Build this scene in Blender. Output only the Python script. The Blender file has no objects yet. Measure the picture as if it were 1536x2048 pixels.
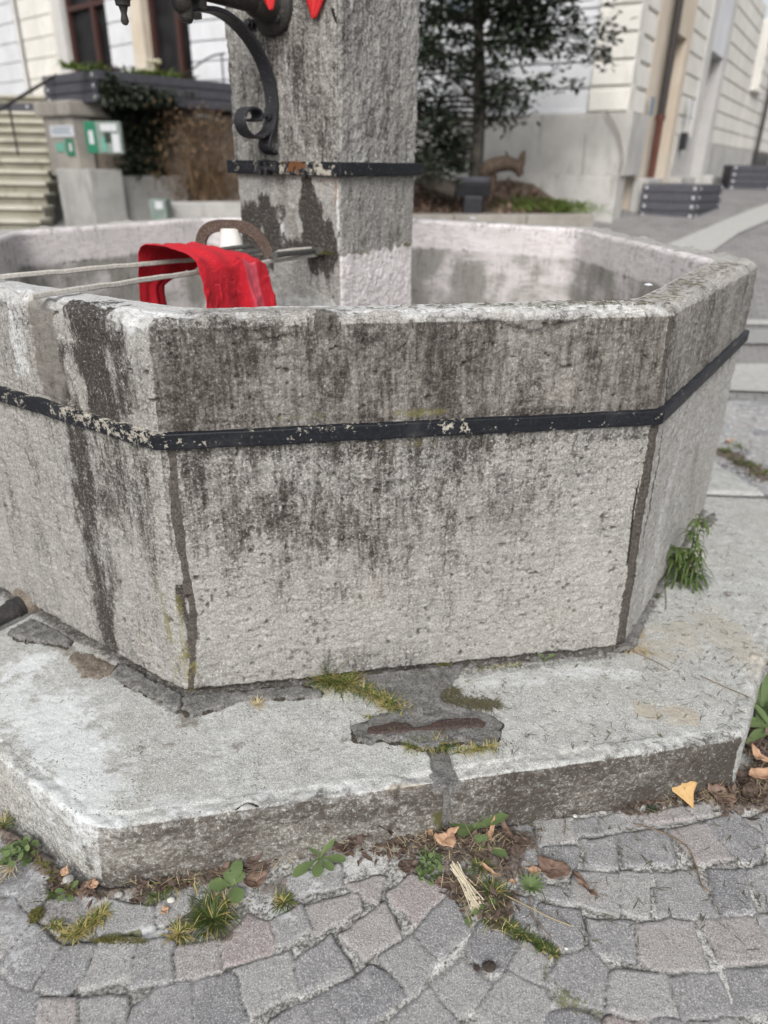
import bpy, bmesh, math, random
import numpy as np
from mathutils import Vector

scene = bpy.context.scene
COL = scene.collection
rad = math.radians

# ------------------------------------------------------------------ camera
CAM_H, FPX, PITCH, ROLL = 1.40, 1425.0, rad(26.26), rad(1.0)
cam_data = bpy.data.cameras.new("camera")
cam = bpy.data.objects.new("camera", cam_data)
COL.objects.link(cam)
cam.location = (0, 0, CAM_H)
cam_data.sensor_fit = 'HORIZONTAL'
cam_data.sensor_width = 36.0
cam_data.lens = FPX / 1536 * 36.0
cam_data.clip_end = 400
cam_data.clip_start = 0.05
cam_data.dof.use_dof = True
cam_data.dof.focus_distance = 1.51
cam_data.dof.aperture_fstop = 3.0
_f = Vector((0, math.cos(PITCH), -math.sin(PITCH)))
_u0 = Vector((0, math.sin(PITCH), math.cos(PITCH)))
_r0 = Vector((1, 0, 0))
_r = _r0 * math.cos(ROLL) + _u0 * math.sin(ROLL)
_u = _u0 * math.cos(ROLL) - _r0 * math.sin(ROLL)
from mathutils import Matrix
cam.rotation_euler = Matrix((_r, _u, -_f)).transposed().to_euler()
scene.camera = cam

# ------------------------------------------------------------------ world, sun, exposure
world = bpy.data.worlds.new("World")
scene.world = world
world.use_nodes = True
wn = world.node_tree
wn.nodes.clear()
sky = wn.nodes.new('ShaderNodeTexSky')
sky.sky_type = 'NISHITA'
sky.sun_disc = False
SUN_EL, SUN_AZ = rad(40), rad(-172)          # azimuth from +Y towards +X
sky.sun_elevation = SUN_EL
sky.sun_rotation = SUN_AZ
sky.air_density = 1.0
sky.dust_density = 4.0
sky.ozone_density = 1.0
hsv = wn.nodes.new('ShaderNodeHueSaturation')
hsv.inputs['Saturation'].default_value = 0.22     # an overcast sky
bg = wn.nodes.new('ShaderNodeBackground')
bg.inputs['Strength'].default_value = 0.15
wo = wn.nodes.new('ShaderNodeOutputWorld')
wn.links.new(sky.outputs[0], hsv.inputs['Color'])
wn.links.new(hsv.outputs[0], bg.inputs['Color'])
wn.links.new(bg.outputs[0], wo.inputs['Surface'])
sun_data = bpy.data.lights.new("sun", 'SUN')
sun_data.energy = 1.75
sun_data.angle = rad(28)
sun_data.color = (1.0, 0.975, 0.94)
sun = bpy.data.objects.new("sun", sun_data)
COL.objects.link(sun)
_sd = Vector((math.sin(SUN_AZ) * math.cos(SUN_EL), math.cos(SUN_AZ) * math.cos(SUN_EL), math.sin(SUN_EL)))
sun.rotation_euler = _sd.to_track_quat('Z', 'Y').to_euler()
sun.location = (-4, -8, 10)
vs = scene.view_settings
vs.view_transform = 'Standard'
vs.look = 'None'
vs.exposure = 0.22
vs.gamma = 1.0

# ------------------------------------------------------------------ measuring helpers (photo pixel -> point in the place)
CF = np.array(_f); CR = np.array(_r); CU = np.array(_u); CO = np.array([0, 0, CAM_H])
def ray(px, py):
    return CF + CR * (px - 768) / FPX - CU * (py - 1024) / FPX
def on(px, py, z=0.0):
    d = ray(px, py)
    return CO + d * ((z - CAM_H) / d[2])
def aty(px, py, Y):
    d = ray(px, py)
    return CO + d * (Y / d[1])
def onside(px, py, p0, p1):
    """point on the vertical plane through two plan points"""
    d = ray(px, py)
    n = np.array([-(p1[1] - p0[1]), p1[0] - p0[0], 0.0])
    q = np.array([p0[0], p0[1], 0.0])
    return CO + d * (((q - CO) @ n) / (d @ n))
def zat(px, py, P):
    d = ray(px, py)
    t = (d[0] * P[0] + d[1] * P[1]) / (d[0] ** 2 + d[1] ** 2)
    return CAM_H + d[2] * t

# ------------------------------------------------------------------ noise
def _hash(ix, iy, iz, seed):
    h = (ix.astype(np.uint32) * np.uint32(374761393) + iy.astype(np.uint32) * np.uint32(668265263)
         + iz.astype(np.uint32) * np.uint32(2147483647) + np.uint32(seed * 974634777 & 0xffffffff))
    h = (h ^ (h >> np.uint32(13))) * np.uint32(1274126177)
    h = h ^ (h >> np.uint32(16))
    h = h * np.uint32(2246822519)
    h = h ^ (h >> np.uint32(15))
    return (h & np.uint32(0xffffff)).astype(np.float64) / float(0xffffff)
def vnoise(P, seed=0):
    i = np.floor(P).astype(np.int64)
    f = P - i
    f = f * f * (3 - 2 * f)
    out = 0
    for dx in (0, 1):
        wx = f[:, 0] if dx else 1 - f[:, 0]
        for dy in (0, 1):
            wy = f[:, 1] if dy else 1 - f[:, 1]
            for dz in (0, 1):
                wz = f[:, 2] if dz else 1 - f[:, 2]
                out = out + wx * wy * wz * _hash(i[:, 0] + dx, i[:, 1] + dy, i[:, 2] + dz, seed)
    return out
def fbm(P, scale=1.0, octv=4, gain=0.5, seed=0):
    P = np.asarray(P, float) * (np.asarray(scale, float))
    a, s, t = 1.0, 0.0, 0.0
    for k in range(octv):
        s = s + a * vnoise(P + 17.3 * k, seed + k)
        t += a
        a *= gain
        P = P * 2.03
    return s / t
def sstep(a, b, x):
    t = np.clip((x - a) / (b - a), 0, 1)
    return t * t * (3 - 2 * t)
def segdist(V, pts):
    """distance of points V (N,3) from a polyline, and the running parameter"""
    best = np.full(len(V), 1e9)
    par = np.zeros(len(V))
    for k in range(max(1, len(pts) - 1)):
        a = np.asarray(pts[k], float)
        b = np.asarray(pts[min(k + 1, len(pts) - 1)], float)
        ab = b - a
        L = ab @ ab
        t = np.clip(((V - a) @ ab) / L, 0, 1) if L > 1e-12 else np.zeros(len(V))
        d = np.linalg.norm(V - a - t[:, None] * ab, axis=1)
        m = d < best
        best[m] = d[m]
        par[m] = k + t[m]
    return best, par
def stroke(V, pts, r, soft=0.6, warp=None, wamt=0.0):
    """1 near the polyline, 0 beyond r (r may vary along it)"""
    rr = np.atleast_1d(np.asarray(r, float))
    lo = np.min(pts, axis=0) - rr.max() * 1.8
    hi = np.max(pts, axis=0) + rr.max() * 1.8
    m = np.all((V >= lo) & (V <= hi), axis=1)
    out = np.zeros(len(V))
    if not m.any():
        return out
    d, par = segdist(V[m], pts)
    R = np.interp(par, np.arange(len(rr)), rr) if len(rr) > 1 else rr[0]
    q = d / R
    if warp is not None:
        q = q + wamt * (warp[m] - 0.5)
    out[m] = 1 - sstep(1 - soft, 1.0, q)
    return out

class HeightMap:
    """top surface of a built mesh, for laying things on it"""
    def __init__(self, x0, x1, y0, y1, res):
        self.o = (x0, y0); self.res = res
        self.n = (int((x1 - x0) / res) + 1, int((y1 - y0) / res) + 1)
        self.z = np.full(self.n, -9.0)
    def add(self, V):
        i = ((V[:, 0] - self.o[0]) / self.res).astype(int); j = ((V[:, 1] - self.o[1]) / self.res).astype(int)
        m = (i >= 0) & (j >= 0) & (i < self.n[0]) & (j < self.n[1])
        np.maximum.at(self.z, (i[m], j[m]), V[m, 2])
    def __call__(self, x, y, default):
        i = int((x - self.o[0]) / self.res); j = int((y - self.o[1]) / self.res)
        if not (0 <= i < self.n[0] and 0 <= j < self.n[1]): return default
        w = self.z[max(i - 1, 0):i + 2, max(j - 1, 0):j + 2]
        z = w.max()
        return z if z > -5 else default
HM_STEP = HeightMap(-2.2, 1.8, .9, 4.9, .006)
HM_PAVE = HeightMap(-1.52, 1.52, .25, 1.82, .005)
HM_RIM = HeightMap(-1.8, 1.4, 1.3, 4.5, .006)

# ------------------------------------------------------------------ object helpers
def tag(o, label=None, cat=None, group=None, kind=None):
    if label: o['label'] = label
    if cat: o['category'] = cat
    if group: o['group'] = group
    if kind: o['kind'] = kind
    return o
def empty(name, loc=(0, 0, 0), rz=0.0):
    o = bpy.data.objects.new(name, None)
    o.empty_display_size = 0.1
    o.location = loc
    o.rotation_euler = (0, 0, rz)
    COL.objects.link(o)
    return o
def link(name, me, mat=None, parent=None, smooth=False):
    o = bpy.data.objects.new(name, me)
    COL.objects.link(o)
    for m in (mat if isinstance(mat, (list, tuple)) else [mat] if mat else []):
        me.materials.append(m)
    if smooth:
        me.polygons.foreach_set('use_smooth', np.ones(len(me.polygons), dtype=bool))
    if parent is not None:
        o.parent = parent
        o.matrix_parent_inverse = Matrix.Translation(-Vector(parent.location)) if parent.rotation_euler[2] == 0 else parent.matrix_basis.inverted()
    return o
def quads_mesh(name, V, F, attrs=None):
    """V (N,3), F (M,4) or (M,3) int arrays, float point attributes"""
    me = bpy.data.meshes.new(name)
    V = np.ascontiguousarray(V, np.float32)
    F = np.ascontiguousarray(F, np.int32)
    n, k = F.shape
    me.vertices.add(len(V))
    me.vertices.foreach_set('co', V.ravel())
    me.loops.add(n * k)
    me.loops.foreach_set('vertex_index', F.ravel())
    me.polygons.add(n)
    me.polygons.foreach_set('loop_start', np.arange(0, n * k, k, dtype=np.int32))
    me.polygons.foreach_set('loop_total', np.full(n, k, np.int32))
    me.update(calc_edges=True)
    me.validate()
    for nm, a in (attrs or {}).items():
        at = me.attributes.new(nm, 'FLOAT', 'POINT')
        at.data.foreach_set('value', np.ascontiguousarray(a, np.float32))
    return me
def grid_faces(nr, nc, wrap=False):
    idx = np.arange(nr * nc).reshape(nr, nc)
    if wrap:
        idx = np.concatenate([idx, idx[:1]], 0)
    return np.stack([idx[:-1, :-1], idx[1:, :-1], idx[1:, 1:], idx[:-1, 1:]], -1).reshape(-1, 4)
def grid_normals(P, wrap=False):
    """P (nr,nc,3) -> unit normals"""
    if wrap:
        Q = np.concatenate([P[-1:], P, P[:1]], 0)
        a = Q[2:] - Q[:-2]
    else:
        a = np.gradient(P, axis=0)
    b = np.gradient(P, axis=1)
    n = np.cross(a, b)
    l = np.linalg.norm(n, axis=-1, keepdims=True)
    return n / np.maximum(l, 1e-9)
class MB:
    """collects simple solids; build() links them as one mesh"""
    def __init__(self):
        self.bm = bmesh.new()
    def box(self, c, size, rz=0.0, bev=0.0, ax=None):
        sx, sy, sz = size[0] / 2, size[1] / 2, size[2] / 2
        if ax is None:
            ca, sa = math.cos(rz), math.sin(rz)
            ax = (Vector((ca, sa, 0)), Vector((-sa, ca, 0)), Vector((0, 0, 1)))
        else:
            ax = [Vector(a).normalized() for a in ax]
        c = Vector(c)
        vs_ = []
        for k in range(8):
            x = sx if k & 1 else -sx
            y = sy if k & 2 else -sy
            z = sz if k & 4 else -sz
            vs_.append(self.bm.verts.new(c + ax[0] * x + ax[1] * y + ax[2] * z))
        fs = []
        for q in ((0, 2, 3, 1), (4, 5, 7, 6), (0, 1, 5, 4), (2, 6, 7, 3), (0, 4, 6, 2), (1, 3, 7, 5)):
            fs.append(self.bm.faces.new([vs_[i] for i in q]))
        if bev > 0:
            es = list({e for f in fs for e in f.edges})
            bmesh.ops.bevel(self.bm, geom=es, offset=bev, segments=2, affect='EDGES', profile=0.6)
        return self
    def tube(self, pts, r, n=10, cap=True, flat=None, up=None):
        """tube along pts; r scalar or per point; flat=(w,h) makes a flat bar"""
        pts = [Vector(p) for p in pts]
        N = len(pts)
        rs = [r] * N if np.isscalar(r) else list(r)
        rings = []
        nrm = None
        for i, p in enumerate(pts):
            t = (pts[min(i + 1, N - 1)] - pts[max(i - 1, 0)]).normalized()
            if nrm is None:
                ref = Vector(up) if up is not None else (Vector((0, 0, 1)) if abs(t.z) < 0.9 else Vector((1, 0, 0)))
                nrm = (ref - t * ref.dot(t)).normalized()
            else:
                nrm = (nrm - t * nrm.dot(t)).normalized()
            b = t.cross(nrm)
            ring = []
            if flat:
                w, h = flat[0] / 2 * rs[i], flat[1] / 2 * rs[i]
                cc = min(w, h) * 0.35
                for (x, y) in ((w, h - cc), (w - cc, h), (-w + cc, h), (-w, h - cc), (-w, -h + cc), (-w + cc, -h), (w - cc, -h), (w, -h + cc)):
                    ring.append(self.bm.verts.new(p + b * x + nrm * y))
            else:
                for k in range(n):
                    a = 2 * math.pi * k / n
                    ring.append(self.bm.verts.new(p + (nrm * math.cos(a) + b * math.sin(a)) * rs[i]))
            rings.append(ring)
        m = len(rings[0])
        for i in range(N - 1):
            for k in range(m):
                self.bm.faces.new((rings[i][k], rings[i][(k + 1) % m], rings[i + 1][(k + 1) % m], rings[i + 1][k]))
        if cap:
            self.bm.faces.new(rings[0][::-1])
            self.bm.faces.new(rings[-1])
        return self
    def lathe(self, c, prof, axis=(0, 0, 1), n=20):
        """prof: list of (distance along axis, radius)"""
        a = Vector(axis).normalized()
        return self.tube([Vector(c) + a * d for d, _ in prof], [max(r_, 1e-4) for _, r_ in prof], n)
    def poly(self, pts):
        self.bm.faces.new([self.bm.verts.new(Vector(p)) for p in pts])
        return self
    def build(self, name, mat=None, parent=None, smooth=False):
        me = bpy.data.meshes.new(name)
        bmesh.ops.recalc_face_normals(self.bm, faces=self.bm.faces)
        self.bm.to_mesh(me)
        self.bm.free()
        o = link(name, me, mat, parent)
        if smooth:
            try:
                me.shade_smooth()
                me.set_sharp_from_angle(angle=rad(40))
            except Exception:
                pass
        return o

# ------------------------------------------------------------------ node helpers
class NT:
    def __init__(self, name):
        self.m = bpy.data.materials.new(name)
        self.m.use_nodes = True
        self.t = self.m.node_tree
        self.t.nodes.clear()
        self.out = self.t.nodes.new('ShaderNodeOutputMaterial')
        self.b = self.t.nodes.new('ShaderNodeBsdfPrincipled')
        self.t.links.new(self.b.outputs[0], self.out.inputs[0])
        self.tc = self.t.nodes.new('ShaderNodeTexCoord')
        self.pos = self.tc.outputs['Object']
        self.b.inputs['Roughness'].default_value = 0.9
        self.b.inputs['Specular IOR Level'].default_value = 0.25
    def n(self, typ): return self.t.nodes.new(typ)
    def put(self, sock, v):
        if isinstance(v, bpy.types.NodeSocket):
            self.t.links.new(v, sock)
        elif isinstance(v, (tuple, list)) and len(v) == 3 and sock.type == 'RGBA':
            sock.default_value = (*v, 1)
        else:
            sock.default_value = v
    def vec(self, scale=(1, 1, 1), rot=(0, 0, 0), src=None):
        x = self.n('ShaderNodeMapping')
        x.inputs['Scale'].default_value = scale
        x.inputs['Rotation'].default_value = rot
        self.put(x.inputs['Vector'], src or self.pos)
        return x.outputs[0]
    def noise(self, scale, detail=4, rough=0.6, vec=None, dist=0.0, col=False):
        x = self.n('ShaderNodeTexNoise')
        x.inputs['Scale'].default_value = scale
        x.inputs['Detail'].default_value = detail
        x.inputs['Roughness'].default_value = rough
        x.inputs['Distortion'].default_value = dist
        self.put(x.inputs['Vector'], vec or self.pos)
        return x.outputs[1 if col else 0]
    def voro(self, scale, feature='F1', vec=None, out=0, rnd=1.0):
        x = self.n('ShaderNodeTexVoronoi')
        x.feature = feature
        x.inputs['Scale'].default_value = scale
        x.inputs['Randomness'].default_value = rnd
        self.put(x.inputs['Vector'], vec or self.pos)
        return x.outputs[out]
    def attr(self, name):
        x = self.n('ShaderNodeAttribute')
        x.attribute_name = name
        return x.outputs['Fac']
    def math(self, op, a, b=None, c=None, clamp=False):
        x = self.n('ShaderNodeMath')
        x.operation = op
        x.use_clamp = clamp
        self.put(x.inputs[0], a)
        if b is not None: self.put(x.inputs[1], b)
        if c is not None: self.put(x.inputs[2], c)
        return x.outputs[0]
    def step(self, x_, a, b):
        x = self.n('ShaderNodeMapRange')
        x.interpolation_type = 'SMOOTHSTEP'
        self.put(x.inputs['Value'], x_)
        x.inputs['From Min'].default_value = a
        x.inputs['From Max'].default_value = b
        return x.outputs[0]
    def mix(self, fac, a, b, mode='MIX'):
        x = self.n('ShaderNodeMix')
        x.data_type = 'RGBA'
        x.blend_type = mode
        self.put(x.inputs[0], fac)
        self.put(x.inputs[6], a)
        self.put(x.inputs[7], b)
        return x.outputs[2]
    def ramp(self, fac, stops):
        x = self.n('ShaderNodeValToRGB')
        e = x.color_ramp.elements
        while len(e) < len(stops): e.new(0.5)
        for k, (p, c) in enumerate(stops):
            e[k].position = p
            e[k].color = (*c, 1) if len(c) == 3 else c
        self.put(x.inputs[0], fac)
        return x.outputs[0]
    def bump(self, h, strength=0.5, dist=0.002, normal=None):
        x = self.n('ShaderNodeBump')
        x.inputs['Strength'].default_value = strength
        x.inputs['Distance'].default_value = dist
        self.put(x.inputs['Height'], h)
        if normal is not None: self.put(x.inputs['Normal'], normal)
        return x.outputs[0]
    def done(self, color, rough=None, normal=None, spec=None, metal=None):
        self.put(self.b.inputs['Base Color'], color)
        if rough is not None: self.put(self.b.inputs['Roughness'], rough)
        if normal is not None: self.put(self.b.inputs['Normal'], normal)
        if spec is not None: self.b.inputs['Specular IOR Level'].default_value = spec
        if metal is not None: self.put(self.b.inputs['Metallic'], metal)
        return self.m
# ------------------------------------------------------------------ materials
def make_stone():
    t = NT("weathered_stone")
    big = t.noise(5, 4)
    med = t.noise(42, 6, 0.7)
    gA = t.noise(165, 5, 0.72)
    gB = t.noise(310, 3, 0.7)
    gH = t.noise(75, 5, 0.7, vec=t.vec((1, 1, 2.4)), dist=0.4)
    def C(x, k): return t.math('MULTIPLY', t.math('SUBTRACT', x, 0.5), k)
    c = t.ramp(med, [(0.30, (0.212, 0.206, 0.192)), (0.5, (0.308, 0.300, 0.283)), (0.70, (0.412, 0.403, 0.384))])
    c = t.mix(t.math('MULTIPLY', t.step(big, 0.38, 0.65), 0.55), c, (0.355, 0.338, 0.308))
    c = t.mix(t.math('MULTIPLY', t.step(gH, 0.50, 0.66), 0.45), c, (0.17, 0.158, 0.145))
    c = t.mix(t.math('MULTIPLY', t.step(gA, 0.53, 0.68), 0.62), c, (0.090, 0.084, 0.076))
    c = t.mix(t.math('MULTIPLY', t.step(gA, 0.47, 0.34), 0.5), c, (0.56, 0.55, 0.525))
    c = t.mix(t.math('MULTIPLY', t.step(gB, 0.53, 0.66), 0.5), c, (0.12, 0.112, 0.102))
    c = t.mix(t.math('MULTIPLY', t.step(gB, 0.46, 0.35), 0.5), c, (0.62, 0.61, 0.59))
    # lime, bleached and other pale areas
    pale = t.math('ADD', t.attr('pale'), t.math('ADD', C(med, 1.3), C(gA, 1.2)))
    c = t.mix(t.math('MULTIPLY', t.step(pale, 0.25, 0.95), 0.85), c, t.mix(t.math('MULTIPLY', t.step(gA, 0.5, 0.64), 0.6), (0.66, 0.668, 0.67), (0.26, 0.26, 0.255)))
    warm = t.attr('warm')
    c = t.mix(t.math('MULTIPLY', t.step(t.math('ADD', warm, C(med, 1.2)), 0.15, 0.9), 0.42), c, t.mix(t.step(gA, 0.45, 0.65), (0.48, 0.43, 0.36), (0.21, 0.18, 0.145)))
    # limewash coat inside the basin
    brush = t.noise(16, 6, 0.75, vec=t.vec((1, 1, 5)))
    coatm = t.step(t.math('ADD', t.attr('coat'), t.math('ADD', C(brush, 0.9), C(gA, 0.5))), 0.28, 0.62)
    coatc = t.mix(t.step(brush, 0.38, 0.66), (0.74, 0.70, 0.706), (0.54, 0.50, 0.498))
    coatc = t.mix(t.math('MULTIPLY', t.step(gA, 0.55, 0.68), 0.4), coatc, (0.25, 0.225, 0.215))
    c = t.mix(coatm, c, coatc)
    # streaked films
    st = t.noise(95, 5, 0.7, vec=t.vec((1, 1, 0.11)), dist=0.3)
    st2 = t.noise(22, 5, 0.65, vec=t.vec((1, 1, 0.22)))
    jit = t.math('ADD', C(st, 1.55), C(gA, 1.9))
    jit = t.math('ADD', jit, C(st2, 1.5))
    jit = t.math('ADD', jit, C(med, 1.7))
    br = t.math('ADD', t.attr('brown'), t.math('MULTIPLY', jit, 0.55))
    c = t.mix(t.math('MULTIPLY', t.step(br, 0.05, 1.0), 0.72), c, t.mix(t.step(gA, .35, .65), (0.075, 0.064, 0.053), (0.20, 0.18, 0.155)))
    dk = t.math('ADD', t.attr('dark'), jit)
    dm = t.step(dk, 0.05, 1.15)
    dm = t.math('MULTIPLY', dm, t.math('SUBTRACT', 0.97, t.math('MULTIPLY', t.step(gA, 0.46, 0.34), 0.42)))
    c = t.mix(dm, c, t.mix(t.step(gB, 0.36, 0.66), (0.017, 0.015, 0.014), (0.066, 0.056, 0.048)))
    # mortar joints
    mo = t.step(t.math('ADD', t.attr('mort'), t.math('ADD', C(med, 0.9), C(gA, 0.6))), 0.42, 0.60)
    sand = t.voro(300)
    mc = t.mix(t.step(sand, 0.16, 0.05), t.mix(t.step(gA, 0.35, 0.65), (0.050, 0.043, 0.037), (0.115, 0.102, 0.09)), (0.5, 0.49, 0.47))
    c = t.mix(mo, c, mc)
    ru = t.step(t.math('ADD', t.attr('rust'), t.math('MULTIPLY', jit, 0.5)), 0.35, 0.8)
    c = t.mix(t.math('MULTIPLY', ru, 0.7), c, (0.22, 0.105, 0.05))
    gr = t.math('ADD', t.attr('green'), t.math('MULTIPLY', jit, 0.55))
    c = t.mix(t.math('MULTIPLY', t.step(gr, 0.3, 0.95), 0.52), c, t.mix(t.step(gA, .4, .6), (0.075, 0.068, 0.014), (0.27, 0.245, 0.06)))
    c = t.mix(t.math('MULTIPLY', t.attr('pit'), 0.8), c, (0.05, 0.046, 0.042))
    c = t.mix(t.step(t.attr('crack'), 0.2, 0.8), c, (0.022, 0.02, 0.018))
    h = t.math('ADD', t.math('MULTIPLY', gB, 0.5), t.math('MULTIPLY', gA, 1.0))
    h = t.math('SUBTRACT', h, t.math('MULTIPLY', gH, 0.9))
    nrm = t.bump(h, 0.7, 0.004)
    return t.done(c, 0.9, nrm, spec=0.2)
M = {}
M['stone'] = make_stone()

def make_step():
    t = NT("step_stone")
    big = t.noise(3.2, 4)
    med = t.noise(28, 6, 0.68)
    gB = t.noise(320, 3, 0.7)
    gA = t.noise(140, 5, 0.75, dist=0.5)
    def C(x, k): return t.math('MULTIPLY', t.math('SUBTRACT', x, 0.5), k)
    c = t.ramp(med, [(0.3, (0.30, 0.305, 0.29)), (0.52, (0.40, 0.405, 0.39)), (0.72, (0.50, 0.505, 0.49))])
    c = t.mix(t.math('MULTIPLY', t.step(big, 0.4, 0.65), 0.5), c, (0.335, 0.325, 0.285))
    c = t.mix(t.math('MULTIPLY', t.step(gA, 0.54, 0.67), 0.6), c, (0.17, 0.168, 0.158))
    c = t.mix(t.math('MULTIPLY', t.step(gA, 0.46, 0.34), 0.6), c, (0.66, 0.67, 0.66))
    c = t.mix(t.math('MULTIPLY', t.step(gB, 0.53, 0.64), 0.7), c, (0.17, 0.168, 0.16))
    c = t.mix(t.math('MULTIPLY', t.step(gB, 0.46, 0.36), 0.7), c, (0.72, 0.725, 0.71))
    pale = t.math('ADD', t.attr('pale'), t.math('ADD', C(gA, 1.6), C(med, 0.8)))
    c = t.mix(t.math('MULTIPLY', t.step(pale, 0.2, 1.0), 0.82), c, t.mix(t.math('MULTIPLY', t.step(gB, .52, .66), .45), (0.66, 0.685, 0.695), (0.3, 0.31, 0.31)))
    c = t.mix(t.math('MULTIPLY', t.step(t.math('ADD', t.attr('warm'), C(med, 1.2)), 0.2, 0.9), 0.65), c, t.mix(t.step(gA, .4, .6), (0.33, 0.28, 0.20), (0.47, 0.42, 0.33)))
    pm = t.math('MULTIPLY', t.step(t.voro(110, vec=t.mix(0.012, t.pos, t.noise(60, 2, col=True))), 0.26, 0.12), t.step(t.noise(12, 4, .7), 0.46, 0.62))
    c = t.mix(t.math('MULTIPLY', pm, 0.85), c, (0.06, 0.056, 0.05))
    sH = t.noise(46, 6, 0.7, vec=t.vec((1, 1, 1.8)), dist=0.6)
    jit = t.math('ADD', C(sH, 1.5), C(gA, 1.6))
    br = t.math('ADD', t.attr('brown'), t.math('MULTIPLY', jit, 0.7))
    c = t.mix(t.math('MULTIPLY', t.step(br, 0.2, 0.9), 0.75), c, t.mix(gA, (0.085, 0.066, 0.05), (0.21, 0.18, 0.145)))
    dk = t.math('ADD', t.attr('dark'), jit)
    dm = t.math('MULTIPLY', t.step(dk, 0.05, 1.15), t.math('SUBTRACT', 0.95, t.math('MULTIPLY', t.step(gA, 0.46, 0.34), 0.45)))
    c = t.mix(dm, c, t.mix(t.step(gA, .36, .66), (0.018, 0.015, 0.013), (0.075, 0.060, 0.049)))
    gr = t.math('ADD', t.attr('green'), t.math('MULTIPLY', jit, 0.5))
    c = t.mix(t.math('MULTIPLY', t.step(gr, 0.3, 0.8), 0.8), c, t.mix(gA, (0.04, 0.04, 0.012), (0.12, 0.115, 0.03)))
    c = t.mix(t.step(t.attr('crack'), 0.2, 0.8), c, (0.02, 0.018, 0.016))
    h = t.math('SUBTRACT', t.math('ADD', t.math('MULTIPLY', gA, 1.0), t.math('MULTIPLY', gB, 0.4)), pm)
    nrm = t.bump(h, 0.7, 0.004)
    return t.done(c, 0.88, nrm, spec=0.25)
M['step'] = make_step()

def make_paving():
    t = NT("porphyry_paving")
    gB = t.noise(300, 3, 0.7)
    gA = t.noise(135, 5, 0.75)
    lay = t.noise(95, 4, 0.65, vec=t.vec((1, 0.5, 1), (0, 0, 0.9)), dist=0.5)
    med = t.noise(26, 5, 0.65)
    tone = t.attr('tone')
    def C(x, k): return t.math('MULTIPLY', t.math('SUBTRACT', x, 0.5), k)
    c = t.ramp(tone, [(0.0, (0.185, 0.187, 0.195)), (0.35, (0.250, 0.249, 0.251)), (0.8, (0.318, 0.312, 0.303)), (1.0, (0.30, 0.252, 0.244))])
    c = t.mix(t.math('MULTIPLY', t.step(lay, 0.47, 0.66), 0.4), c, (0.36, 0.355, 0.355))
    c = t.mix(t.math('MULTIPLY', t.step(gA, 0.53, 0.66), 0.6), c, (0.105, 0.10, 0.103))
    c = t.mix(t.math('MULTIPLY', t.step(gB, 0.46, 0.36), 0.75), c, (0.54, 0.535, 0.53))
    c = t.mix(t.math('MULTIPLY', t.step(gB, 0.54, 0.65), 0.65), c, (0.085, 0.082, 0.085))
    c = t.mix(t.math('MULTIPLY', t.step(med, 0.54, 0.70), 0.35), c, (0.36, 0.35, 0.34))
    jc = t.mix(t.step(gA, .38, .62), (0.10, 0.095, 0.088), (0.34, 0.335, 0.32))
    stone = t.math('ADD', t.attr('stone'), C(gA, 0.5))
    lime = t.math('ADD', t.attr('lime'), t.math('ADD', C(gA, 1.7), C(med, 1.5)))
    limec = t.mix(t.step(gB, 0.47, 0.62), (0.58, 0.58, 0.56), (0.29, 0.28, 0.27))
    jc = t.mix(t.step(lime, 0.12, 0.62), jc, limec)
    c = t.mix(t.step(stone, 0.35, 0.65), jc, c)
    li2 = t.math('ADD', t.attr('film'), t.math('ADD', C(gA, 1.8), C(med, 1.6)))
    c = t.mix(t.math('MULTIPLY', t.step(li2, 0.35, 0.62), 0.65), c, (0.54, 0.55, 0.565))
    c = t.mix(t.math('MULTIPLY', t.step(t.math('ADD', t.attr('dark'), C(gA, 1.4)), 0.3, 0.7), 0.6), c, (0.055, 0.053, 0.055))
    c = t.mix(t.math('MULTIPLY', t.attr('edge'), 0.9), c, (0.045, 0.042, 0.04))
    sj = t.math('ADD', C(gA, 1.9), C(med, 1.3))
    c = t.mix(t.math('MULTIPLY', t.step(t.math('ADD', t.attr('soil'), sj), 0.40, 0.70), 0.9), c, t.mix(t.step(gA, .4, .62), (0.050, 0.036, 0.028), (0.20, 0.16, 0.13)))
    c = t.mix(t.math('MULTIPLY', t.step(t.math('ADD', t.attr('moss'), sj), 0.4, 0.7), 0.85), c, t.mix(t.step(gA, .4, .62), (0.045, 0.05, 0.018), (0.135, 0.135, 0.055)))
    h = t.math('ADD', t.math('MULTIPLY', gA, 1.0), t.math('MULTIPLY', gB, 0.4))
    h = t.math('ADD', h, t.math('MULTIPLY', lay, 0.6))
    return t.done(c, 0.8, t.bump(h, 0.65, 0.004), spec=0.25)
M['paving'] = make_paving()

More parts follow.
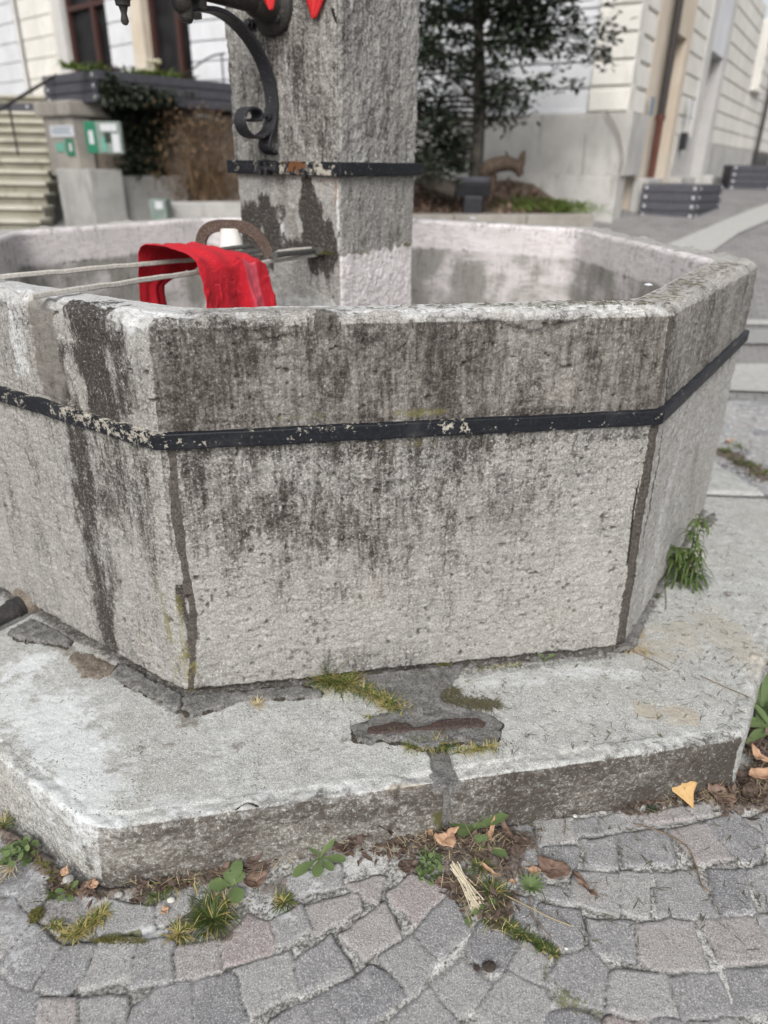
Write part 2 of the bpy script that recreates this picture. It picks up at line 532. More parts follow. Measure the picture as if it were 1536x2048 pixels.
def make_iron(name, paint, chipcol, rustcol, rough=0.5, speckle=0.0):
    t = NT(name)
    fine = t.noise(160, 5, 0.7)
    med = t.noise(45, 5, 0.7)
    chip = t.math('ADD', t.attr('chip'), t.math('ADD', t.math('MULTIPLY', t.math('SUBTRACT', med, 0.5), 2.6), t.math('MULTIPLY', t.math('SUBTRACT', fine, 0.5), 2.0)))
    c = t.mix(t.step(fine, 0.35, 0.75), paint, tuple(min(1, x * 1.7 + 0.006) for x in paint))
    dust = t.step(t.noise(9, 4, 0.7), 0.5, 0.75)
    c = t.mix(t.math('MULTIPLY', dust, 0.08), c, (0.25, 0.25, 0.25))
    cm = t.step(chip, 0.42, 0.52)
    c = t.mix(cm, c, t.mix(t.step(fine, 0.4, 0.6), chipcol, tuple(x * 0.6 for x in chipcol)))
    rm = t.step(t.math('ADD', t.attr('rust'), t.math('MULTIPLY', t.math('SUBTRACT', med, 0.5), 1.6)), 0.4, 0.6)
    c = t.mix(rm, c, t.mix(fine, rustcol, tuple(x * 0.35 for x in rustcol)))
    if speckle:
        c = t.mix(t.math('MULTIPLY', t.step(t.noise(420, 2, 0.6), 0.56, 0.70), speckle), c, (0.42, 0.37, 0.33))
    h = t.math('SUBTRACT', t.math('MULTIPLY', fine, 0.4), cm)
    return t.done(c, rough, t.bump(h, 0.35, 0.0012), spec=0.2)
M['band'] = make_iron("painted_iron_band", (0.008, 0.009, 0.012), (0.46, 0.43, 0.37), (0.20, 0.085, 0.035), 0.48)
M['iron'] = make_iron("dark_iron", (0.020, 0.020, 0.023), (0.20, 0.20, 0.205), (0.14, 0.07, 0.035), 0.5)
M['bronze'] = make_iron("dark_bronze", (0.030, 0.028, 0.026), (0.12, 0.12, 0.11), (0.10, 0.06, 0.04), 0.5)
M['rust_iron'] = make_iron("rusty_iron", (0.055, 0.036, 0.028), (0.10, 0.07, 0.055), (0.09, 0.045, 0.03), 0.8, 0.6)
M['bar'] = make_iron("crusted_bar", (0.36, 0.345, 0.315), (0.55, 0.53, 0.49), (0.05, 0.047, 0.042), 0.85, 0.5)
M['bar_dark'] = make_iron("dark_flat_bar", (0.055, 0.055, 0.052), (0.30, 0.30, 0.29), (0.05, 0.047, 0.042), 0.8, 0.3)
M['cramp'] = make_iron("rusty_cramp", (0.040, 0.027, 0.024), (0.16, 0.07, 0.045), (0.14, 0.05, 0.028), 0.8, 0.3)
M['pipe'] = make_iron("black_pipe", (0.028, 0.026, 0.026), (0.14, 0.10, 0.08), (0.12, 0.06, 0.035), 0.42)

def plain(name, c1, c2, scale=40, rough=0.85, bump=0.3, bd=0.002, detail=5, stretch=(1, 1, 1), spec=0.25):
    t = NT(name)
    v = t.vec(stretch)
    n1 = t.noise(scale, detail, 0.65, vec=v)
    return t.done(t.mix(t.step(n1, 0.3, 0.7), c1, c2), rough, t.bump(n1, bump, bd), spec=spec)
def mortar(name, c1, c2):
    t = NT(name)
    med = t.noise(36, 6, 0.65)
    sand = t.voro(260)
    g = t.noise(190, 4, 0.75)
    c = t.mix(t.step(med, 0.3, 0.7), c1, c2)
    c = t.mix(t.math('MULTIPLY', t.step(g, 0.5, 0.64), 0.7), c, (0.05, 0.047, 0.044))
    c = t.mix(t.math('MULTIPLY', t.step(g, 0.46, 0.34), 0.5), c, (0.40, 0.395, 0.385))
    c = t.mix(t.math('MULTIPLY', t.step(sand, 0.15, 0.06), 0.8), c, (0.52, 0.51, 0.5))
    return t.done(c, 0.93, t.bump(t.math('ADD', g, med), 0.8, 0.005), spec=0.15)
M['mortar'] = mortar("grey_mortar", (0.105, 0.102, 0.099), (0.225, 0.22, 0.213))
M['seam'] = plain("dark_seam_shade", (0.018, 0.016, 0.013), (0.075, 0.066, 0.052), 120, 0.95, 0.7, 0.003)  # painted shade for the gap under mortar edges
M['soilcake'] = mortar("earthy_mortar", (0.14, 0.11, 0.085), (0.25, 0.215, 0.175))
M['white_iron'] = plain("white_enamel", (0.72, 0.71, 0.68), (0.60, 0.58, 0.55), 30, 0.5, 0.1)

def cloth_mat():
    t = NT("red_cloth")
    pat = t.noise(34, 2, 0.5, vec=t.vec((1, 1, 1)), dist=3.0)
    line = t.step(t.math('ABSOLUTE', t.math('SUBTRACT', pat, 0.5)), 0.03, 0.0)
    weave = t.noise(700, 2)
    fade = t.attr('fade')
    c = t.mix(t.noise(8, 3), (0.38, 0.012, 0.020), (0.52, 0.022, 0.036))
    c = t.mix(t.math('MULTIPLY', fade, 0.8), c, (0.62, 0.115, 0.15))
    c = t.mix(t.math('MULTIPLY', line, 0.55), c, (0.66, 0.06, 0.08))
    h = t.math('ADD', t.math('MULTIPLY', weave, 0.4), line)
    t.b.inputs['Sheen Weight'].default_value = 0.04
    return t.done(c, 0.95, t.bump(h, 0.6, 0.0015), spec=0.05)
M['cloth'] = cloth_mat()
def knit_mat():
    t = NT("red_knit")
    v = t.vec((1, 1, 1), (0.0, 0.0, 0.5))
    w = t.n('ShaderNodeTexVoronoi'); w.inputs['Scale'].default_value = 330; w.inputs['Randomness'].default_value = 0.25
    t.put(w.inputs['Vector'], v)
    c = t.mix(t.step(w.outputs[0], 0.15, 0.7), (0.72, 0.055, 0.055), (0.38, 0.010, 0.014))
    return t.done(c, 0.8, t.bump(t.math('SUBTRACT', 1.0, w.outputs[0]), 0.7, 0.0015), spec=0.2)
M['knit'] = knit_mat()

def leafy(name, c1, c2, scale=120, rough=0.6, trans=0.25, tip=None):
    t = NT(name)
    n1 = t.noise(scale, 4, 0.6)
    rv = t.attr('tone')
    c = t.mix(t.math('ADD', t.math('MULTIPLY', n1, 0.4), t.math('MULTIPLY', rv, 0.6), clamp=True), c1, c2)
    if tip is not None:
        c = t.mix(t.step(t.attr('dry'), 0.3, 0.7), c, tip)
    t.put(t.b.inputs['Subsurface Weight'], 0.0)
    tr = t.n('ShaderNodeBsdfTranslucent')
    t.put(tr.inputs['Color'], c)
    ms = t.n('ShaderNodeMixShader')
    ms.inputs[0].default_value = trans
    t.done(c, rough, t.bump(n1, 0.3, 0.001), spec=0.3)
    t.t.links.new(t.b.outputs[0], ms.inputs[1])
    t.t.links.new(tr.outputs[0], ms.inputs[2])
    t.t.links.new(ms.outputs[0], t.out.inputs[0])
    return t.m
M['grass'] = leafy("grass_blades", (0.030, 0.052, 0.014), (0.15, 0.20, 0.05), tip=(0.40, 0.33, 0.13))
M['weed'] = leafy("weed_leaves", (0.06, 0.095, 0.035), (0.19, 0.26, 0.105))
M['narrow'] = leafy("narrow_leaves", (0.035, 0.065, 0.02), (0.12, 0.17, 0.045))
M['holly'] = leafy("holly_leaves", (0.018, 0.028, 0.018), (0.065, 0.08, 0.052), rough=0.4, trans=0.1)
M['ivy'] = leafy("ivy_leaves", (0.014, 0.020, 0.013), (0.05, 0.06, 0.038), rough=0.5, trans=0.1)
M['straw'] = leafy("straw", (0.30, 0.235, 0.135), (0.56, 0.475, 0.32), trans=0.1)
M['needle'] = leafy("pine_needles", (0.05, 0.048, 0.028), (0.14, 0.125, 0.075), trans=0.0)
M['drybush'] = leafy("dry_stems", (0.10, 0.062, 0.034), (0.24, 0.16, 0.095), trans=0.1)
M['brown_leaf'] = leafy("brown_leaf", (0.10, 0.064, 0.048), (0.25, 0.17, 0.13), 60, trans=0.1)
M['dark_leaf'] = leafy("dark_leaf", (0.045, 0.032, 0.026), (0.165, 0.118, 0.092), 60, trans=0.1)
M['tan_leaf'] = leafy("tan_leaf", (0.33, 0.19, 0.115), (0.54, 0.36, 0.24), 60, trans=0.15)
M['yellow_leaf'] = leafy("yellow_leaf", (0.46, 0.28, 0.11), (0.62, 0.42, 0.20), 60, trans=0.15)
M['moss'] = leafy("moss", (0.055, 0.058, 0.014), (0.19, 0.175, 0.045), trans=0.1)
M['twig'] = plain("twig_bark", (0.10, 0.07, 0.045), (0.24, 0.18, 0.12), 90)
M['bark'] = plain("bark", (0.022, 0.020, 0.018), (0.07, 0.062, 0.052), 30, stretch=(1, 1, 0.3))
M['straw_pale'] = plain('pale_straw', (.46, .40, .29), (.64, .58, .46), 220, .7, .2)
M['pebble'] = plain("pale_pebble", (0.40, 0.385, 0.35), (0.62, 0.60, 0.55), 60, 0.7)
M['grey_pebble'] = plain("grey_pebble", (0.22, 0.21, 0.19), (0.42, 0.41, 0.39), 120, 0.8)
M['dark_clump'] = plain("dark_clump", (0.025, 0.020, 0.018), (0.075, 0.06, 0.05), 150, 0.95, 0.8, 0.004)
M['fluff'] = plain("white_fluff", (0.40, 0.41, 0.44), (0.62, 0.63, 0.67), 160, 0.9)
# ------------------------------------------------------------------ ring builder: walls that run round a polygon
def corner_path(loop, k, t, r):
    """point on side k at fraction t (arrays), corners rounded with radius r"""
    N = len(loop)
    L = np.asarray(loop, float)
    A, B = L[k % N], L[(k + 1) % N]
    P0, P2 = L[(k - 1) % N], L[(k + 2) % N]
    ln = np.linalg.norm(B - A)
    d = (B - A) / ln
    out = A + np.outer(t, B - A)
    s = t * ln
    m = s < r
    if m.any():
        dp = (A - P0) / np.linalg.norm(A - P0)
        q = (0.5 + 0.5 * s[m] / r)[:, None]
        out[m] = (1 - q) ** 2 * (A - dp * r) + 2 * q * (1 - q) * A + q ** 2 * (A + d * r)
    s2 = (1 - t) * ln
    m = s2 < r
    if m.any():
        dn = (P2 - B) / np.linalg.norm(P2 - B)
        q = (0.5 - 0.5 * s2[m] / r)[:, None]
        out[m] = (1 - q) ** 2 * (B - d * r) + 2 * q * (1 - q) * B + q ** 2 * (B + dn * r)
    return out
def samples(sides):
    """sides: list of (side, t0, t1, n) -> arrays side, t"""
    S, T = [], []
    for k, t0, t1, n in sides:
        tt = np.linspace(t0, t1, n, endpoint=False)
        S.append(np.full(n, k)); T.append(tt)
    return np.concatenate(S), np.concatenate(T)

def inpoly_sd(X, Y, poly):
    """signed distance (positive inside)"""
    poly = np.asarray(poly, float)
    d = np.full(X.shape, 1e9); ins = np.zeros(X.shape, bool)
    n = len(poly)
    for i in range(n):
        a, b = poly[i], poly[(i + 1) % n]
        ab = b - a
        t = np.clip(((X - a[0]) * ab[0] + (Y - a[1]) * ab[1]) / max(ab @ ab, 1e-12), 0, 1)
        d = np.minimum(d, np.hypot(X - a[0] - t * ab[0], Y - a[1] - t * ab[1]))
        c = ((a[1] > Y) != (b[1] > Y))
        with np.errstate(divide='ignore', invalid='ignore'):
            xx = (b[0] - a[0]) * (Y - a[1]) / (b[1] - a[1] if b[1] != a[1] else 1e-12) + a[0]
        ins ^= c & (X < xx)
    return np.where(ins, d, -d)
# ------------------------------------------------------------------ the basin
ZP, ZR = 0.165, 1.112                      # step top, rim
OT = [(-.478, 1.430), (.648, 1.657), (1.290, 2.606), (1.06, 3.94), (.10, 4.41), (-1.045, 4.19), (-1.675, 3.21), (-1.456, 2.063)]
OB = [(-.504, 1.424), (.682, 1.646), (1.270, 2.556), (1.06, 3.94), (.10, 4.41), (-1.045, 4.19), (-1.675, 3.21), (-1.456, 2.063)]
IN = [(-.415, 1.556), (.585, 1.765), (1.105, 2.585), (.945, 3.80), (.075, 4.275), (-.985, 4.06), (-1.545, 3.17), (-1.335, 2.125)]
fountain = tag(empty("stone_fountain", (-.19, 2.906, 0)), "octagonal weathered stone fountain with iron bands and a square pillar standing in its basin", "fountain")

def onout(k, px, py):
    a = np.array(OT[k]) * .5 + np.array(OB[k]) * .5
    b = np.array(OT[(k + 1) % 8]) * .5 + np.array(OB[(k + 1) % 8]) * .5
    return onside(px, py, a, b)

def build_basin():
    S, T = samples([(0, 0, 1, 400), (1, 0, 1, 240), (2, 0, 1, 40), (3, 0, 1, 90), (4, 0, 1, 70), (5, 0, 1, 70), (6, 0, 1, 60), (7, 0, 1, 300)])
    r0, r1 = 0.022, 0.020
    prof = []                               # (where: 0 outer,1 rim fraction,2 inner ; frac in ; z)
    for z in np.linspace(ZP - 0.05, ZR - r0, 300): prof.append((0.0, z, 0))
    for a in np.linspace(0, math.pi / 2, 14)[1:]: prof.append((r0 * (1 - math.cos(a)), ZR - r0 + r0 * math.sin(a), 1))
    W = 0.125
    for d in np.linspace(r0, W - r1, 36)[1:]: prof.append((d, ZR, 1))
    for a in np.linspace(0, math.pi / 2, 8)[1:]: prof.append((W - r1 + r1 * math.sin(a), ZR - r1 + r1 * math.cos(a), 1))
    for z in np.linspace(ZR - r1, 0.50, 90)[1:]: prof.append((W, z, 2))
    D = np.array([p[0] / W for p in prof]); Z = np.array([p[1] for p in prof]); K = np.array([p[2] for p in prof])
    nS, nP = len(S), len(prof)
    pt = np.zeros((nS, 2)); pb = np.zeros((nS, 2)); pi = np.zeros((nS, 2))
    for k in range(8):
        m = S == k
        rr = 0.05 if k in (7, 0) else 0.03
        pt[m] = corner_path(OT, k, T[m], rr); pb[m] = corner_path(OB, k, T[m], rr * .6); pi[m] = corner_path(IN, k, T[m], 0.07)
    fz = np.clip((Z - ZP) / (ZR - ZP), 0, 1)
    outer = pb[:, None, :] + (pt - pb)[:, None, :] * fz[None, :, None]
    P = np.zeros((nS, nP, 3))
    P[..., :2] = outer + (pi[:, None, :] - outer) * D[None, :, None]
    P[..., 2] = Z[None, :]
    Nn = grid_normals(P, wrap=True)
    if (Nn[200, 100] @ np.array([0, -1, 0])) < 0: Nn = -Nn
    V = P.reshape(-1, 3)
    n_ = Nn.reshape(-1, 3)
    Sg = np.repeat(S, nP); Tg = np.repeat(T, nP); Kg = np.tile(K, nS); Zg = np.tile(Z, nS); Dg = np.tile(D, nS)
    out = Kg == 0; rim = Kg == 1; inn = Kg == 2
    near = np.isin(Sg, (0, 1, 7))
    big = fbm(V, 7, 3, seed=3) - .5
    midn = fbm(V, 38, 4, .6, seed=5) - .5
    fin = fbm(V, 150, 3, .6, seed=9) - .5
    streak = fbm(V, (34, 34, 5), 4, .6, seed=21)
    warp = (fbm(V, (34, 34, 14), 5, .7, seed=31) - .5) * 2.0 + .5
    hgt = big * 0.009 + midn * 0.0045 + fin * 0.003
    # pitting below the band on the front
    pz = fbm(V, 6, 3, seed=43) * np.where((Sg == 0), 1.0, .9)
    pit = sstep(.745, .81, fbm(V, (105, 105, 90), 2, .5, seed=41) + .35 * (pz - .5)) * np.where(Zg < .85, 1.0, .5)
    pit2 = sstep(.80, .82, fbm(V, (52, 52, 70), 2, .5, seed=44))
    terr = fbm(V, (30, 30, 75), 4, .6, seed=45)
    hgt += (sstep(.42, .58, terr) - .5) * .0022 * out
    hgt -= (pit * 0.0035 + pit2 * .007) * out
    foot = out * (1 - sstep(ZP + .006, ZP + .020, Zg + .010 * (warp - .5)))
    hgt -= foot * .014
    # worn, chipped upper edge
    edge = (np.exp(-((Zg - (ZR - .004)) / .03) ** 2) * (Dg < .35))
    hgt += edge * (fbm(V, 14, 4, .6, seed=51) - .56) * 0.045
    hgt *= np.where(inn, .35, 1.0) * np.where(rim & (Dg > .3), .7, 1.0)
    A = {k: np.zeros(len(V)) for k in ('dark', 'brown', 'pale', 'warm', 'coat', 'mort', 'rust', 'green', 'crack', 'pit')}
    def put(name, val, s=1.0):
        A[name] = np.maximum(A[name], val * s)
    f0 = (Sg == 0) & (Kg < 2); f1 = (Sg == 1) & (Kg < 2); f7 = (Sg == 7) & (Kg < 2)
    def px(k, pts): return [onout(k, *p) for p in pts]
    def st(k, mask, name, pts, r, s, soft=.8, wamt=.9):
        if name in ('dark', 'brown'): soft, r = min(1.0, soft + .35), np.asarray(r) * 1.25
        v = np.zeros(len(V)); v[mask] = stroke(V[mask], px(k, pts), r, soft, warp[mask], wamt)
        put(name, v, s * {'dark': 1.25, 'brown': 1.15}.get(name, 1.0))
    put('dark', foot, 1.2)  # shade of the foot gap painted into the stone
    A['pit'] = np.clip(pit * .8 + pit2, 0, 1) * out * near
    # --- front face, above the band
    tz = (Zg - .878) / (ZR - .878)
    low = np.clip((Zg - ZP) / (.835 - ZP), 0, 1)
    sweep = fbm(V, (7, 7, 2.2), 4, .6, seed=61) - .5
    A['brown'] += f0 * out * np.where(Zg > .86, .78 + .5 * sweep, .16 * sstep(.35, .8, Zg))
    A['dark'] += f0 * out * np.where(Zg > .86, .70 - .30 * Tg + 1.0 * sweep, (.54 + 1.2 * sweep) * sstep(.38, .80, Zg) * (1 - .75 * sstep(.70, .95, Tg)))
    A['dark'] += f0 * out * edge * .15
    st(0, f0, 'dark', [(330, 690), (420, 720), (560, 700)], .12, .52)
    st(0, f0, 'dark', [(340, 640), (480, 660), (640, 668), (760, 672)], .045, .60)
    st(0, f0, 'dark', [(318, 660), (322, 760), (335, 840)], .03, .70)
    st(0, f0, 'dark', [(470, 640), (478, 740), (490, 840)], .07, .52)
    st(0, f0, 'dark', [(640, 690), (650, 770), (655, 840)], .10, .48)
    st(0, f0, 'dark', [(790, 700), (800, 790), (820, 830)], .08, .40)
    st(0, f0, 'dark', [(890, 690), (905, 830)], .06, .36)
    st(0, f0, 'dark', [(1060, 700), (1050, 830)], .09, .42)
    st(0, f0, 'dark', [(1160, 660), (1180, 740)], .09, .44)
    st(0, f0, 'dark', [(350, 842), (700, 838), (1000, 830), (1320, 812)], .022, .55)
    st(0, f0, 'dark', [(860, 640), (1000, 640), (1150, 648), (1320, 640)], .022, .42)
    # --- front face, below the band
    st(0, f0, 'dark', [(360, 905), (560, 900), (800, 893), (1060, 885)], .06, .62)
    st(0, f0, 'dark', [(1060, 880), (1300, 866)], .025, .45)
    st(0, f0, 'dark', [(470, 960), (480, 1060)], .10, .46)
    st(0, f0, 'dark', [(600, 960), (640, 1080)], .13, .52)
    st(0, f0, 'dark', [(760, 950), (760, 1130)], .11, .44)
    st(0, f0, 'dark', [(880, 900), (905, 1090)], .08, .44)
    st(0, f0, 'dark', [(1010, 900), (1000, 1010)], .08, .40)
    st(0, f0, 'dark', [(430, 1030), (560, 1040), (700, 1070)], .085, .56)
    st(0, f0, 'brown', [(420, 1000), (700, 1080), (980, 1040)], .22, .42)
    st(0, f0, 'dark', [(700, 1160), (900, 1180)], .14, .20)
    st(0, f0, 'dark', [(390, 1385), (620, 1362), (900, 1335), (1225, 1300)], .020, .75)  # contact shade painted along the front foot
    st(0, f0, 'dark', [(660, 1330), (830, 1310)], .06, .34)
    st(0, f0, 'pale', [(1000, 1020), (1190, 1150)], .20, .30)
    st(0, f0, 'pale', [(560, 690), (580, 800)], .022, .42)
    st(0, f0, 'pale', [(1180, 1000), (1170, 1250)], .10, .28)
    st(0, f0, 'warm', [(740, 900), (760, 1060), (740, 1200)], .06, .45)
    st(0, f0, 'warm', [(1120, 1120), (1120, 1230)], .10, .35)
    st(0, f0, 'warm', [(1000, 760), (1250, 800)], .05, .3)
    st(0, f0, 'green', [(560, 838), (640, 834)], .012, .55)
    st(0, f0, 'green', [(790, 828), (885, 822)], .016, .75)
    st(0, f0, 'green', [(760, 890), (870, 884)], .018, .42)
    st(0, f0, 'green', [(930, 1335), (1060, 1322)], .012, .55)
    # dark wet-looking seam on the left edge, mortar seam on the right edge
    st(0, f0, 'mort', [(342, 890), (352, 1000), (366, 1120), (384, 1230), (384, 1330), (380, 1390)], [.015, .017, .014, .015, .012, .013], 1.0, .6, .8)
    st(0, f0, 'dark', [(360, 1180), (380, 1260), (385, 1320)], .018, .9, .5)
    st(0, f0, 'mort', [(1341, 640), (1338, 740), (1326, 830)], [.012, .018, .022], 1.0, .4, .5)
    st(0, f0, 'mort', [(1318, 860), (1298, 960), (1276, 1080), (1254, 1200), (1238, 1300)], [.026, .024, .024, .022, .024], 1.0, .4, .45)
    st(1, f1, 'mort', [(1352, 640), (1346, 740), (1336, 830)], [.012, .016, .02], 1.0, .4, .5)
    st(1, f1, 'mort', [(1330, 860), (1300, 1000), (1268, 1150), (1248, 1290)], .008, 1.0, .5, .5)
    st(0, f0, 'crack', [(1340, 632), (1330, 700), (1316, 780), (1310, 830)], .0035, 1, .5, .4)
    st(0, f0, 'crack', [(1296, 880), (1270, 1000), (1258, 1100), (1236, 1210), (1222, 1300)], .0035, 1, .5, .5)
    st(0, f0, 'green', [(352, 1200), (368, 1290), (378, 1385)], .026, .70, .9, 1.2)
    st(0, f0, 'green', [(388, 1330)], .018, .9, .6)
    dc = np.where(Sg == 1, Tg * 1.12, 9.0) + .014 * (warp - .5)
    put('mort', out * sstep(np.where(Zg > .86, .020, .030), np.where(Zg > .86, .012, .020), dc) if False else out * (1 - sstep(.016, .026, dc + np.where(Zg > .86, .008, 0))), 1.0)
    # --- the chips and the old socket in the rim
    for pts, r, h in (([(655, 646), (655, 656)], .030, .012), ([(500, 690), (540, 682), (580, 672)], .007, .005), ([(826, 634), (828, 660), (815, 690), (800, 702)], .007, .007),
                      ([(880, 640), (1000, 650), (1060, 672), (1180, 640)], .014, .006), ([(470, 668), (520, 676)], .014, .004)):
        v = np.zeros(len(V)); v[f0] = stroke(V[f0], px(0, pts), r, .5, warp[f0], .5)
        hgt -= v * h
    v = np.zeros(len(V)); v[f0] = stroke(V[f0], px(0, [(655, 640), (656, 655)]), .030, .15, warp[f0], .2)
    put('brown', v, 1.0); put('dark', v, .55)
    ring_ = np.clip(1 - np.abs(v - .5) * 2, 0, 1); put('crack', ring_, 1.0)
    st(0, f0, 'crack', [(828, 634), (827, 655), (815, 690), (800, 702)], .003, .9, .6)
    st(0, f0, 'crack', [(500, 692), (540, 684), (582, 672)], .003, .8, .6)
    # --- left face
    A['pale'] += f7 * out * .16
    A['brown'] += f7 * out * .16
    A['dark'] += f7 * out * (.22 + .8 * (fbm(V, (8, 8, 2), 3, seed=65) - .5))
    st(7, f7, 'brown', [(75, 640), (95, 720), (110, 775)], .055, 1.25, .25, .5)
    st(7, f7, 'dark', [(160, 640), (178, 720), (195, 800)], .090, 1.0, .3, .7)
    st(7, f7, 'dark', [(225, 690), (240, 800)], .06, .8)
    st(7, f7, 'brown', [(255, 700), (270, 830)], .06, .35)
    st(7, f7, 'dark', [(150, 840), (165, 960), (180, 1080), (205, 1190), (228, 1290)], [.095, .085, .06, .07, .055], .86, .6, .8)
    st(7, f7, 'dark', [(225, 880), (240, 1010)], .12, .62)
    st(7, f7, 'dark', [(285, 930), (300, 1060), (310, 1160)], .035, .56)
    st(7, f7, 'dark', [(205, 1100), (235, 1200)], .05, .40)
    st(7, f7, 'mort', [(322, 900), (335, 1020), (352, 1150)], [.02, .022, .016], .75, .5, .7)
    st(7, f7, 'dark', [(0, 800), (130, 850), (290, 890)], .03, .45)
    st(7, f7, 'dark', [(20, 900), (30, 1100)], .07, .22)
    st(7, f7, 'dark', [(75, 900), (95, 1180)], .05, .30)
    st(7, f7, 'pale', [(30, 640), (40, 740)], .05, .8)
    st(7, f7, 'pale', [(250, 640), (262, 760)], .035, .45)
    st(7, f7, 'pale', [(110, 1262), (180, 1300)], .035, .8)
    st(7, f7, 'warm', [(270, 1170), (300, 1330)], .06, .4)
    st(7, f7, 'green', [(315, 1150), (330, 1210), (350, 1300), (358, 1380)], [.008, .015, .020, .022], .72, .9, 1.2)
    st(7, f7, 'dark', [(30, 1225), (200, 1312), (350, 1392)], .014, .8)  # contact shade painted along the left foot
    # --- right face
    A['brown'] += f1 * out * np.where(Zg > .86, .60, .15 + .5 * (fbm(V, (9, 9, 2.5), 3, seed=62) - .5))
    A['dark'] += f1 * out * np.where(Zg > .86, .34 + .7 * (fbm(V, (9, 9, 2), 3, seed=63) - .5), .5 * (fbm(V, (9, 9, 2), 3, seed=64) - .5))
    A['pale'] += f1 * out * np.where(Zg < .83, .35, 0)
    st(1, f1, 'dark', [(1356, 660), (1352, 800)], .09, .45)
    st(1, f1, 'dark', [(1350, 810), (1420, 745), (1500, 665)], .05, .52)
    st(1, f1, 'dark', [(1420, 620), (1418, 720)], .12, .40)
    st(1, f1, 'dark', [(1500, 560), (1490, 640)], .10, .45)
    st(1, f1, 'pale', [(1280, 1200), (1330, 1000), (1360, 900)], .11, .55)
    st(1, f1, 'brown', [(1390, 900), (1370, 1060)], .05, .5)
    st(1, f1, 'dark', [(1420, 1000), (1412, 1030)], .03, .6)
    # --- rim top: pale, front and left palest, lichen at the right
    top = rim & (Dg > .16)
    A['pale'] += top * np.where(np.isin(Sg, (0, 7)), .75, .5)
    A['pale'] += edge * (Sg == 0) * .55 * (Tg > .45) + edge * (Sg == 7) * .6
    A['warm'] += top * ((Sg == 1) | ((Sg == 0) & (Tg > .6))) * .55
    v = np.zeros(len(V)); v[f0] = stroke(V[f0], [on(420, 622, ZR), on(560, 622, ZR), on(650, 620, ZR)], .05, .8, warp[f0], .8)
    put('dark', v, .36); A['pale'] -= v * .5
    put('green', top * ((Sg == 1) | ((Sg == 0) & (Tg > .8))) * sstep(.5, .7, fbm(V, 16, 4, seed=77)), .55)
    put('warm', np.isin(Sg, (2, 3, 4, 5, 6)) * rim * 1.0, .4)
    put('dark', np.isin(Sg, (2, 3)) * rim * sstep(.5, .68, fbm(V, 20, 4, seed=78)), .45)
    # --- inside: limewash, grime below the old water line
    inn2 = inn | (rim & (Dg > .86))
    coat = inn2 * (.62 + .55 * (fbm(V, (5, 5, 16), 4, seed=81) - .5))
    belt = sstep(.985, .955, Zg + .03 * (fbm(V, (9, 9, 3), 3, seed=83) - .5))
    grime = fbm(V, (7, 7, 5), 4, seed=85)
    coat -= inn2 * belt * (.14 + .30 * sstep(.36, .66, grime))
    A['coat'] += np.maximum(coat, 0)
    put('brown', inn2 * belt * (.35 + .65 * sstep(.36, .66, grime)), .48)
    put('warm', inn2 * belt, .22)
    put('dark', inn2 * np.exp(-((Zg - .968) / .006) ** 2) * sstep(.4, .6, fbm(V, (12, 12, 2), 3, seed=87)), .5)
    put('dark', inn2 * (Zg > ZR - .045) * sstep(.55, .7, fbm(V, (40, 40, 6), 3, seed=88)), .42)
    A['pale'] *= ~inn
    P2 = V + n_ * hgt[:, None]
    HM_RIM.add(P2[rim])
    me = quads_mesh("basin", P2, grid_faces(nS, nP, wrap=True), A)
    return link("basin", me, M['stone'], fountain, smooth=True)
basin = build_basin()
# floor of the basin
mb = MB(); mb.poly([(x, y, .52) for x, y in IN]); mb.build("basin_floor", M['stone'], fountain)

# ------------------------------------------------------------------ iron band round the basin
def band(name, loop, z0, z1, th, parent, chips, n=260, gap=0.004, pairs=None, corner=.012):
    """flat iron strip; chips: list of (pts3, radius, strength, attr)"""
    c = np.mean(loop, axis=0)
    lo = []
    Np = len(loop)
    for k in range(Np):
        a, b, d = np.array(loop[k - 1]), np.array(loop[k]), np.array(loop[(k + 1) % Np])
        e1 = (b - a) / np.linalg.norm(b - a); e2 = (d - b) / np.linalg.norm(d - b)
        n1 = np.array([e1[1], -e1[0]]); n2 = np.array([e2[1], -e2[0]])
        nn = (n1 + n2) / (1 + n1 @ n2)
        lo.append((b, nn))
    inner = [tuple(b + q * (gap - .010)) for b, q in lo]
    outer = [tuple(b + q * (gap + th)) for b, q in lo]
    S, T = samples([(k, 0, 1, n if (pairs is None or k in pairs) else 12) for k in range(Np)])
    prof = [(0, z0), (1, z0)] + [(1, z) for z in np.linspace(z0, z1, 14)[1:-1]] + [(1, z1), (0, z1)]
    e = .0016
    prof = [(0, z0), (.9, z0), (1, z0 + e)] + [(1, z) for z in np.linspace(z0 + e, z1 - e, 14)[1:-1]] + [(1, z1 - e), (.9, z1), (0, z1)]
    D = np.array([p[0] for p in prof]); Z = np.array([p[1] for p in prof])
    pi = np.zeros((len(S), 2)); po = np.zeros((len(S), 2))
    for k in range(Np):
        m = S == k
        pi[m] = corner_path(inner, k, T[m], corner); po[m] = corner_path(outer, k, T[m], corner)
    P = np.zeros((len(S), len(prof), 3))
    P[..., :2] = pi[:, None] + (po - pi)[:, None] * D[None, :, None]
    P[..., 2] = Z[None]
    V = P.reshape(-1, 3)
    V = V + (fbm(V, 12, 2, seed=4)[:, None] - .5) * np.array([.002, .002, .003])
    w = fbm(V, 60, 3, seed=12)
    A = {'chip': np.full(len(V), .0), 'rust': np.zeros(len(V))}
    for pts, r, s, at in chips:
        A[at] = np.maximum(A[at], s * stroke(V, pts, r, .9, w, .8))
    me = quads_mesh(name, V, grid_faces(len(S), len(prof), wrap=True), A)
    return link(name, me, M['band'], parent, smooth=False)
zb0, zb1 = .838, .874
fz = (.856 - ZP) / (ZR - ZP)
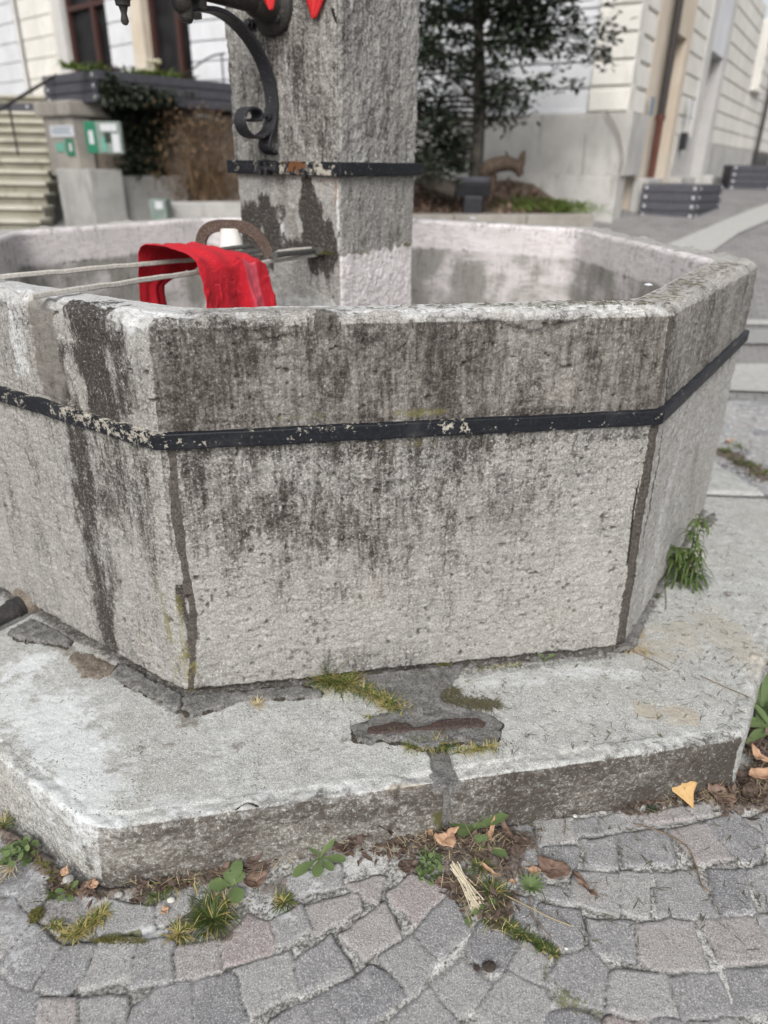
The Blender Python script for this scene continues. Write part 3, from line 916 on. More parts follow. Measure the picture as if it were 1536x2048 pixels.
BL = [tuple(np.array(b) * (1 - fz) + np.array(t) * fz) for b, t in zip(OB, OT)]
b_chips = [([onout(7, 130, 812), onout(7, 200, 840), onout(7, 300, 868)], .05, .50, 'chip'), ([onout(0, 318, 872), onout(0, 335, 870)], .03, .6, 'chip'),
           ([onout(0, 345, 880), onout(0, 400, 878)], .02, .6, 'chip'), ([onout(7, 150, 826), onout(7, 160, 826)], .05, .35, 'rust'), ([onout(7, 290, 866)], .02, .45, 'rust'),
           ([onout(0, 880, 850), onout(0, 930, 846)], .024, .80, 'chip'), ([onout(0, 770, 856)], .02, .5, 'chip'), ([onout(0, 600, 855), onout(0, 720, 852)], .03, .3, 'chip'),
           ([onout(0, 480, 878), onout(0, 520, 876)], .016, .35, 'chip'), ([onout(7, 20, 790), onout(7, 60, 800)], .03, .45, 'chip'), ([onout(0, 1230, 850)], .012, .55, 'chip')]
band("iron_band", BL, zb0, zb1, .009, basin, b_chips, n=420, gap=.007, pairs=(7, 0, 1))

# ------------------------------------------------------------------ the pillar
TH = rad(56.2)
E1 = np.array([math.cos(TH), math.sin(TH)]); E2 = np.array([-math.sin(TH), math.cos(TH)])
PS = .47
PF = np.array([-.1635, 2.571])
PIL = [tuple(PF + E2 * PS), tuple(PF), tuple(PF + E1 * PS), tuple(PF + (E1 + E2) * PS)]     # side 0 left face, side 1 right face
pn = -E1                                                  # outward normal of the left face
def onleft(px, py): return onside(px, py, PIL[0], PIL[1])
def onright(px, py): return onside(px, py, PIL[1], PIL[2])
def build_pillar():
    S, T = samples([(0, 0, 1, 170), (1, 0, 1, 170), (2, 0, 1, 20), (3, 0, 1, 20)])
    Z = np.linspace(.50, 2.25, 560)
    p = np.zeros((len(S), 2))
    for k in range(4):
        m = S == k
        p[m] = corner_path(PIL, k, T[m], .018)
    P = np.zeros((len(S), len(Z), 3)); P[..., :2] = p[:, None]; P[..., 2] = Z[None]
    # the upper block leans a hair outwards
    Nn = grid_normals(P, wrap=True)
    c = PF + (E1 + E2) * PS / 2
    if (Nn[80, 10, :2] @ (p[80] - c)) < 0: Nn = -Nn
    V = P.reshape(-1, 3); n_ = Nn.reshape(-1, 3)
    Sg = np.repeat(S, len(Z)); Tg = np.repeat(T, len(Z)); Zg = np.tile(Z, len(S))
    zb = 1.378
    up = Zg > zb
    hgt = (fbm(V, 9, 3, seed=103) - .5) * .012 + (fbm(V, 45, 4, .6, seed=105) - .5) * np.where(up, .009, .005) + (fbm(V, 140, 3, .6, seed=109) - .5) * .006
    hgt += (sstep(.35, .7, fbm(V, (70, 70, 45), 3, .55, seed=110)) - .5) * np.where(up, .004, .0015)
    hgt += np.where(up, .006, 0) * (Sg == 0)
    A = {k: np.zeros(len(V)) for k in ('dark', 'brown', 'pale', 'warm', 'coat', 'mort', 'rust', 'green', 'crack')}
    warp = (fbm(V, (34, 34, 12), 5, .7, seed=131) - .5) * 2.0 + .5
    l = Sg == 0; r = Sg == 1
    def st(mask, fn, name, pts, rr, s, soft=.8, wamt=.9):
        v = np.zeros(len(V)); v[mask] = stroke(V[mask], [fn(*q) for q in pts], rr, soft, warp[mask], wamt)
        A[name] = np.maximum(A[name], v * s)
    A['pale'] += up * (.12 + .2 * r)
    A['brown'] += (l & up) * .42
    A['dark'] += (l & up) * (.50 + .7 * (fbm(V, (10, 10, 3), 3, seed=66) - .5)) + (r & up) * (.40 + .8 * (fbm(V, (10, 10, 2), 3, seed=67) - .5))
    A['dark'] += (r & ~up) * .32 * (Zg > 1.1)
    # black film on the lower left face
    st(l, onleft, 'dark', [(500, 440), (500, 480), (520, 500)], .085, 1.35, .4, .9)
    st(l, onleft, 'dark', [(530, 410), (540, 450), (545, 490)], .055, 1.2, .4, .9)
    st(l, onleft, 'dark', [(612, 365), (618, 400), (630, 450), (640, 500)], [.022, .048, .08, .10], 1.4, .4, .8)
    st(l, onleft, 'dark', [(480, 415), (560, 420)], .04, .9, .6, 1.0)
    st(l, onleft, 'dark', [(495, 485), (560, 492), (650, 497)], .05, .95, .6, .9)
    st(l, onleft, 'brown', [(560, 360), (575, 420), (590, 490)], .05, .7)
    st(l, onleft, 'pale', [(562, 430), (570, 495)], .014, .8)
    st(l, onleft, 'rust', [(672, 365), (672, 410)], .008, .9)
    st(l, onleft, 'rust', [(640, 362), (666, 362)], .008, .7)
    st(l, onleft, 'dark', [(560, 360), (580, 372)], .02, .6)
    st(l, onleft, 'pale', [(673, 380), (678, 500)], .008, .8)
    st(l, onleft, 'dark', [(620, 540), (660, 520)], .10, .5)
    st(l, onleft, 'dark', [(670, 510), (676, 600)], .05, .45)
    # runs under the pipe flange
    st(l, onleft, 'dark', [(560, 90), (565, 160)], .05, .30)
    st(l, onleft, 'pale', [(570, 90), (578, 150), (585, 200), (590, 240)], .008, .75)
    st(l, onleft, 'pale', [(520, 90), (522, 200)], .006, .6)
    st(l, onleft, 'mort', [(540, 120), (560, 220), (560, 300)], .035, .40)
    st(l, onleft, 'crack', [(668, 20), (676, 60), (674, 100)], .004, .9, .6)
    # right face
    st(r, onright, 'dark', [(700, 360), (705, 480)], .05, .35)
    st(r, onright, 'dark', [(720, 480), (810, 470)], .03, .45)
    st(r, onright, 'dark', [(690, 330), (692, 20)], .02, .25)
    st(r, onright, 'dark', [(800, 10), (802, 30)], .012, .8)
    st(r, onright, 'brown', [(760, 100), (770, 250)], .10, .35)
    wl = 1.105 + .018 * (fbm(V, (40, 40, 2), 3, seed=141) - .5) * 2
    below = Zg < wl
    A['coat'] += below * r * (1.35 + .5 * (fbm(V, (6, 6, 14), 3, seed=143) - .5)) + below * l * .24
    A['pale'] += below * l * sstep(1.02, .92, Zg) * .6
    A['green'] += r * np.exp(-((Zg - wl) / .006) ** 2) * sstep(.5, .62, fbm(V, (22, 22, 1), 3, seed=145)) * 1.0
    A['dark'] *= ~(below & r)
    me = quads_mesh("pillar", V + n_ * hgt[:, None], grid_faces(len(S), len(Z), wrap=True), A)
    return link("pillar", me, M['stone'], fountain, smooth=True)
pillar = build_pillar()
pz0 = zat(680, 352, PF); pz1 = zat(680, 324, PF)
p_ch = [([onleft(480, 335)], .04, .75, 'chip'), ([onleft(520, 330), onleft(530, 340)], .04, .8, 'chip'), ([onleft(560, 340), onleft(640, 340), onleft(670, 345)], .05, .8, 'chip'),
        ([onleft(585, 335), onleft(610, 335)], .05, .95, 'rust'), ([onleft(668, 345)], .03, .9, 'rust')]
pband = band("iron_band", PIL, pz0, pz1, .012, pillar, p_ch, n=150, gap=.010, pairs=(0, 1), corner=.006)
mb = MB()                                                # clamp of the pillar band
q = onleft(541, 337)
n3 = np.array([pn[0], pn[1], 0]); e3 = np.array([E2[0], E2[1], 0])
mb.box(q + n3 * .030 + e3 * .014, (.012, .03, pz1 - pz0), bev=.002, ax=(e3, n3, (0, 0, 1)))
mb.box(q + n3 * .030 - e3 * .014, (.012, .03, pz1 - pz0), bev=.002, ax=(e3, n3, (0, 0, 1)))
mb.tube([q + n3 * .034 + e3 * .03, q + n3 * .034 - e3 * .05], .008, 10)
mb.lathe(q + n3 * .034 - e3 * .05, [(0, .013), (.006, .014), (.012, .012)], -e3, 6)
mb.build("clamp", M['iron'], pband)

# ------------------------------------------------------------------ the step slabs round the basin
SB = [(-.582, .990), (.884, 1.297), (1.68, 2.55), (1.36, 3.985), (.187, 4.812), (-1.272, 4.522), (-2.098, 3.285), (-1.80, 1.78)]
STP = [(-.578, 1.007), (.878, 1.303), (1.66, 2.54), (1.35, 3.97), (.185, 4.80), (-1.265, 4.51), (-2.09, 3.28), (-1.79, 1.79)]
cen = np.array([-.1925, 2.906])
SI = [tuple(np.array(b) + (cen - np.array(b)) * .05) for b in OB]
def build_slab(sides, profn, seed, tint=0.0):
    S, T = samples(sides)
    S = np.append(S, sides[-1][0]); T = np.append(T, sides[-1][2])
    nS = len(S)
    po = np.zeros((nS, 2)); pt = np.zeros((nS, 2)); pi = np.zeros((nS, 2))
    for k in range(8):
        m = S == k
        if m.any():
            po[m] = corner_path(SB, k, T[m], .03); pt[m] = corner_path(STP, k, T[m], .06); pi[m] = corner_path(SI, k, T[m], .02)
    r0 = .016
    wid = np.linalg.norm(pi - pt, axis=1).mean()
    prof = [(0, 0, z) for z in np.linspace(-.05, ZP - r0, profn[0])]
    prof += [(1, r0 * (1 - math.cos(a)), ZP - r0 + r0 * math.sin(a)) for a in np.linspace(0, math.pi / 2, 9)[1:]]
    prof += [(1, d, ZP) for d in np.linspace(r0, wid, profn[1])[1:]]
    D = np.array([p[1] / wid for p in prof]); Z = np.array([p[2] for p in prof])
    fz = np.clip(Z / ZP, 0, 1)
    base = po[:, None] + (pt - po)[:, None] * fz[None, :, None]
    P = np.zeros((nS, len(prof), 3)); P[..., :2] = base + (pi[:, None] - base) * D[None, :, None]; P[..., 2] = Z[None]
    Nn = grid_normals(P)
    j = len(prof) - 5
    if Nn[nS // 2, j, 2] < 0: Nn = -Nn
    V = P.reshape(-1, 3); n_ = Nn.reshape(-1, 3)
    Sg = np.repeat(S, len(prof)); Tg = np.repeat(T, len(prof)); Zg = np.tile(Z, nS); Dg = np.tile(D, nS)
    idx = np.repeat(np.arange(nS), len(prof))
    tops = Dg > .01
    hgt = (fbm(V, 5, 3, seed=203) - .5) * .012 + (fbm(V, 32, 4, .6, seed=205) - .5) * np.where(tops, .005, .010) + (fbm(V, 130, 3, .6, seed=207) - .5) * .0035
    e = np.exp(-((Zg - ZP + .008) / .022) ** 2) * (Dg < .09)
    hgt += e * (fbm(V, 11, 4, .6, seed=209) - .53) * .035
    A = {k: np.zeros(len(V)) for k in ('dark', 'brown', 'pale', 'warm', 'green', 'crack')}
    warp = (fbm(V, 32, 5, .7, seed=211) - .5) * 2.0 + .5
    def st(name, pts, rr, s, soft=.8, wamt=.9, h=0):
        v = stroke(V, pts, rr, soft, warp, wamt)
        A[name] = np.maximum(A[name], v * s)
        return v
    def tp(*pts): return [on(x, y, ZP) for x, y in pts]
    def sd(k, *pts): return [onside(x, y, SB[k], SB[(k + 1) % 8]) for x, y in pts]
    side = ~tops
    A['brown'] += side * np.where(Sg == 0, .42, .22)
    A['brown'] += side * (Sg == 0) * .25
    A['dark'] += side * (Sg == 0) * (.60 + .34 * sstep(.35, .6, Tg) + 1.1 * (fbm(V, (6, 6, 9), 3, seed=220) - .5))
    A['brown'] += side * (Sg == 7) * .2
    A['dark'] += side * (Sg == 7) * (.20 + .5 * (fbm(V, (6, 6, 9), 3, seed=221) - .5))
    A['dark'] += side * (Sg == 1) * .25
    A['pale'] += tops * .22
    st('dark', sd(0, (560, 1640), (700, 1635), (860, 1610)), .075, .85)
    st('dark', sd(0, (250, 1690), (420, 1660), (560, 1640)), .05, .75)
    st('dark', sd(0, (930, 1600), (1150, 1560), (1300, 1530), (1460, 1500)), .060, .80)
    st('dark', sd(0, (950, 1640), (1150, 1600), (1350, 1560)), .04, .6)
    st('dark', sd(7, (130, 1640), (155, 1690), (175, 1740)), .02, .85)
    st('green', sd(0, (880, 1640), (890, 1665)), .035, .9)
    st('dark', sd(0, (880, 1590), (884, 1660)), .025, .9)
    st('pale', tp((0, 1400), (90, 1430), (140, 1520), (160, 1630)), .16, .85)  # left corner paled, skylight from the left painted in
    st('pale', tp((160, 1640), (400, 1610), (700, 1580), (850, 1575)), .06, .5)
    st('pale', tp((930, 1575), (1150, 1530), (1400, 1470)), .06, .45)
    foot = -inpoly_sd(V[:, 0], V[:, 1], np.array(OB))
    A['dark'] = np.maximum(A['dark'], sstep(.030, .004, foot + .012 * (warp - .5)) * .85)  # crevice dirt and painted contact shade where the basin stands
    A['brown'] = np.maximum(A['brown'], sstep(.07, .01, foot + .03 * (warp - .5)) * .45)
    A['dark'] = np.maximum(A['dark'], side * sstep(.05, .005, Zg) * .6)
    st('pale', tp((60, 1330)), .10, .95)
    st('pale', tp((960, 1370), (1150, 1345), (1260, 1350)), .05, .55)
    st('warm', tp((1290, 1420), (1380, 1430)), .05, .9)
    st('warm', tp((1330, 1290), (1430, 1240), (1500, 1320)), .12, .62)
    st('warm', tp((840, 1570), (780, 1585)), .03, .8)
    st('warm', tp((185, 1320), (215, 1340)), .035, 1.0)
    st('brown', tp((120, 1290), (200, 1330), (300, 1385), (385, 1440)), .03, .75)
    for q in ((270, 1498), (330, 1490), (690, 1480), (240, 1530), (215, 1540), (470, 1490), (620, 1500), (360, 1450), (345, 1385)):
        st('brown', tp(q, (q[0] + 18, q[1] - 3)), .014, .6)
    st('dark', tp((1230, 1310), (1100, 1330), (900, 1350)), .018, .5)
    # broken flake on the front edge of the left slab
    cr = tp((385, 1640), (430, 1634), (470, 1618), (492, 1606), (512, 1610), (530, 1620), (560, 1624))
    v = stroke(V, cr, .0035, .7, warp, .6); A['crack'] = np.maximum(A['crack'], v); hgt -= v * .006
    v = stroke(V, tp((420, 1646), (490, 1628), (550, 1634)), .022, .6, warp, .7); hgt -= v * .007; A['pale'] += v * .8
    # ragged ends at a joint
    for endi, sg in ((0, 1), (nS - 1, -1)):
        a = np.minimum(np.linalg.norm(P[endi][None, :, :2] - P[..., :2], axis=-1).reshape(-1), 1)
        jag = .006 + .010 * (fbm(V, 35, 3, seed=230 + endi % 7) - .3)
        q = sstep(jag + .012, jag, a)
        V = V.copy(); V[:, 2] -= q * tops * .05
        A['dark'] = np.maximum(A['dark'], sstep(.03, .008, a) * .6)
    HM_STEP.add((V + n_ * hgt[:, None])[tops])
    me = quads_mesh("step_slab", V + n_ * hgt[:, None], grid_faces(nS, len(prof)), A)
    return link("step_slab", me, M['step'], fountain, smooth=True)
JT = .502
build_slab([(7, .42, 1, 200), (0, 0, JT - .006, 210)], (44, 130), 1)
build_slab([(0, JT + .006, 1, 220), (1, 0, 1, 260), (2, 0, .12, 16)], (44, 130), 2)
build_slab([(2, .125, 1, 40), (3, 0, 1, 40), (4, 0, .5, 20)], (10, 30), 3)
build_slab([(4, .505, 1, 20), (5, 0, 1, 30), (6, 0, 1, 40), (7, 0, .415, 60)], (10, 40), 4)
# bedding under the joints
for k, t in ((0, JT), (2, .1225), (4, .5025), (7, .4175)):
    a = np.array(SB[k]) * (1 - t) + np.array(SB[(k + 1) % 8]) * t; b = np.array(SI[k]) * (1 - t) + np.array(SI[(k + 1) % 8]) * t
    d = b - a; L = np.linalg.norm(d); c = a + d * .5 + d / L * .006
    mb = MB(); mb.box((c[0], c[1], .070), (L - .012, .07, .165), math.atan2(d[1], d[0]), bev=.006)
    mb.build("joint_bedding", M['mortar'], fountain)

# ------------------------------------------------------------------ mortar patches and the iron cramp
def patch(name, poly, z0, h, mat, parent, res=.004, edge=.006, rough=.004, jag=.009, dome=0.0, seed=1, attrs=None, seam=0.0):
    poly = np.asarray(poly, float)[:, :2]
    x0, y0 = poly.min(0) - .01; x1, y1 = poly.max(0) + .01
    nx, ny = int((x1 - x0) / res) + 2, int((y1 - y0) / res) + 2
    X, Y = np.meshgrid(x0 + np.arange(nx) * res, y0 + np.arange(ny) * res, indexing='ij')
    P3 = np.stack([X.ravel(), Y.ravel(), np.zeros(X.size)], 1)
    sd_ = inpoly_sd(X, Y, poly) + jag * 2.6 * (fbm(P3, 60, 4, .65, seed=seed).reshape(X.shape) - .5)
    prof = np.sqrt(np.clip(sd_ / edge, 0, 1))
    Zz = z0 - .006 + (h + .006) * prof + dome * sstep(0, .05, sd_) + rough * 2 * (fbm(P3, 60, 4, .6, seed=seed + 3).reshape(X.shape) - .5) + rough * 3 * (fbm(P3, 12, 2, seed=seed + 4).reshape(X.shape) - .5)
    keep = sd_ > -res * 1.2
    idx = -np.ones(X.shape, int)
    F = grid_faces(nx, ny)
    kf = keep.ravel()[F].all(1)
    F = F[kf]
    used = np.unique(F)
    mp = -np.ones(X.size, int); mp[used] = np.arange(len(used))
    V = np.stack([X.ravel(), Y.ravel(), Zz.ravel()], 1)[used]
    me = quads_mesh(name, V, mp[F], {k: np.full(len(V), v) for k, v in (attrs or {}).items()})
    o = link(name, me, mat, parent, smooth=True)
    if seam:
        c = poly.mean(0); d = poly - c
        big = poly + d / np.linalg.norm(d, axis=1, keepdims=True) * seam
        patch("shade_seam", big, z0, .0025, M['seam'], parent, res, .006, .0018, .008, 0, seed + 50)  # wider dark sheet below, stands in for shade under the patch edge
    return o
def pts_on(z, *p): return [on(x, y, z)[:2] for x, y in p]
def crop(ox, oy, s, *p): return [(ox + x / s, oy + y / s) for x, y in p]
pp = crop(600, 1300, 3.49, (440, 190), (700, 165), (900, 135), (1135, 110), (1115, 200), (1060, 250), (1000, 300), (990, 360), (1080, 400), (1200, 430), (1340, 470), (1415, 520), (1400, 590), (1360, 660),
          (1270, 690), (1130, 650), (960, 680), (850, 695), (740, 655), (560, 640), (480, 665), (370, 630), (350, 540), (480, 490), (580, 450), (700, 430), (620, 350), (560, 300), (480, 230))
mpatch = patch("mortar_patch", pts_on(ZP, *pp), ZP, .011, M['mortar'], fountain, seam=.007, res=.003, edge=.005)
cp = crop(600, 1300, 3.49, (470, 540), (560, 525), (640, 505), (760, 505), (800, 545), (900, 525), (960, 488), (1120, 475), (1240, 480), (1300, 510), (1280, 535), (1120, 545), (940, 560), (760, 570), (640, 580), (530, 595), (470, 580))
cr_ = patch("iron_cramp", pts_on(ZP + .011, *cp), ZP + .012, .0035, M['cramp'], mpatch, res=.003, edge=.003, rough=.0012, jag=.002, attrs={'rust': .22, 'chip': .05})
f1_ = crop(0, 1130, 3.657, (60, 500), (230, 400), (330, 440), (540, 560), (490, 610), (420, 600), (290, 575), (100, 550))
patch("mortar_fillet", pts_on(ZP, *f1_), ZP, .010, M['mortar'], fountain, seam=.007, res=.003, seed=5)
f2_ = crop(0, 1130, 3.657, (815, 800), (870, 720), (1090, 845), (1350, 965), (1320, 1070), (1270, 1075), (1180, 1010), (1080, 975), (1020, 930), (950, 910), (880, 865))
patch("mortar_fillet", pts_on(ZP, *f2_), ZP, .011, M['mortar'], fountain, seam=.007, res=.003, seed=6)
f3_ = crop(0, 1000, 2.0, (733, 795), (720, 845), (770, 868), (830, 850), (890, 835), (960, 805), (1100, 800), (1180, 800), (1290, 790), (1300, 760), (1200, 742), (1000, 762), (800, 785))
patch("mortar_fillet", pts_on(ZP, *f3_), ZP, .008, M['mortar'], fountain, seam=.007, res=.003, seed=7)
patch("mortar_fillet", pts_on(ZP, (1225, 1310), (1240, 1262), (1268, 1225), (1300, 1185), (1330, 1150), (1334, 1166), (1308, 1205), (1290, 1245), (1270, 1300)), ZP, .012, M['mortar'], fountain, seam=.007, res=.003, seed=8)
patch("mortar_fillet", pts_on(ZP, (1405, 1040), (1428, 1025), (1432, 1042), (1420, 1056), (1402, 1054)), ZP, .010, M['mortar'], fountain, seam=.007, res=.004, seed=9)
patch("mortar_fillet", pts_on(ZP, *crop(0, 1130, 3.657, (470, 660), (560, 590), (700, 650), (860, 740), (810, 810), (740, 850), (600, 830), (540, 750))), ZP, .004, M['soilcake'], fountain, res=.003, edge=.02, seed=10)
# ------------------------------------------------------------------ ground: a slope that climbs behind the fountain
def gz(x, y):
    t = np.clip((np.asarray(y, float) - 4.6) / 9.0, 0, 1)
    return 1.02 * t * t * (3 - 2 * t) * (0.55 + 0.45 * sstep(-3.0, 1.0, np.asarray(x, float)))
def ongz(px, py):
    Y = 3.0
    for _ in range(60):
        p = aty(px, py, Y)
        e = p[2] - float(gz(p[0], p[1]))
        Y += e * 2.5
        Y = max(1.0, min(Y, 40))
    return aty(px, py, Y)

# stones traced on the two halves of the foreground (2x crops)
L7 = """0,335 60,358 200,452 168,498 80,588 0,560|0,612 68,602 122,688 20,822 0,826|132,700 244,786 112,946 0,880 18,838|196,608 345,596 352,668 246,722 160,672
362,605 606,640 612,712 410,750|628,628 758,560 762,642 646,702|256,792 396,790 330,908 272,980 152,950|414,774 546,770 525,900 460,932 332,952|562,770 690,780 684,924 524,946
722,792 884,772 886,880 718,912|898,792 990,664 1082,702 1086,810 902,856|1094,690 1202,624 1240,716 1112,782|1142,522 1352,470 1362,548 1192,580|1232,632 1430,584 1438,630 1270,732
1370,742 1536,622 1596,746 1456,836|942,882 1152,816 1200,974 988,1056|1192,862 1322,756 1400,886 1212,976|776,930 930,892 984,1050 962,1120 770,1120|642,952 770,926 764,1120 516,1120 542,1030
332,1002 500,996 488,1120 325,1120|166,1006 314,1006 308,1120 134,1120|0,930 92,962 150,976 132,1110 0,1120|1088,1100 1310,980 1384,1096 1360,1130 1100,1130|1328,972 1490,872 1622,962 1482,1096 1394,1092
1400,545 1530,515 1500,615 1430,570|90,470 196,470 180,590 100,660 80,600"""
R8 = """20,582 110,506 244,574 126,688|126,736 266,592 336,722 216,824|0,832 110,748 206,852 92,984 16,884|336,782 396,692 524,770 480,878 430,880 342,822|546,766 638,830 634,944 502,880
196,942 310,846 430,942 362,1024 290,1068|362,1032 500,892 638,962 648,1040 610,1120 440,1120|26,1092 186,952 292,1100 270,1130 30,1130|652,932 700,832 818,806 884,890 870,1030 740,1002|892,902 1120,902 1144,1050 1050,1084 906,1040
1152,922 1330,902 1404,1060 1202,1080|1382,892 1545,880 1545,1050 1432,1050 1402,960|822,690 990,690 994,848 852,820|1012,702 1230,692 1284,880 1082,878 1022,830|1262,677 1470,677 1540,760 1540,838 1362,858
1490,677 1550,668 1550,740|632,622 780,652 790,790 732,790 622,722|758,610 772,492 930,502 928,658|952,492 1050,497 1058,664 957,640|1086,502 1250,492 1320,654 1116,660|1302,492 1430,492 1480,648 1352,654
1456,490 1545,468 1545,650|606,292 750,282 760,360 626,394|756,292 840,272 868,338 776,344|872,280 985,232 1024,294 882,330|1022,272 1200,236 1224,280 1062,300|1142,332 1290,302 1384,430 1256,458
1302,292 1400,262 1518,350 1500,448 1420,438|1442,282 1550,258 1550,370|942,347 1124,332 1158,454 967,458|802,372 910,362 928,470 812,464|642,402 770,397 754,474 662,450|1202,242 1290,212 1318,260 1242,275
512,602 590,592 588,688 532,678|602,542 740,562 720,602 642,580|660,1060 760,1046 850,1080 850,1130 640,1130|900,1080 1050,1092 1040,1130 880,1130|1080,1092 1190,1100 1190,1130 1070,1130|1220,1092 1400,1080 1420,1130 1210,1130"""
STONES = []
def _parse(s, ox):
    for line in s.split('\n'):
        for q in line.split('|'):
            pts = [tuple(map(float, w.split(','))) for w in q.split()]
            STONES.append(np.array([on(ox + x / 2, 1500 + y / 2, 0.0)[:2] for x, y in pts]))
_parse(L7, 0); _parse(R8, 768)
random.seed(4)
for _p in (((420, 250), (560, 240), (560, 330), (430, 340)),): pass
# generic courses outside the traced area
def generic(x0, x1, y0, y1, ang, size, skip):
    ca, sa = math.cos(ang), math.sin(ang)
    out = []
    rng = random.Random(11)
    R = 6.0
    c = ((x0 + x1) / 2, (y0 + y1) / 2)
    v = -R
    while v < R:
        hh = size * rng.uniform(.92, 1.1)
        u = -R + rng.uniform(0, size)
        while u < R:
            w = size * rng.uniform(.85, 1.25)
            bow = .03 * math.sin(u * 1.3)
            q = []
            for (a, b) in ((u, v), (u + w, v), (u + w, v + hh), (u, v + hh)):
                aa = a + rng.uniform(-.006, .006) + (.008 if a == u else -.008)
                bb = b + rng.uniform(-.006, .006) + (.008 if b == v else -.008) + bow
                q.append((c[0] + aa * ca - bb * sa, c[1] + aa * sa + bb * ca))
            q = np.array(q)
            m = q.mean(0)
            if x0 < m[0] < x1 and y0 < m[1] < y1 and not skip(m): out.append(q)
            u += w
        v += hh
    return out
_sp = np.array(SB)
def in_step(m, pad=0.0):
    return inpoly_sd(np.array([m[0]]), np.array([m[1]]), _sp)[0] > -pad

def paving_patch(x0, x1, y0, y1, res, stones, seed, fine=True):
    nx, ny = int((x1 - x0) / res) + 1, int((y1 - y0) / res) + 1
    X, Y = np.meshgrid(np.linspace(x0, x1, nx), np.linspace(y0, y1, ny), indexing='ij')
    P3 = np.stack([X.ravel(), Y.ravel(), np.zeros(X.size)], 1)
    w1 = (fbm(P3, 28, 3, seed=seed).reshape(X.shape) - .5); w2 = (fbm(P3, 28, 3, seed=seed + 9).reshape(X.shape) - .5)
    Xw = X + w1 * .016; Yw = Y + w2 * .016
    best = np.full(X.shape, -1.0); second = np.full(X.shape, -1.0); tone = np.zeros(X.shape); tilt = np.zeros(X.shape)
    rng = random.Random(seed)
    for q in stones:
        tn = rng.random(); ta, tb, th = rng.uniform(-.018, .018), rng.uniform(-.018, .018), rng.uniform(-.0028, .0028)
        lo = q.min(0) - .03; hi = q.max(0) + .03
        i0, i1 = np.searchsorted(X[:, 0], [lo[0], hi[0]]); j0, j1 = np.searchsorted(Y[0], [lo[1], hi[1]])
        if i1 <= i0 or j1 <= j0: continue
        sl = (slice(i0, i1), slice(j0, j1))
        sd_ = inpoly_sd(Xw[sl], Yw[sl], q)
        m = sd_ > best[sl]
        b = best[sl]; s2 = second[sl]; s2 = np.where(m, b, np.maximum(s2, sd_)); second[sl] = s2; b = np.where(m, sd_, b); best[sl] = b
        t = tone[sl]; t[m] = tn; tone[sl] = t
        c = q.mean(0)
        tl = tilt[sl]; tl[m] = (th + (X[sl] - c[0]) * ta + (Y[sl] - c[1]) * tb)[m]; tilt[sl] = tl
    best = np.minimum(best, (best - np.maximum(second, -.02)) * .9 - .008)
    s = sstep(-.0085, -.0055, best)
    edge = np.exp(-((best + .0088) / .0020) ** 2) * sstep(.42, .62, fbm(P3, 22, 3, seed=seed + 8).reshape(X.shape))  # thin shade lines painted along the sett edges
    dome = .0058 * np.sqrt(np.clip((best + .008) / .007, 0, 1))
    n1 = fbm(P3, 55, 4, .6, seed=seed + 3).reshape(X.shape) - .5
    n2 = fbm(P3, 20, 3, .6, seed=seed + 5).reshape(X.shape) - .5
    n3 = fbm(P3, 140, 3, .6, seed=seed + 6).reshape(X.shape) - .5
    Z = s * (dome + tilt + n1 * .0022 + n3 * .0020 + n2 * .002) + (1 - s) * (n1 * .006 + n3 * .003 - .001)
    V = np.stack([X.ravel(), Y.ravel(), Z.ravel()], 1)
    A = {'stone': s.ravel(), 'tone': tone.ravel(), 'lime': np.full(X.size, .36), 'soil': np.zeros(X.size), 'moss': np.zeros(X.size), 'film': np.zeros(X.size), 'dark': np.zeros(X.size), 'edge': edge.ravel()}
    return V, grid_faces(nx, ny), A, s.ravel()

V, F, A, s_ = paving_patch(-1.5, 1.5, .26, 1.80, .0037, STONES + generic(-1.6, 1.6, .1, 1.9, .25, .105, lambda m: in_step(m, .02) or any(np.abs(q.mean(0) - m).max() < .085 for q in STONES)), 3)
warp = (fbm(V, 30, 5, .7, seed=301) - .5) * 2.2 + .5
def gs(name, pts, r, sgth, soft=.8, wamt=1.0, h=0.0):
    v = stroke(V * [1, 1, 0], [on(x, y, 0) * [1, 1, 0] for x, y in pts], r, soft, warp, wamt)
    A[name] = np.maximum(A[name], v * sgth)
    if h: V[:, 2] += v * h * (0.4 + 1.2 * warp)
gs('soil', [(0, 1660), (60, 1710), (120, 1760), (200, 1800)], .022, .95, h=.010)
gs('soil', [(210, 1790), (300, 1780), (420, 1755), (560, 1725), (700, 1690), (860, 1655)], .024, .95, h=.012)
gs('soil', [(520, 1790), (560, 1770)], .03, .55)
gs('soil', [(690, 1690), (740, 1680), (790, 1690), (880, 1680)], .045, 1.0, h=.010)
gs('soil', [(880, 1680), (960, 1690), (1030, 1690), (1020, 1740), (900, 1720)], .055, 1.0, h=.010)
gs('soil', [(900, 1760), (960, 1790), (1020, 1800), (990, 1850)], .035, .95, h=.006)
gs('soil', [(980, 1830), (1070, 1880), (1110, 1910)], .022, .55)
gs('soil', [(1250, 1620), (1330, 1590), (1400, 1580), (1480, 1570), (1536, 1560)], .03, .85, h=.008)
gs('soil', [(1440, 1600), (1536, 1610), (1536, 1480)], .055, 1.0, h=.012)
gs('soil', [(1180, 1620), (1060, 1640)], .02, .5)
gs('soil', [(380, 1840), (450, 1860)], .04, .6)
gs('lime', [(600, 1740), (680, 1720), (740, 1730)], .05, .85)
gs('film', [(620, 1745), (720, 1720)], .05, .62)
gs('film', [(480, 1780), (530, 1800), (560, 1830)], .04, .62)
gs('film', [(190, 1800), (215, 1810)], .04, .75)
gs('film', [(290, 1870), (320, 1868)], .02, .8)
gs('film', [(20, 1830), (60, 1900)], .05, .45)
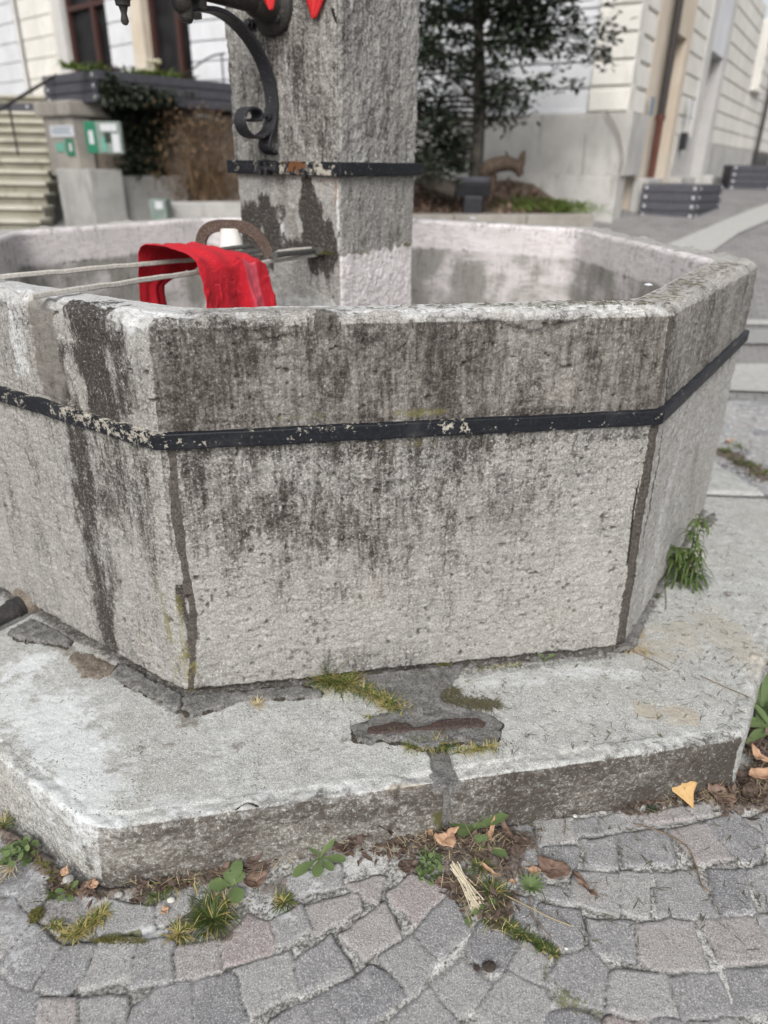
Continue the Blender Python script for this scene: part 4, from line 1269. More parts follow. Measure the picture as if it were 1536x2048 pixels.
gs('film', [(100, 1760), (40, 1780)], .04, .45)
gs('lime', [(780, 1990), (860, 1930), (870, 1910)], .03, .8)
gs('lime', [(1240, 1660), (1340, 1640), (1440, 1630)], .02, .95)
gs('lime', [(1440, 1940), (1460, 2000)], .02, .9)
gs('lime', [(700, 1900), (760, 1850)], .03, .7)
gs('moss', [(190, 1884), (240, 1880), (275, 1872)], .010, .9, h=.003)
gs('moss', [(1000, 1850), (1060, 1880), (1110, 1905)], .022, .72)
gs('moss', [(1090, 1930), (1090, 1980), (1130, 2010), (1210, 2040)], .012, .5)
gs('moss', [(1085, 1960), (1200, 2030)], .010, .5)
gs('dark', [(30, 1800), (120, 1830), (200, 1740)], .12, .36)
gs('dark', [(0, 1740), (100, 1750)], .09, .40)
gs('dark', [(960, 1935), (1000, 1930)], .012, .6)
gs('dark', [(1500, 1370), (1536, 1500)], .06, .4)
HM_PAVE.add(V)
A['lime'] *= sstep(-.5, .3, V[:, 0]) * .6 + .4
A['film'] += (V[:, 0] < -.35) * .10
A['dark'] += (V[:, 0] < -.40) * .14
parts_ = [(V, F, A)]
# the surroundings of the step, coarser
st3 = generic(-4.3, -1.4, -.1, 4.7, .35, .11, lambda m: False)
st2 = generic(.9, 4.3, 1.7, 5.2, -.12, .12, lambda m: in_step(m, -.02))
for (bx0, bx1, by0, by1, bres, bst) in ((1.0, 4.2, 1.80, 4.6, .010, st2), (1.5, 4.2, .0, 1.80, .010, generic(1.4, 4.3, -.1, 1.9, .25, .105, lambda m: False)), (-4.2, -1.5, .0, 1.80, .010, st3), (-4.2, -1.5, 1.80, 4.6, .010, st3)):
  V2, F2, A2, _s = paving_patch(bx0, bx1, by0, by1, bres, bst, 7)
  A2['lime'] += .15 + .1 * (bx0 == 1.0); A2['film'] += .36 * (bx0 == 1.0)
  w2_ = fbm(V2, 10, 3, seed=305)
  for pts in (((1440, 905), (1500, 935), (1536, 960)),):
      A2['soil'] = np.maximum(A2['soil'], stroke(V2 * [1, 1, 0], [on(x, y, 0) * [1, 1, 0] for x, y in pts], .10, .8, w2_, 1.0))
  A2['soil'] = np.maximum(A2['soil'], stroke(V2 * [1, 1, 0], [on(1536, 1440, 0) * [1, 1, 0], on(1580, 1300, 0) * [1, 1, 0]], .16, .8, w2_, 1.0))
  V2 = V2 - [0, 0, .002]
  parts_.append((V2, F2, A2))
off = 0; VV, FF = [], []
AA = {k: [] for k in A}
for (v, f, a) in parts_:
    VV.append(v); FF.append(f + off); off += len(v)
    for k in AA: AA[k].append(a[k])
me = quads_mesh("cobblestone_paving", np.concatenate(VV), np.concatenate(FF), {k: np.concatenate(x) for k, x in AA.items()})
tag(link("cobblestone_paving", me, M['paving'], smooth=True), "grey porphyry setts with pale lime joints round the fountain step", kind='structure')

# the wide ground sheet behind and around (setts seen from far: colour pattern only)
def far_mat():
    t = NT("far_paving")
    br = t.n('ShaderNodeTexBrick')
    t.put(br.inputs['Vector'], t.vec((1, 1, 1), (0, 0, .35)))
    br.inputs['Scale'].default_value = 1.0
    br.inputs['Brick Width'].default_value = .115; br.inputs['Row Height'].default_value = .105; br.inputs['Mortar Size'].default_value = .007
    br.inputs['Color1'].default_value = (.26, .255, .255, 1); br.inputs['Color2'].default_value = (.19, .185, .185, 1); br.inputs['Mortar'].default_value = (.12, .115, .11, 1)
    n = t.noise(2.2, 5); f = t.noise(60, 5)
    c = t.mix(t.math('MULTIPLY', t.step(n, .4, .7), .5), br.outputs[0], (.30, .29, .28))
    c = t.mix(t.math('MULTIPLY', f, .4), c, (.16, .155, .15))
    return t.done(c, .85, t.bump(f, .4, .004))
M['far'] = far_mat()
xs = np.concatenate([np.linspace(-60, -9, 12), np.linspace(-8, 9, 60), np.linspace(10, 60, 12)])
ys = np.concatenate([np.linspace(-20, 0, 6), np.linspace(.4, 18, 90), np.linspace(19, 90, 12)])
X, Y = np.meshgrid(xs, ys, indexing='ij')
Z = gz(X, Y) - .014
me = quads_mesh("ground", np.stack([X.ravel(), Y.ravel(), Z.ravel()], 1), grid_faces(len(xs), len(ys)))
tag(link("ground", me, M['far'], smooth=True), "sloping paved square around the fountain", kind='structure')
# pale stone channel, slotted drain and slab strip to the right
M['slab'] = plain("pale_slab", (.33, .325, .31), (.42, .415, .40), 25, .85, .2)
M['drain'] = plain("drain_metal", (.34, .335, .33), (.42, .415, .41), 60, .7, .1)
def sheet(name, pts, lift, mat, label, n=24):
    """strip on the slope between two polylines"""
    a, b = [np.array(q) for q in pts[0]], [np.array(q) for q in pts[1]]
    T = np.linspace(0, 1, n)
    def along(q, t): 
        k = min(int(t * (len(q) - 1)), len(q) - 2); u = t * (len(q) - 1) - k
        return q[k] * (1 - u) + q[k + 1] * u
    P = np.zeros((n, 5, 3))
    for i, t in enumerate(T):
        for j, w in enumerate(np.linspace(0, 1, 5)):
            p = along(a, t) * (1 - w) + along(b, t) * w
            P[i, j] = (p[0], p[1], float(gz(p[0], p[1])) + lift)
    me = quads_mesh(name, P.reshape(-1, 3), grid_faces(n, 5))
    return tag(link(name, me, mat, smooth=True), label, kind='structure')
def g2(px, py): return ongz(px, py)[:2]
dA, dB = np.array(g2(1505, 690)), np.array(g2(1560, 690))
sheet("stone_channel", ([g2(1440, 650), g2(1700, 650)], [g2(1440, 640), g2(1700, 640)]), .004, M['slab'], "pale stone edge along the drain")
sheet("slab_strip", ([g2(1420, 780), g2(1700, 790)], [g2(1420, 728), g2(1700, 728)]), .004, M['slab'], "smooth pale slab strip beyond the fountain")
ps = [g2(1260, 520), g2(1400, 462), g2(1560, 400)], [g2(1400, 520), g2(1480, 465), g2(1600, 418)]
sheet("kerb_strip", ps, .006, M['slab'], "pale stone strip crossing the sloping square")
dr = tag(empty("slotted_drain", (*g2(1540, 668), .0)), "slotted metal drain cover set in the paving right of the fountain", "drain cover")
mb = MB()
da, db, dc = [np.array([*g2(x, y), 0]) for x, y in ((1440, 692), (1640, 692), (1440, 654))]
dv = (db - da); wv = dc - da
dl = np.linalg.norm(dv); dvn = dv / dl
nsl = 42
for i in range(nsl):
    p = da + dv * ((i + .5) / nsl) + wv * .5
    mb.box((p[0], p[1], float(gz(p[0], p[1])) + .004), (dl / nsl * .62, np.linalg.norm(wv) * .86, .012), math.atan2(dv[1], dv[0]))
mb.build("grating", M['drain'], dr)
for w in (.03, .97):
    p = da + dv * .5 + wv * w
    fr = MB(); fr.box((p[0], p[1], .004), (dl, .012, .014), math.atan2(dv[1], dv[0]))
    fr.build("frame", M['drain'], dr)
# ------------------------------------------------------------------ bars across the basin, handle, overflow, spout
UP = np.array([0, 0, 1.0])
def v3(p, z=None):
    return np.array([p[0], p[1], p[2] if z is None else z], float)
BZ = ZR + .012
ea, eb = onleft(622, 497), onleft(634, 509)
bar1 = [on(-60, 560, BZ), on(320, 521, BZ + .004), ea + n3 * .0]
bar2 = [on(62, 593, BZ), on(400, 545, BZ + .004), eb + n3 * .0]
for nm, b in (("grate_bar", bar1), ("grate_bar", bar2)):
    mb = MB()
    d = b[2] - b[0]
    P = [b[0] + (b[2] - b[0]) * t for t in np.linspace(0, 1, 30)]
    rng = random.Random(5)
    P = [p + np.array([0, 0, rng.uniform(-.0012, .0012)]) for p in P]
    mb.tube(P, 1.0, flat=(.013, .012), up=(0, 0, 1))
    mb.build(nm, M['bar'], fountain)
# flat dark plate lying on the far bar and the lugs at the pillar
mb = MB()
pa, pb_ = on(415, 512, BZ + .012), on(548, 498, BZ + .014)
mb.tube([pa, pb_], 1.0, flat=(.030, .010), up=(0, 0, 1))
pa2, pb2 = on(430, 501, BZ + .024), on(500, 491, BZ + .026)
mb.tube([pa2, pb2], 1.0, flat=(.034, .009), up=(0, 0, 1))
mb.build("flat_plate", M['bar_dark'], fountain)
mb = MB()
la = on(548, 510, BZ + .006); lb = onleft(632, 501) + n3 * .004
mb.tube([la, la * .4 + lb * .6, lb], 1.0, flat=(.024, .014), up=(0, 0, 1))
mb.box(onleft(642, 502) + n3 * .012, (.05, .024, .022), bev=.003, ax=(e3, n3, (0, 0, 1)))
mb.build("lug", M['bar_dark'], fountain)
# rusty arch standing on the bars
h0 = on(403, 505, BZ); h1 = on(540, 512, BZ)
hd = h1 - h0; hw = np.linalg.norm(hd); hd /= hw
def harch(x_, z_): return h0 + hd * x_ + UP * z_
ztop = zat(470, 452, (h0 + h1) / 2 ) - BZ
arch = [(0, -.004), (.0, .25), (.03, .55), (.11, .82), (.24, .97), (.40, 1.0), (.55, 1.0), (.70, .93), (.82, .74), (.90, .50), (.96, .24), (1.0, -.02)]
H = ztop
mb = MB()
Pf = [harch(a * hw, b * H) for a, b in arch]
# smooth it
def catmull(P, m=6):
    P = [np.asarray(p, float) for p in P]
    out = []
    for i in range(len(P) - 1):
        p0, p1, p2, p3 = P[max(i - 1, 0)], P[i], P[i + 1], P[min(i + 2, len(P) - 1)]
        for t in np.linspace(0, 1, m, endpoint=False):
            out.append(.5 * ((2 * p1) + (-p0 + p2) * t + (2 * p0 - 5 * p1 + 4 * p2 - p3) * t ** 2 + (-p0 + 3 * p1 - 3 * p2 + p3) * t ** 3))
    out.append(P[-1])
    return out
perp = np.cross(hd, UP)
mb.tube(catmull(Pf), 1.0, flat=(.013, .036), up=(-1 * hd))
mb.build("iron_handle", M['rust_iron'], fountain)
# white overflow cone behind the arch
cpt = on(463, 497, BZ + .02) ; cpt = cpt + (np.array([cpt[0], cpt[1], 0]) / np.linalg.norm(cpt[:2])) * .03
ch = zat(463, 470, cpt) - cpt[2] + .012
mb = MB(); mb.lathe(cpt, [(0, .040), (.012, .037), (.03, .034), (ch, .031), (ch + .006, .029), (ch + .008, .022), (ch - .02, .018)], (0, 0, 1), 28)
mb.build("overflow_cone", M['white_iron'], fountain, smooth=True)

# spout: pipe out of a flange on the left face
FC = onleft(548, 8)
FC = FC + n3 * .004
def tub(pts, r, mat, name, parent, n=24, **k):
    mb = MB(); mb.tube(pts, r, n, **k)
    return mb.build(name, mat, parent, smooth=True)
pr = .036
zoff = UP * (zat(450, -6, (FC + n3 * .30)) - FC[2])
px0 = FC
pdir = n3
L1 = 0.86
spout = None
mb = MB()
mb.tube([FC + n3 * t for t in (.0, .05, .09, .10, .30, .31, .5, .51, L1)], [.062, .056, .046, .037, .035, .037, .037, .034, .034], 28)
spout = mb.build("spout_pipe", M['bronze'], fountain, smooth=True)
mb = MB()
fl = []
for a in np.linspace(0, 2 * math.pi, 40, endpoint=False):
    ry = .092 + .004 * math.cos(2 * a)
    fl.append((math.cos(a) * .082, math.sin(a) * ry))
mb.tube([FC - n3 * .008, FC + n3 * .012, FC + n3 * .020], [1, 1, 1], 4)
mb.bm.free(); mb.bm = bmesh.new()
prev = None
for d, s in ((-.006, 1.0), (.012, 1.0), (.018, .95), (.028, .72), (.036, .62)):
    ring = [mb.bm.verts.new(Vector(FC + n3 * d + e3 * x * s + UP * y * s)) for x, y in fl]
    if prev:
        for i in range(40): mb.bm.faces.new((prev[i], prev[(i + 1) % 40], ring[(i + 1) % 40], ring[i]))
    prev = ring
mb.bm.faces.new(prev)
mb.build("flange", M['bronze'], spout, smooth=True)
for q in ((508, 50), (568, 40)):
    c = onleft(*q) + n3 * .018
    mb = MB(); mb.lathe(c, [(-.006, .017), (.006, .017), (.0065, .012), (.018, .012), (.020, .009)], n3, 8)
    mb.build("bolt", M['iron'], spout)
# collar, tap block and hanging drip nozzle further out along the pipe
def along(px):
    """point of the pipe axis seen at photo column px"""
    lo, hi = 0.0, 2.0
    for _ in range(40):
        m = (lo + hi) / 2
        p = FC + n3 * m - CO
        x = 768 + FPX * (p @ CR) / (p @ CF)
        if x > px: lo = m
        else: hi = m
    return FC + n3 * lo
c1 = along(392)
mb = MB(); mb.tube([c1 - n3 * .014, c1 + n3 * .014], .045, 24)
mb.box(c1 - UP * .044, (.05, .026, .03), bev=.003, ax=(e3, n3, (0, 0, 1)))
mb.build("collar", M['bronze'], spout, smooth=True)
c2 = along(362)
mb = MB()
mb.tube([c2 - n3 * .03, c2 - n3 * .022, c2 + n3 * .022, c2 + n3 * .03], [.036, .045, .045, .036], 20)
zb_ = zat(372, 44, c2)
mb.tube(catmull([c2 - UP * .03, c2 - UP * .05 + n3 * .012, c2 - UP * .06 - n3 * .004, v3(c2, zb_ + .012) - n3 * .006, v3(c2, zb_) - n3 * .004]), [.026] * 12 + [.024, .023, .022, .022, .021, .021, .02, .02, .02, .018, .017, .016, .014][:13], 14)
mb.box(v3(c2, zb_ + .02) - n3 * .03, (.03, .05, .016), bev=.004, ax=(e3, n3, (0, 0, 1)))
mb.build("tap_block", M['bronze'], spout, smooth=True)
c3 = along(236)
spz = zat(240, 50, c3)
mb = MB()
mb.tube([FC + n3 * L1, c3 + n3 * .02], .034, 20)
hz = c3[2] - spz
mb.lathe(v3(c3, spz), [(0, .002), (.002, .007), (.009, .0105), (.016, .009), (.026, .0075), (.036, .0105), (.042, .012), (.0425, .018), (.056, .020), (.0565, .023), (.062, .036), (.070, .040), (.080, .040), (.088, .032), (hz, .030)], (0, 0, 1), 22)
mb.build("drip_nozzle", M['bronze'], spout, smooth=True)
# scroll bracket below the pipe (lies in the plane of the wall normal)
def inplane(px, py):
    """point of the vertical plane through the flange along its normal"""
    a = FC[:2] + E2 * .0
    return onside(px, py, a, a + np.array([pn[0], pn[1]]))
foot = onleft(533, 296)
scr = []
a0 = onleft(550, 215)[:2]
def inb(px, py): return onside(px, py, a0, a0 + pn)
lst = [(545, 306), (531, 296), (531, 280), (536, 262), (543, 235), (544, 205), (538, 165), (525, 125), (505, 88), (480, 56), (452, 32), (425, 20), (395, 18), (370, 18)]
P = catmull([inb(*q) for q in lst], 5)
sb = MB()
sb.tube(P, 1.0, flat=(.052, .013), up=n3)
brk = sb.build("scroll_bracket", M['iron'], fountain, smooth=False)
lst = [(541, 215), (541, 240), (536, 258), (524, 270), (508, 275), (492, 268), (482, 252), (480, 236), (486, 222), (498, 216), (510, 221), (515, 232), (511, 241), (504, 240)]
sb = MB(); sb.tube(catmull([inb(*q) for q in lst], 5), 1.0, flat=(.050, .008), up=n3)
sb.build("scroll", M['iron'], brk)
bo = inb(533, 232)
sb = MB(); sb.lathe(bo - n3 * .010, [(0, .013), (.006, .013), (.0065, .008), (.022, .008), (.024, .006)], n3, 10); sb.build("bolt", M['iron'], brk)
# black waste pipe low on the left face
wp = onout(7, 50, 1208)
a, b = np.array(OB[7]), np.array(OB[0]); e7 = (b - a) / np.linalg.norm(b - a); n7 = np.array([e7[1], -e7[0], 0.0])
mb = MB()
dirp = (n7 + np.array([0, 0, -.12])); dirp /= np.linalg.norm(dirp)
mb.tube([wp + dirp * t for t in (-.02, .028, .03, .040, .042, .10, .102, .112, .114, .2)], [.036, .036, .038, .038, .034, .033, .037, .037, .034, .034], 28)
mb.build("waste_pipe", M['pipe'], fountain, smooth=True)
mb = MB(); mb.tube([wp - n7 * .02, wp + n7 * .008, wp + n7 * .013], [.062, .052, .04], 22); mb.build("pipe_seal", M['soilcake'], fountain, smooth=True)

# ------------------------------------------------------------------ red cloth over the bars
def cloth():
    bd = (bar2[2] - bar2[0]); bd /= np.linalg.norm(bd)
    side = np.cross(UP, bd); side /= np.linalg.norm(side)          # away from the camera
    if side[1] < 0: side = -side
    o = on(398, 545, BZ)                                           # near bar at the cloth's left edge
    f = on(322, 521, BZ)                                           # far bar there
    gap = (f - o) @ side
    shift = (f - o) @ bd
    # cross section from the near hem up over both bars and down behind
    prof = [(-.030, -.30), (-.026, -.22), (-.020, -.14), (-.012, -.06), (-.006, -.012), (.002, .012), (.03, .030), (.5 * gap, .040), (gap - .03, .044), (gap, .036), (gap + .012, .008), (gap + .020, -.05), (gap + .024, -.13), (gap + .026, -.22), (gap + .03, -.30)]
    prof = catmull([np.array([a, 0, b]) for a, b in prof], 9)
    n = len(prof); m = 150
    P = np.zeros((n, m, 3)); fade = np.zeros((n, m))
    for i, q in enumerate(prof):
        u = i / (n - 1)
        for j in range(m):
            w = j / (m - 1)
            L = .30 + .0 * u
            qq = np.clip(q[0] / gap, -.3, 1.1)
            sh = shift * qq - .080 * max(qq, 0)
            near = q[0] < 0
            hang = max(0, -q[2])
            flare = (.20 * hang) * (w - .28)
            far_ = np.clip((q[0] - gap) / .02, 0, 1) * min(1, hang * 14)
            x = sh + w * L * (1 - .05 * np.clip(q[0] / gap, 0, 1)) * (1 - .62 * far_) + flare * (1 - far_)
            fold = (.008 * math.sin(w * 7.5 + .6 + hang * 2) + .004 * math.sin(w * 19 + 2.2 - hang * 9)) * min(1, hang * 9)
            fold += .020 * math.exp(-((w - .62 - hang * .25) / .055) ** 2) * min(1, hang * 9 + .15)
            y = q[0] - fold * (1 if near else -.6)
            z = q[2] + (.006 * math.sin(w * 9 + u * 7) + .005 * math.sin(w * 23)) * (hang < .03)
            z += .016 * (1 - w) * math.exp(-((u - .52) / .12) ** 2)
            z -= .018 * w * (q[0] > .0) * (hang < .03)
            P[i, j] = o + bd * x + side * y + UP * z
            if near: fade[i, j] = sstep(.60, .64, w - hang * .16) * (1 - sstep(.80, .84, w - hang * .16))
    V = P.reshape(-1, 3)
    nn = grid_normals(P).reshape(-1, 3)
    cr_n = np.abs(fbm(V, 15, 3, .6, seed=403) - .5)
    V = V + nn * ((fbm(V, 14, 3, .5, seed=401) - .5) * .016 - .0045 * sstep(.05, .0, cr_n) * sstep(.45, .6, fbm(V, 6, 2, seed=404)) + (fbm(V, 90, 3, .6, seed=402) - .5) * .0018)[:, None]
    me = quads_mesh("red_cloth", V, grid_faces(n, m), {'fade': fade.ravel()})
    o_ = link("red_cloth", me, M['cloth'], smooth=True)
    md = o_.modifiers.new("thick", 'SOLIDIFY'); md.thickness = .002; md.offset = 0
    return tag(o_, "red patterned cloth hanging folded over the two grate bars in the basin", "cloth")
cloth()

# red knitted tips hanging at the pillar's top
def pennant(px_tip, px_l, px_r, dist, label):
    o0, o1 = np.array(PIL[0]) + pn * dist, np.array(PIL[1]) + pn * dist
    t, l, r = [onside(*q, o0, o1) for q in (px_tip, px_l, px_r)]
    off = n3 * 0
    mid = (l + r) / 2
    W = np.linalg.norm(r - l) / 2
    ax = (r - l) / (2 * W)
    dn = t - mid; Ld = np.linalg.norm(dn); dn /= Ld
    prof = [(0, .06), (.004, .30), (.02, .55)]
    rows = np.linspace(0, 1.7, 26); cols = np.linspace(-1, 1, 13)
    F_, Bk = [], []
    for s in rows:
        w = W * np.interp(s, [0, .02, .06, .12, .3, 1, 1.7], [.05, .16, .26, .34, .48, 1.0, 1.55])
        F_.append([t - dn * Ld * s + ax * w * c + off + n3 * .010 * (1 - c * c) for c in cols])
        Bk.append([t - dn * Ld * s + ax * w * c + off - n3 * .004 * (1 - c * c) for c in cols])
    P = np.array([f + b[::-1] for f, b in zip(F_, Bk)])
    nr, nc = P.shape[:2]
    idx = np.arange(nr * nc).reshape(nr, nc); idx = np.concatenate([idx, idx[:, :1]], 1)
    F4 = np.stack([idx[:-1, :-1], idx[1:, :-1], idx[1:, 1:], idx[:-1, 1:]], -1).reshape(-1, 4)
    me = quads_mesh("knitted_pennant", P.reshape(-1, 3), F4)
    tag(link("knitted_pennant", me, M['knit'], smooth=True), label, "pennant", "red knitted tips hanging on the pillar")
pennant((543, 21), (522, -6), (552, -6), .125, "small rounded red knitted tip hanging in front of the pipe flange")
pennant((628, 38), (611, 0), (648, 0), .022, "larger pointed red knitted tip hanging against the bare pillar stone")
# ------------------------------------------------------------------ the square behind: materials
def plaster(name, c1, c2, dirt=(.30, .28, .25), amt=.35):
    t = NT(name)
    n = t.noise(1.6, 5, .65); f = t.noise(30, 5, .7); v = t.noise(5, 5, .65, vec=t.vec((1, 1, .25)))
    c = t.mix(t.step(n, .35, .65), c1, c2)
    c = t.mix(t.math('MULTIPLY', t.step(v, .52, .72), amt), c, dirt)
    return t.done(c, .88, t.bump(f, .35, .004))
M['cream'] = plaster("cream_render", (.68, .66, .615), (.59, .575, .535))
M['cool'] = plaster("white_render", (.60, .61, .63), (.53, .54, .56), (.40, .40, .40), .25)
M['plinth'] = plaster("grey_plinth", (.46, .45, .43), (.36, .35, .335), (.20, .19, .17), .55)
M['beige'] = plaster("beige_surround", (.50, .43, .345), (.56, .50, .42), (.3, .26, .2), .3)
M['greyst'] = plaster("grey_surround", (.50, .49, .475), (.44, .43, .42))
M['door'] = plaster("grey_brown_door", (.17, .15, .14), (.21, .19, .175))
M['doorlow'] = plaster("tan_door_base", (.30, .25, .18), (.26, .215, .16))
M['basest'] = plaster('stained_base', (.34, .335, .32), (.25, .245, .235), (.13, .125, .11), .6)
M['oldwall'] = plaster("old_wall", (.25, .21, .175), (.17, .145, .12), (.09, .08, .065), .6)
M['poststone'] = plaster("post_stone", (.30, .28, .25), (.21, .197, .178), (.10, .09, .075), .6)
M['stepst'] = plaster("stair_stone", (.46, .44, .38), (.36, .345, .29), (.16, .145, .08), .6)
M['riser'] = plaster("stair_riser", (.27, .255, .205), (.21, .20, .16), (.11, .105, .05), .6)
M['winframe'] = plain("brown_window_frame", (.045, .022, .019), (.065, .032, .028), 60, .5, .1)
M['dkglass'] = plain("dark_window_pane", (.008, .008, .009), (.02, .02, .022), 3, .3, 0.0, spec=.15)
M['blueglass'] = plain("bluish_window_pane", (.10, .13, .16), (.16, .20, .23), 3, .15, 0.0, spec=.5)
M['planter'] = plain("slate_planter", (.050, .050, .060), (.072, .072, .084), 18, .55, .15)
M['bolt'] = plain("pale_bolt", (.45, .45, .46), (.55, .55, .56), 60, .4, 0)
M['soil'] = plain("brown_soil", (.050, .036, .027), (.15, .115, .085), 24, .95, .9, .02)
M['downpipe'] = plain("dark_downpipe", (.030, .026, .025), (.045, .04, .037), 30, .5, .1)
M['rustpipe'] = plain("red_brown_pipe", (.070, .026, .020), (.10, .036, .027), 30, .6, .1)
M['greensign'] = plain("green_sign", (.012, .12, .065), (.02, .16, .09), 30, .5, 0)
M['teal'] = plain("teal_sticker", (.09, .27, .21), (.12, .31, .25), 30, .5, 0)
M['paper'] = plain("white_paper", (.50, .51, .53), (.42, .43, .45), 30, .6, 0)
M['palegreen'] = plain("pale_green_paper", (.12, .16, .14), (.20, .24, .215), 9, .5, 0)
M['blackm'] = plain("black_plastic", (.016, .016, .018), (.03, .03, .034), 40, .4, .1)
M['lens'] = plain("lamp_glass", (.16, .17, .20), (.20, .21, .25), 40, .2, 0, spec=.5)
M['log'] = plain("grey_log", (.09, .078, .068), (.19, .165, .145), 20, .9, .6, .01)
M['driftwood'] = plain("brown_wood", (.035, .025, .018), (.085, .062, .045), 30, .85, .6, .01)
M['signblue'] = plain("blue_print", (.10, .15, .22), (.14, .19, .26), 20, .5, 0)
def vd(x, y): 
    v = np.array([x, y], float); return v / np.linalg.norm(v)
def lenalong(P, d, px, z=1.4):
    """length s so that plan point P + d*s is seen at photo column px (level with the eye)"""
    P = np.array(P[:2])
    def col(s):
        q = np.array([*(P + d * s), z]) - CO
        return 768 + FPX * (q @ CR) / (q @ CF) - px
    lo, hi = 0.0, 12.0
    flo = col(lo)
    for _ in range(50):
        m = (lo + hi) / 2
        if (col(m) > 0) == (flo > 0): lo = m
        else: hi = m
    return lo
def abox(mb, P, a, la, b, lb, z0, z1, bev=.0):
    """box from plan corner P along unit vectors a and b"""
    c = np.array(P[:2]) + a * la / 2 + b * lb / 2
    mb.box((c[0], c[1], (z0 + z1) / 2), (la, lb, z1 - z0), bev=bev, ax=((a[0], a[1], 0), (b[0], b[1], 0), (0, 0, 1)))
AD, BD = vd(-.74, .67), vd(.67, .74)
AB = [(AD, BD)]

# ------------------------------------------------------------------ slatted planters
def planter(name_label, P, a, la, b, lb, z0, z1, n, mat=None, group="slate grey slatted planter boxes", rim=True):
    root = tag(empty("slatted_planter", (P[0], P[1], z0)), name_label, "planter", group)
    mb = MB(); h = (z1 - z0) / n
    for i in range(n):
        o = .012 * (i % 1)
        abox(mb, np.array(P[:2]), a, la, b, lb, z0 + i * h + .004, z0 + (i + 1) * h - .012, .008)
    abox(mb, np.array(P[:2]) + a * .02 + b * .02, a, la - .04, b, lb - .04, z0 + .02, z1 - .02)
    mb.build("box", M['planter'], root)
    k = 0
    for i in range(n):
        z = z0 + (i + .5) * h
        for q, nn in ((P[:2] + a * la * .08, -b), (P[:2] + a * la * .92, -b), (P[:2] + b * lb * .06, -a), (P[:2] + b * lb * .94, -a)):
            m = MB(); p = np.array([*(q + nn * -.001), z]); m.lathe(p, [(-.004, .022), (.005, .022), (.009, .014)], (nn[0], nn[1], 0), 10); m.build("bolt", M['bolt'], root)
    s = MB(); abox(s, np.array(P[:2]) + a * .03 + b * .03, a, la - .06, b, lb - .06, z1 - .05, z1 - .015); s.build("soil", M['soil'], root)
    return root

# ------------------------------------------------------------------ gate post, retaining wall, stairs on the left
PC = aty(154, 300, 11.0)
post = tag(empty("gate_post", (PC[0], PC[1], .3)), "square stone gate post with projecting cap at the foot of the stairs", "gate post")
la, lb = lenalong(PC, AD, 97), max(lenalong(PC, BD, 171), .25)
zt, zbm = zat(153, 232, PC), zat(165, 338, PC)
mb = MB(); abox(mb, PC, AD, la, BD, lb, zbm - .1, zt, .02); mb.build("shaft", M['poststone'], post)
Pc = PC[:2] - AD * .06 - BD * .06
mb = MB(); abox(mb, Pc, AD, la + .16, BD, lb + .45, zt, zat(155, 200, PC), .03); mb.build("cap", M['poststone'], post)
Pb = aty(182, 380, 10.7)
mb = MB(); abox(mb, Pb, AD, lenalong(Pb, AD, 106), BD, .5, .0, zbm, .02); mb.build("base", M['basest'], post)
# wall
WP = PC[:2] + BD * (lb + .0) + AD * .05
zw = zat(250, 222, WP + BD * .6)
wall = tag(empty("retaining_wall", (WP[0], WP[1], .3)), "stained old retaining wall under the long planter, partly hidden by ivy", "wall")
mb = MB(); abox(mb, WP, BD, 4.6, AD, .5, .0, zw - .10, .0); mb.build("body", M['oldwall'], wall)
mb = MB(); abox(mb, WP - AD * .05 + BD * .3, BD, 4.3, AD, .6, zw - .10, zw, .01); mb.build("coping", M['poststone'], wall)
mb = MB(); q = aty(232, 400, 11.1); abox(mb, q, BD, 1.2, AD, .3, .0, zat(232, 352, q), .02); mb.build("footing", M['basest'], wall)
# long planter on the wall
LP = aty(196, 170, 10.75)
pz0, pz1 = zat(196, 203, LP), zat(196, 137, LP)
planter("long slatted planter with pale flowers on top of the old wall", LP, AD, lenalong(LP, AD, 109), BD, 3.4, pz0, pz1, 3)
# planter at the head of the stairs
SP = aty(78, 220, 14.6)
planter("dark slatted planter at the head of the stone stairs", SP, vd(-1, .05), 2.6, vd(.05, 1), .5, zat(78, 240, SP), zat(78, 205, SP), 2)
# stairs
ys0, run, rise = 10.7, .37, .150
z0_ = aty(50, 440, ys0)[2]
stairs = tag(empty("stone_stairs", (-6, ys0, z0_)), "flight of mossy stone stairs climbing beside the gate post", "stairs")
mb = MB(); mr = MB()
xr = PC[0] - .55
for i in range(13):
    y = ys0 + i * run; z = z0_ + i * rise
    x1_ = xr + (i * run) * -.28
    mb.box(((x1_ - 9) / 2, y + run * .5 + .01, z - .02), (x1_ + 9, run + .06, .05), bev=.012)
    mr.box(((x1_ - 9) / 2, y + run * .5 + .04, z - .045 - rise / 2), (x1_ + 8.99, run, rise + .0), bev=.0)
mr.build("riser", M['riser'], stairs); mb.build("tread", M['stepst'], stairs)
mb = MB(); mb.box(((xr - 10) / 2, ys0 + 13 * run + 2.2, z0_ + 12 * rise - .30), (xr + 10.5, 4.4, .6)); mb.build("landing", M['stepst'], stairs)
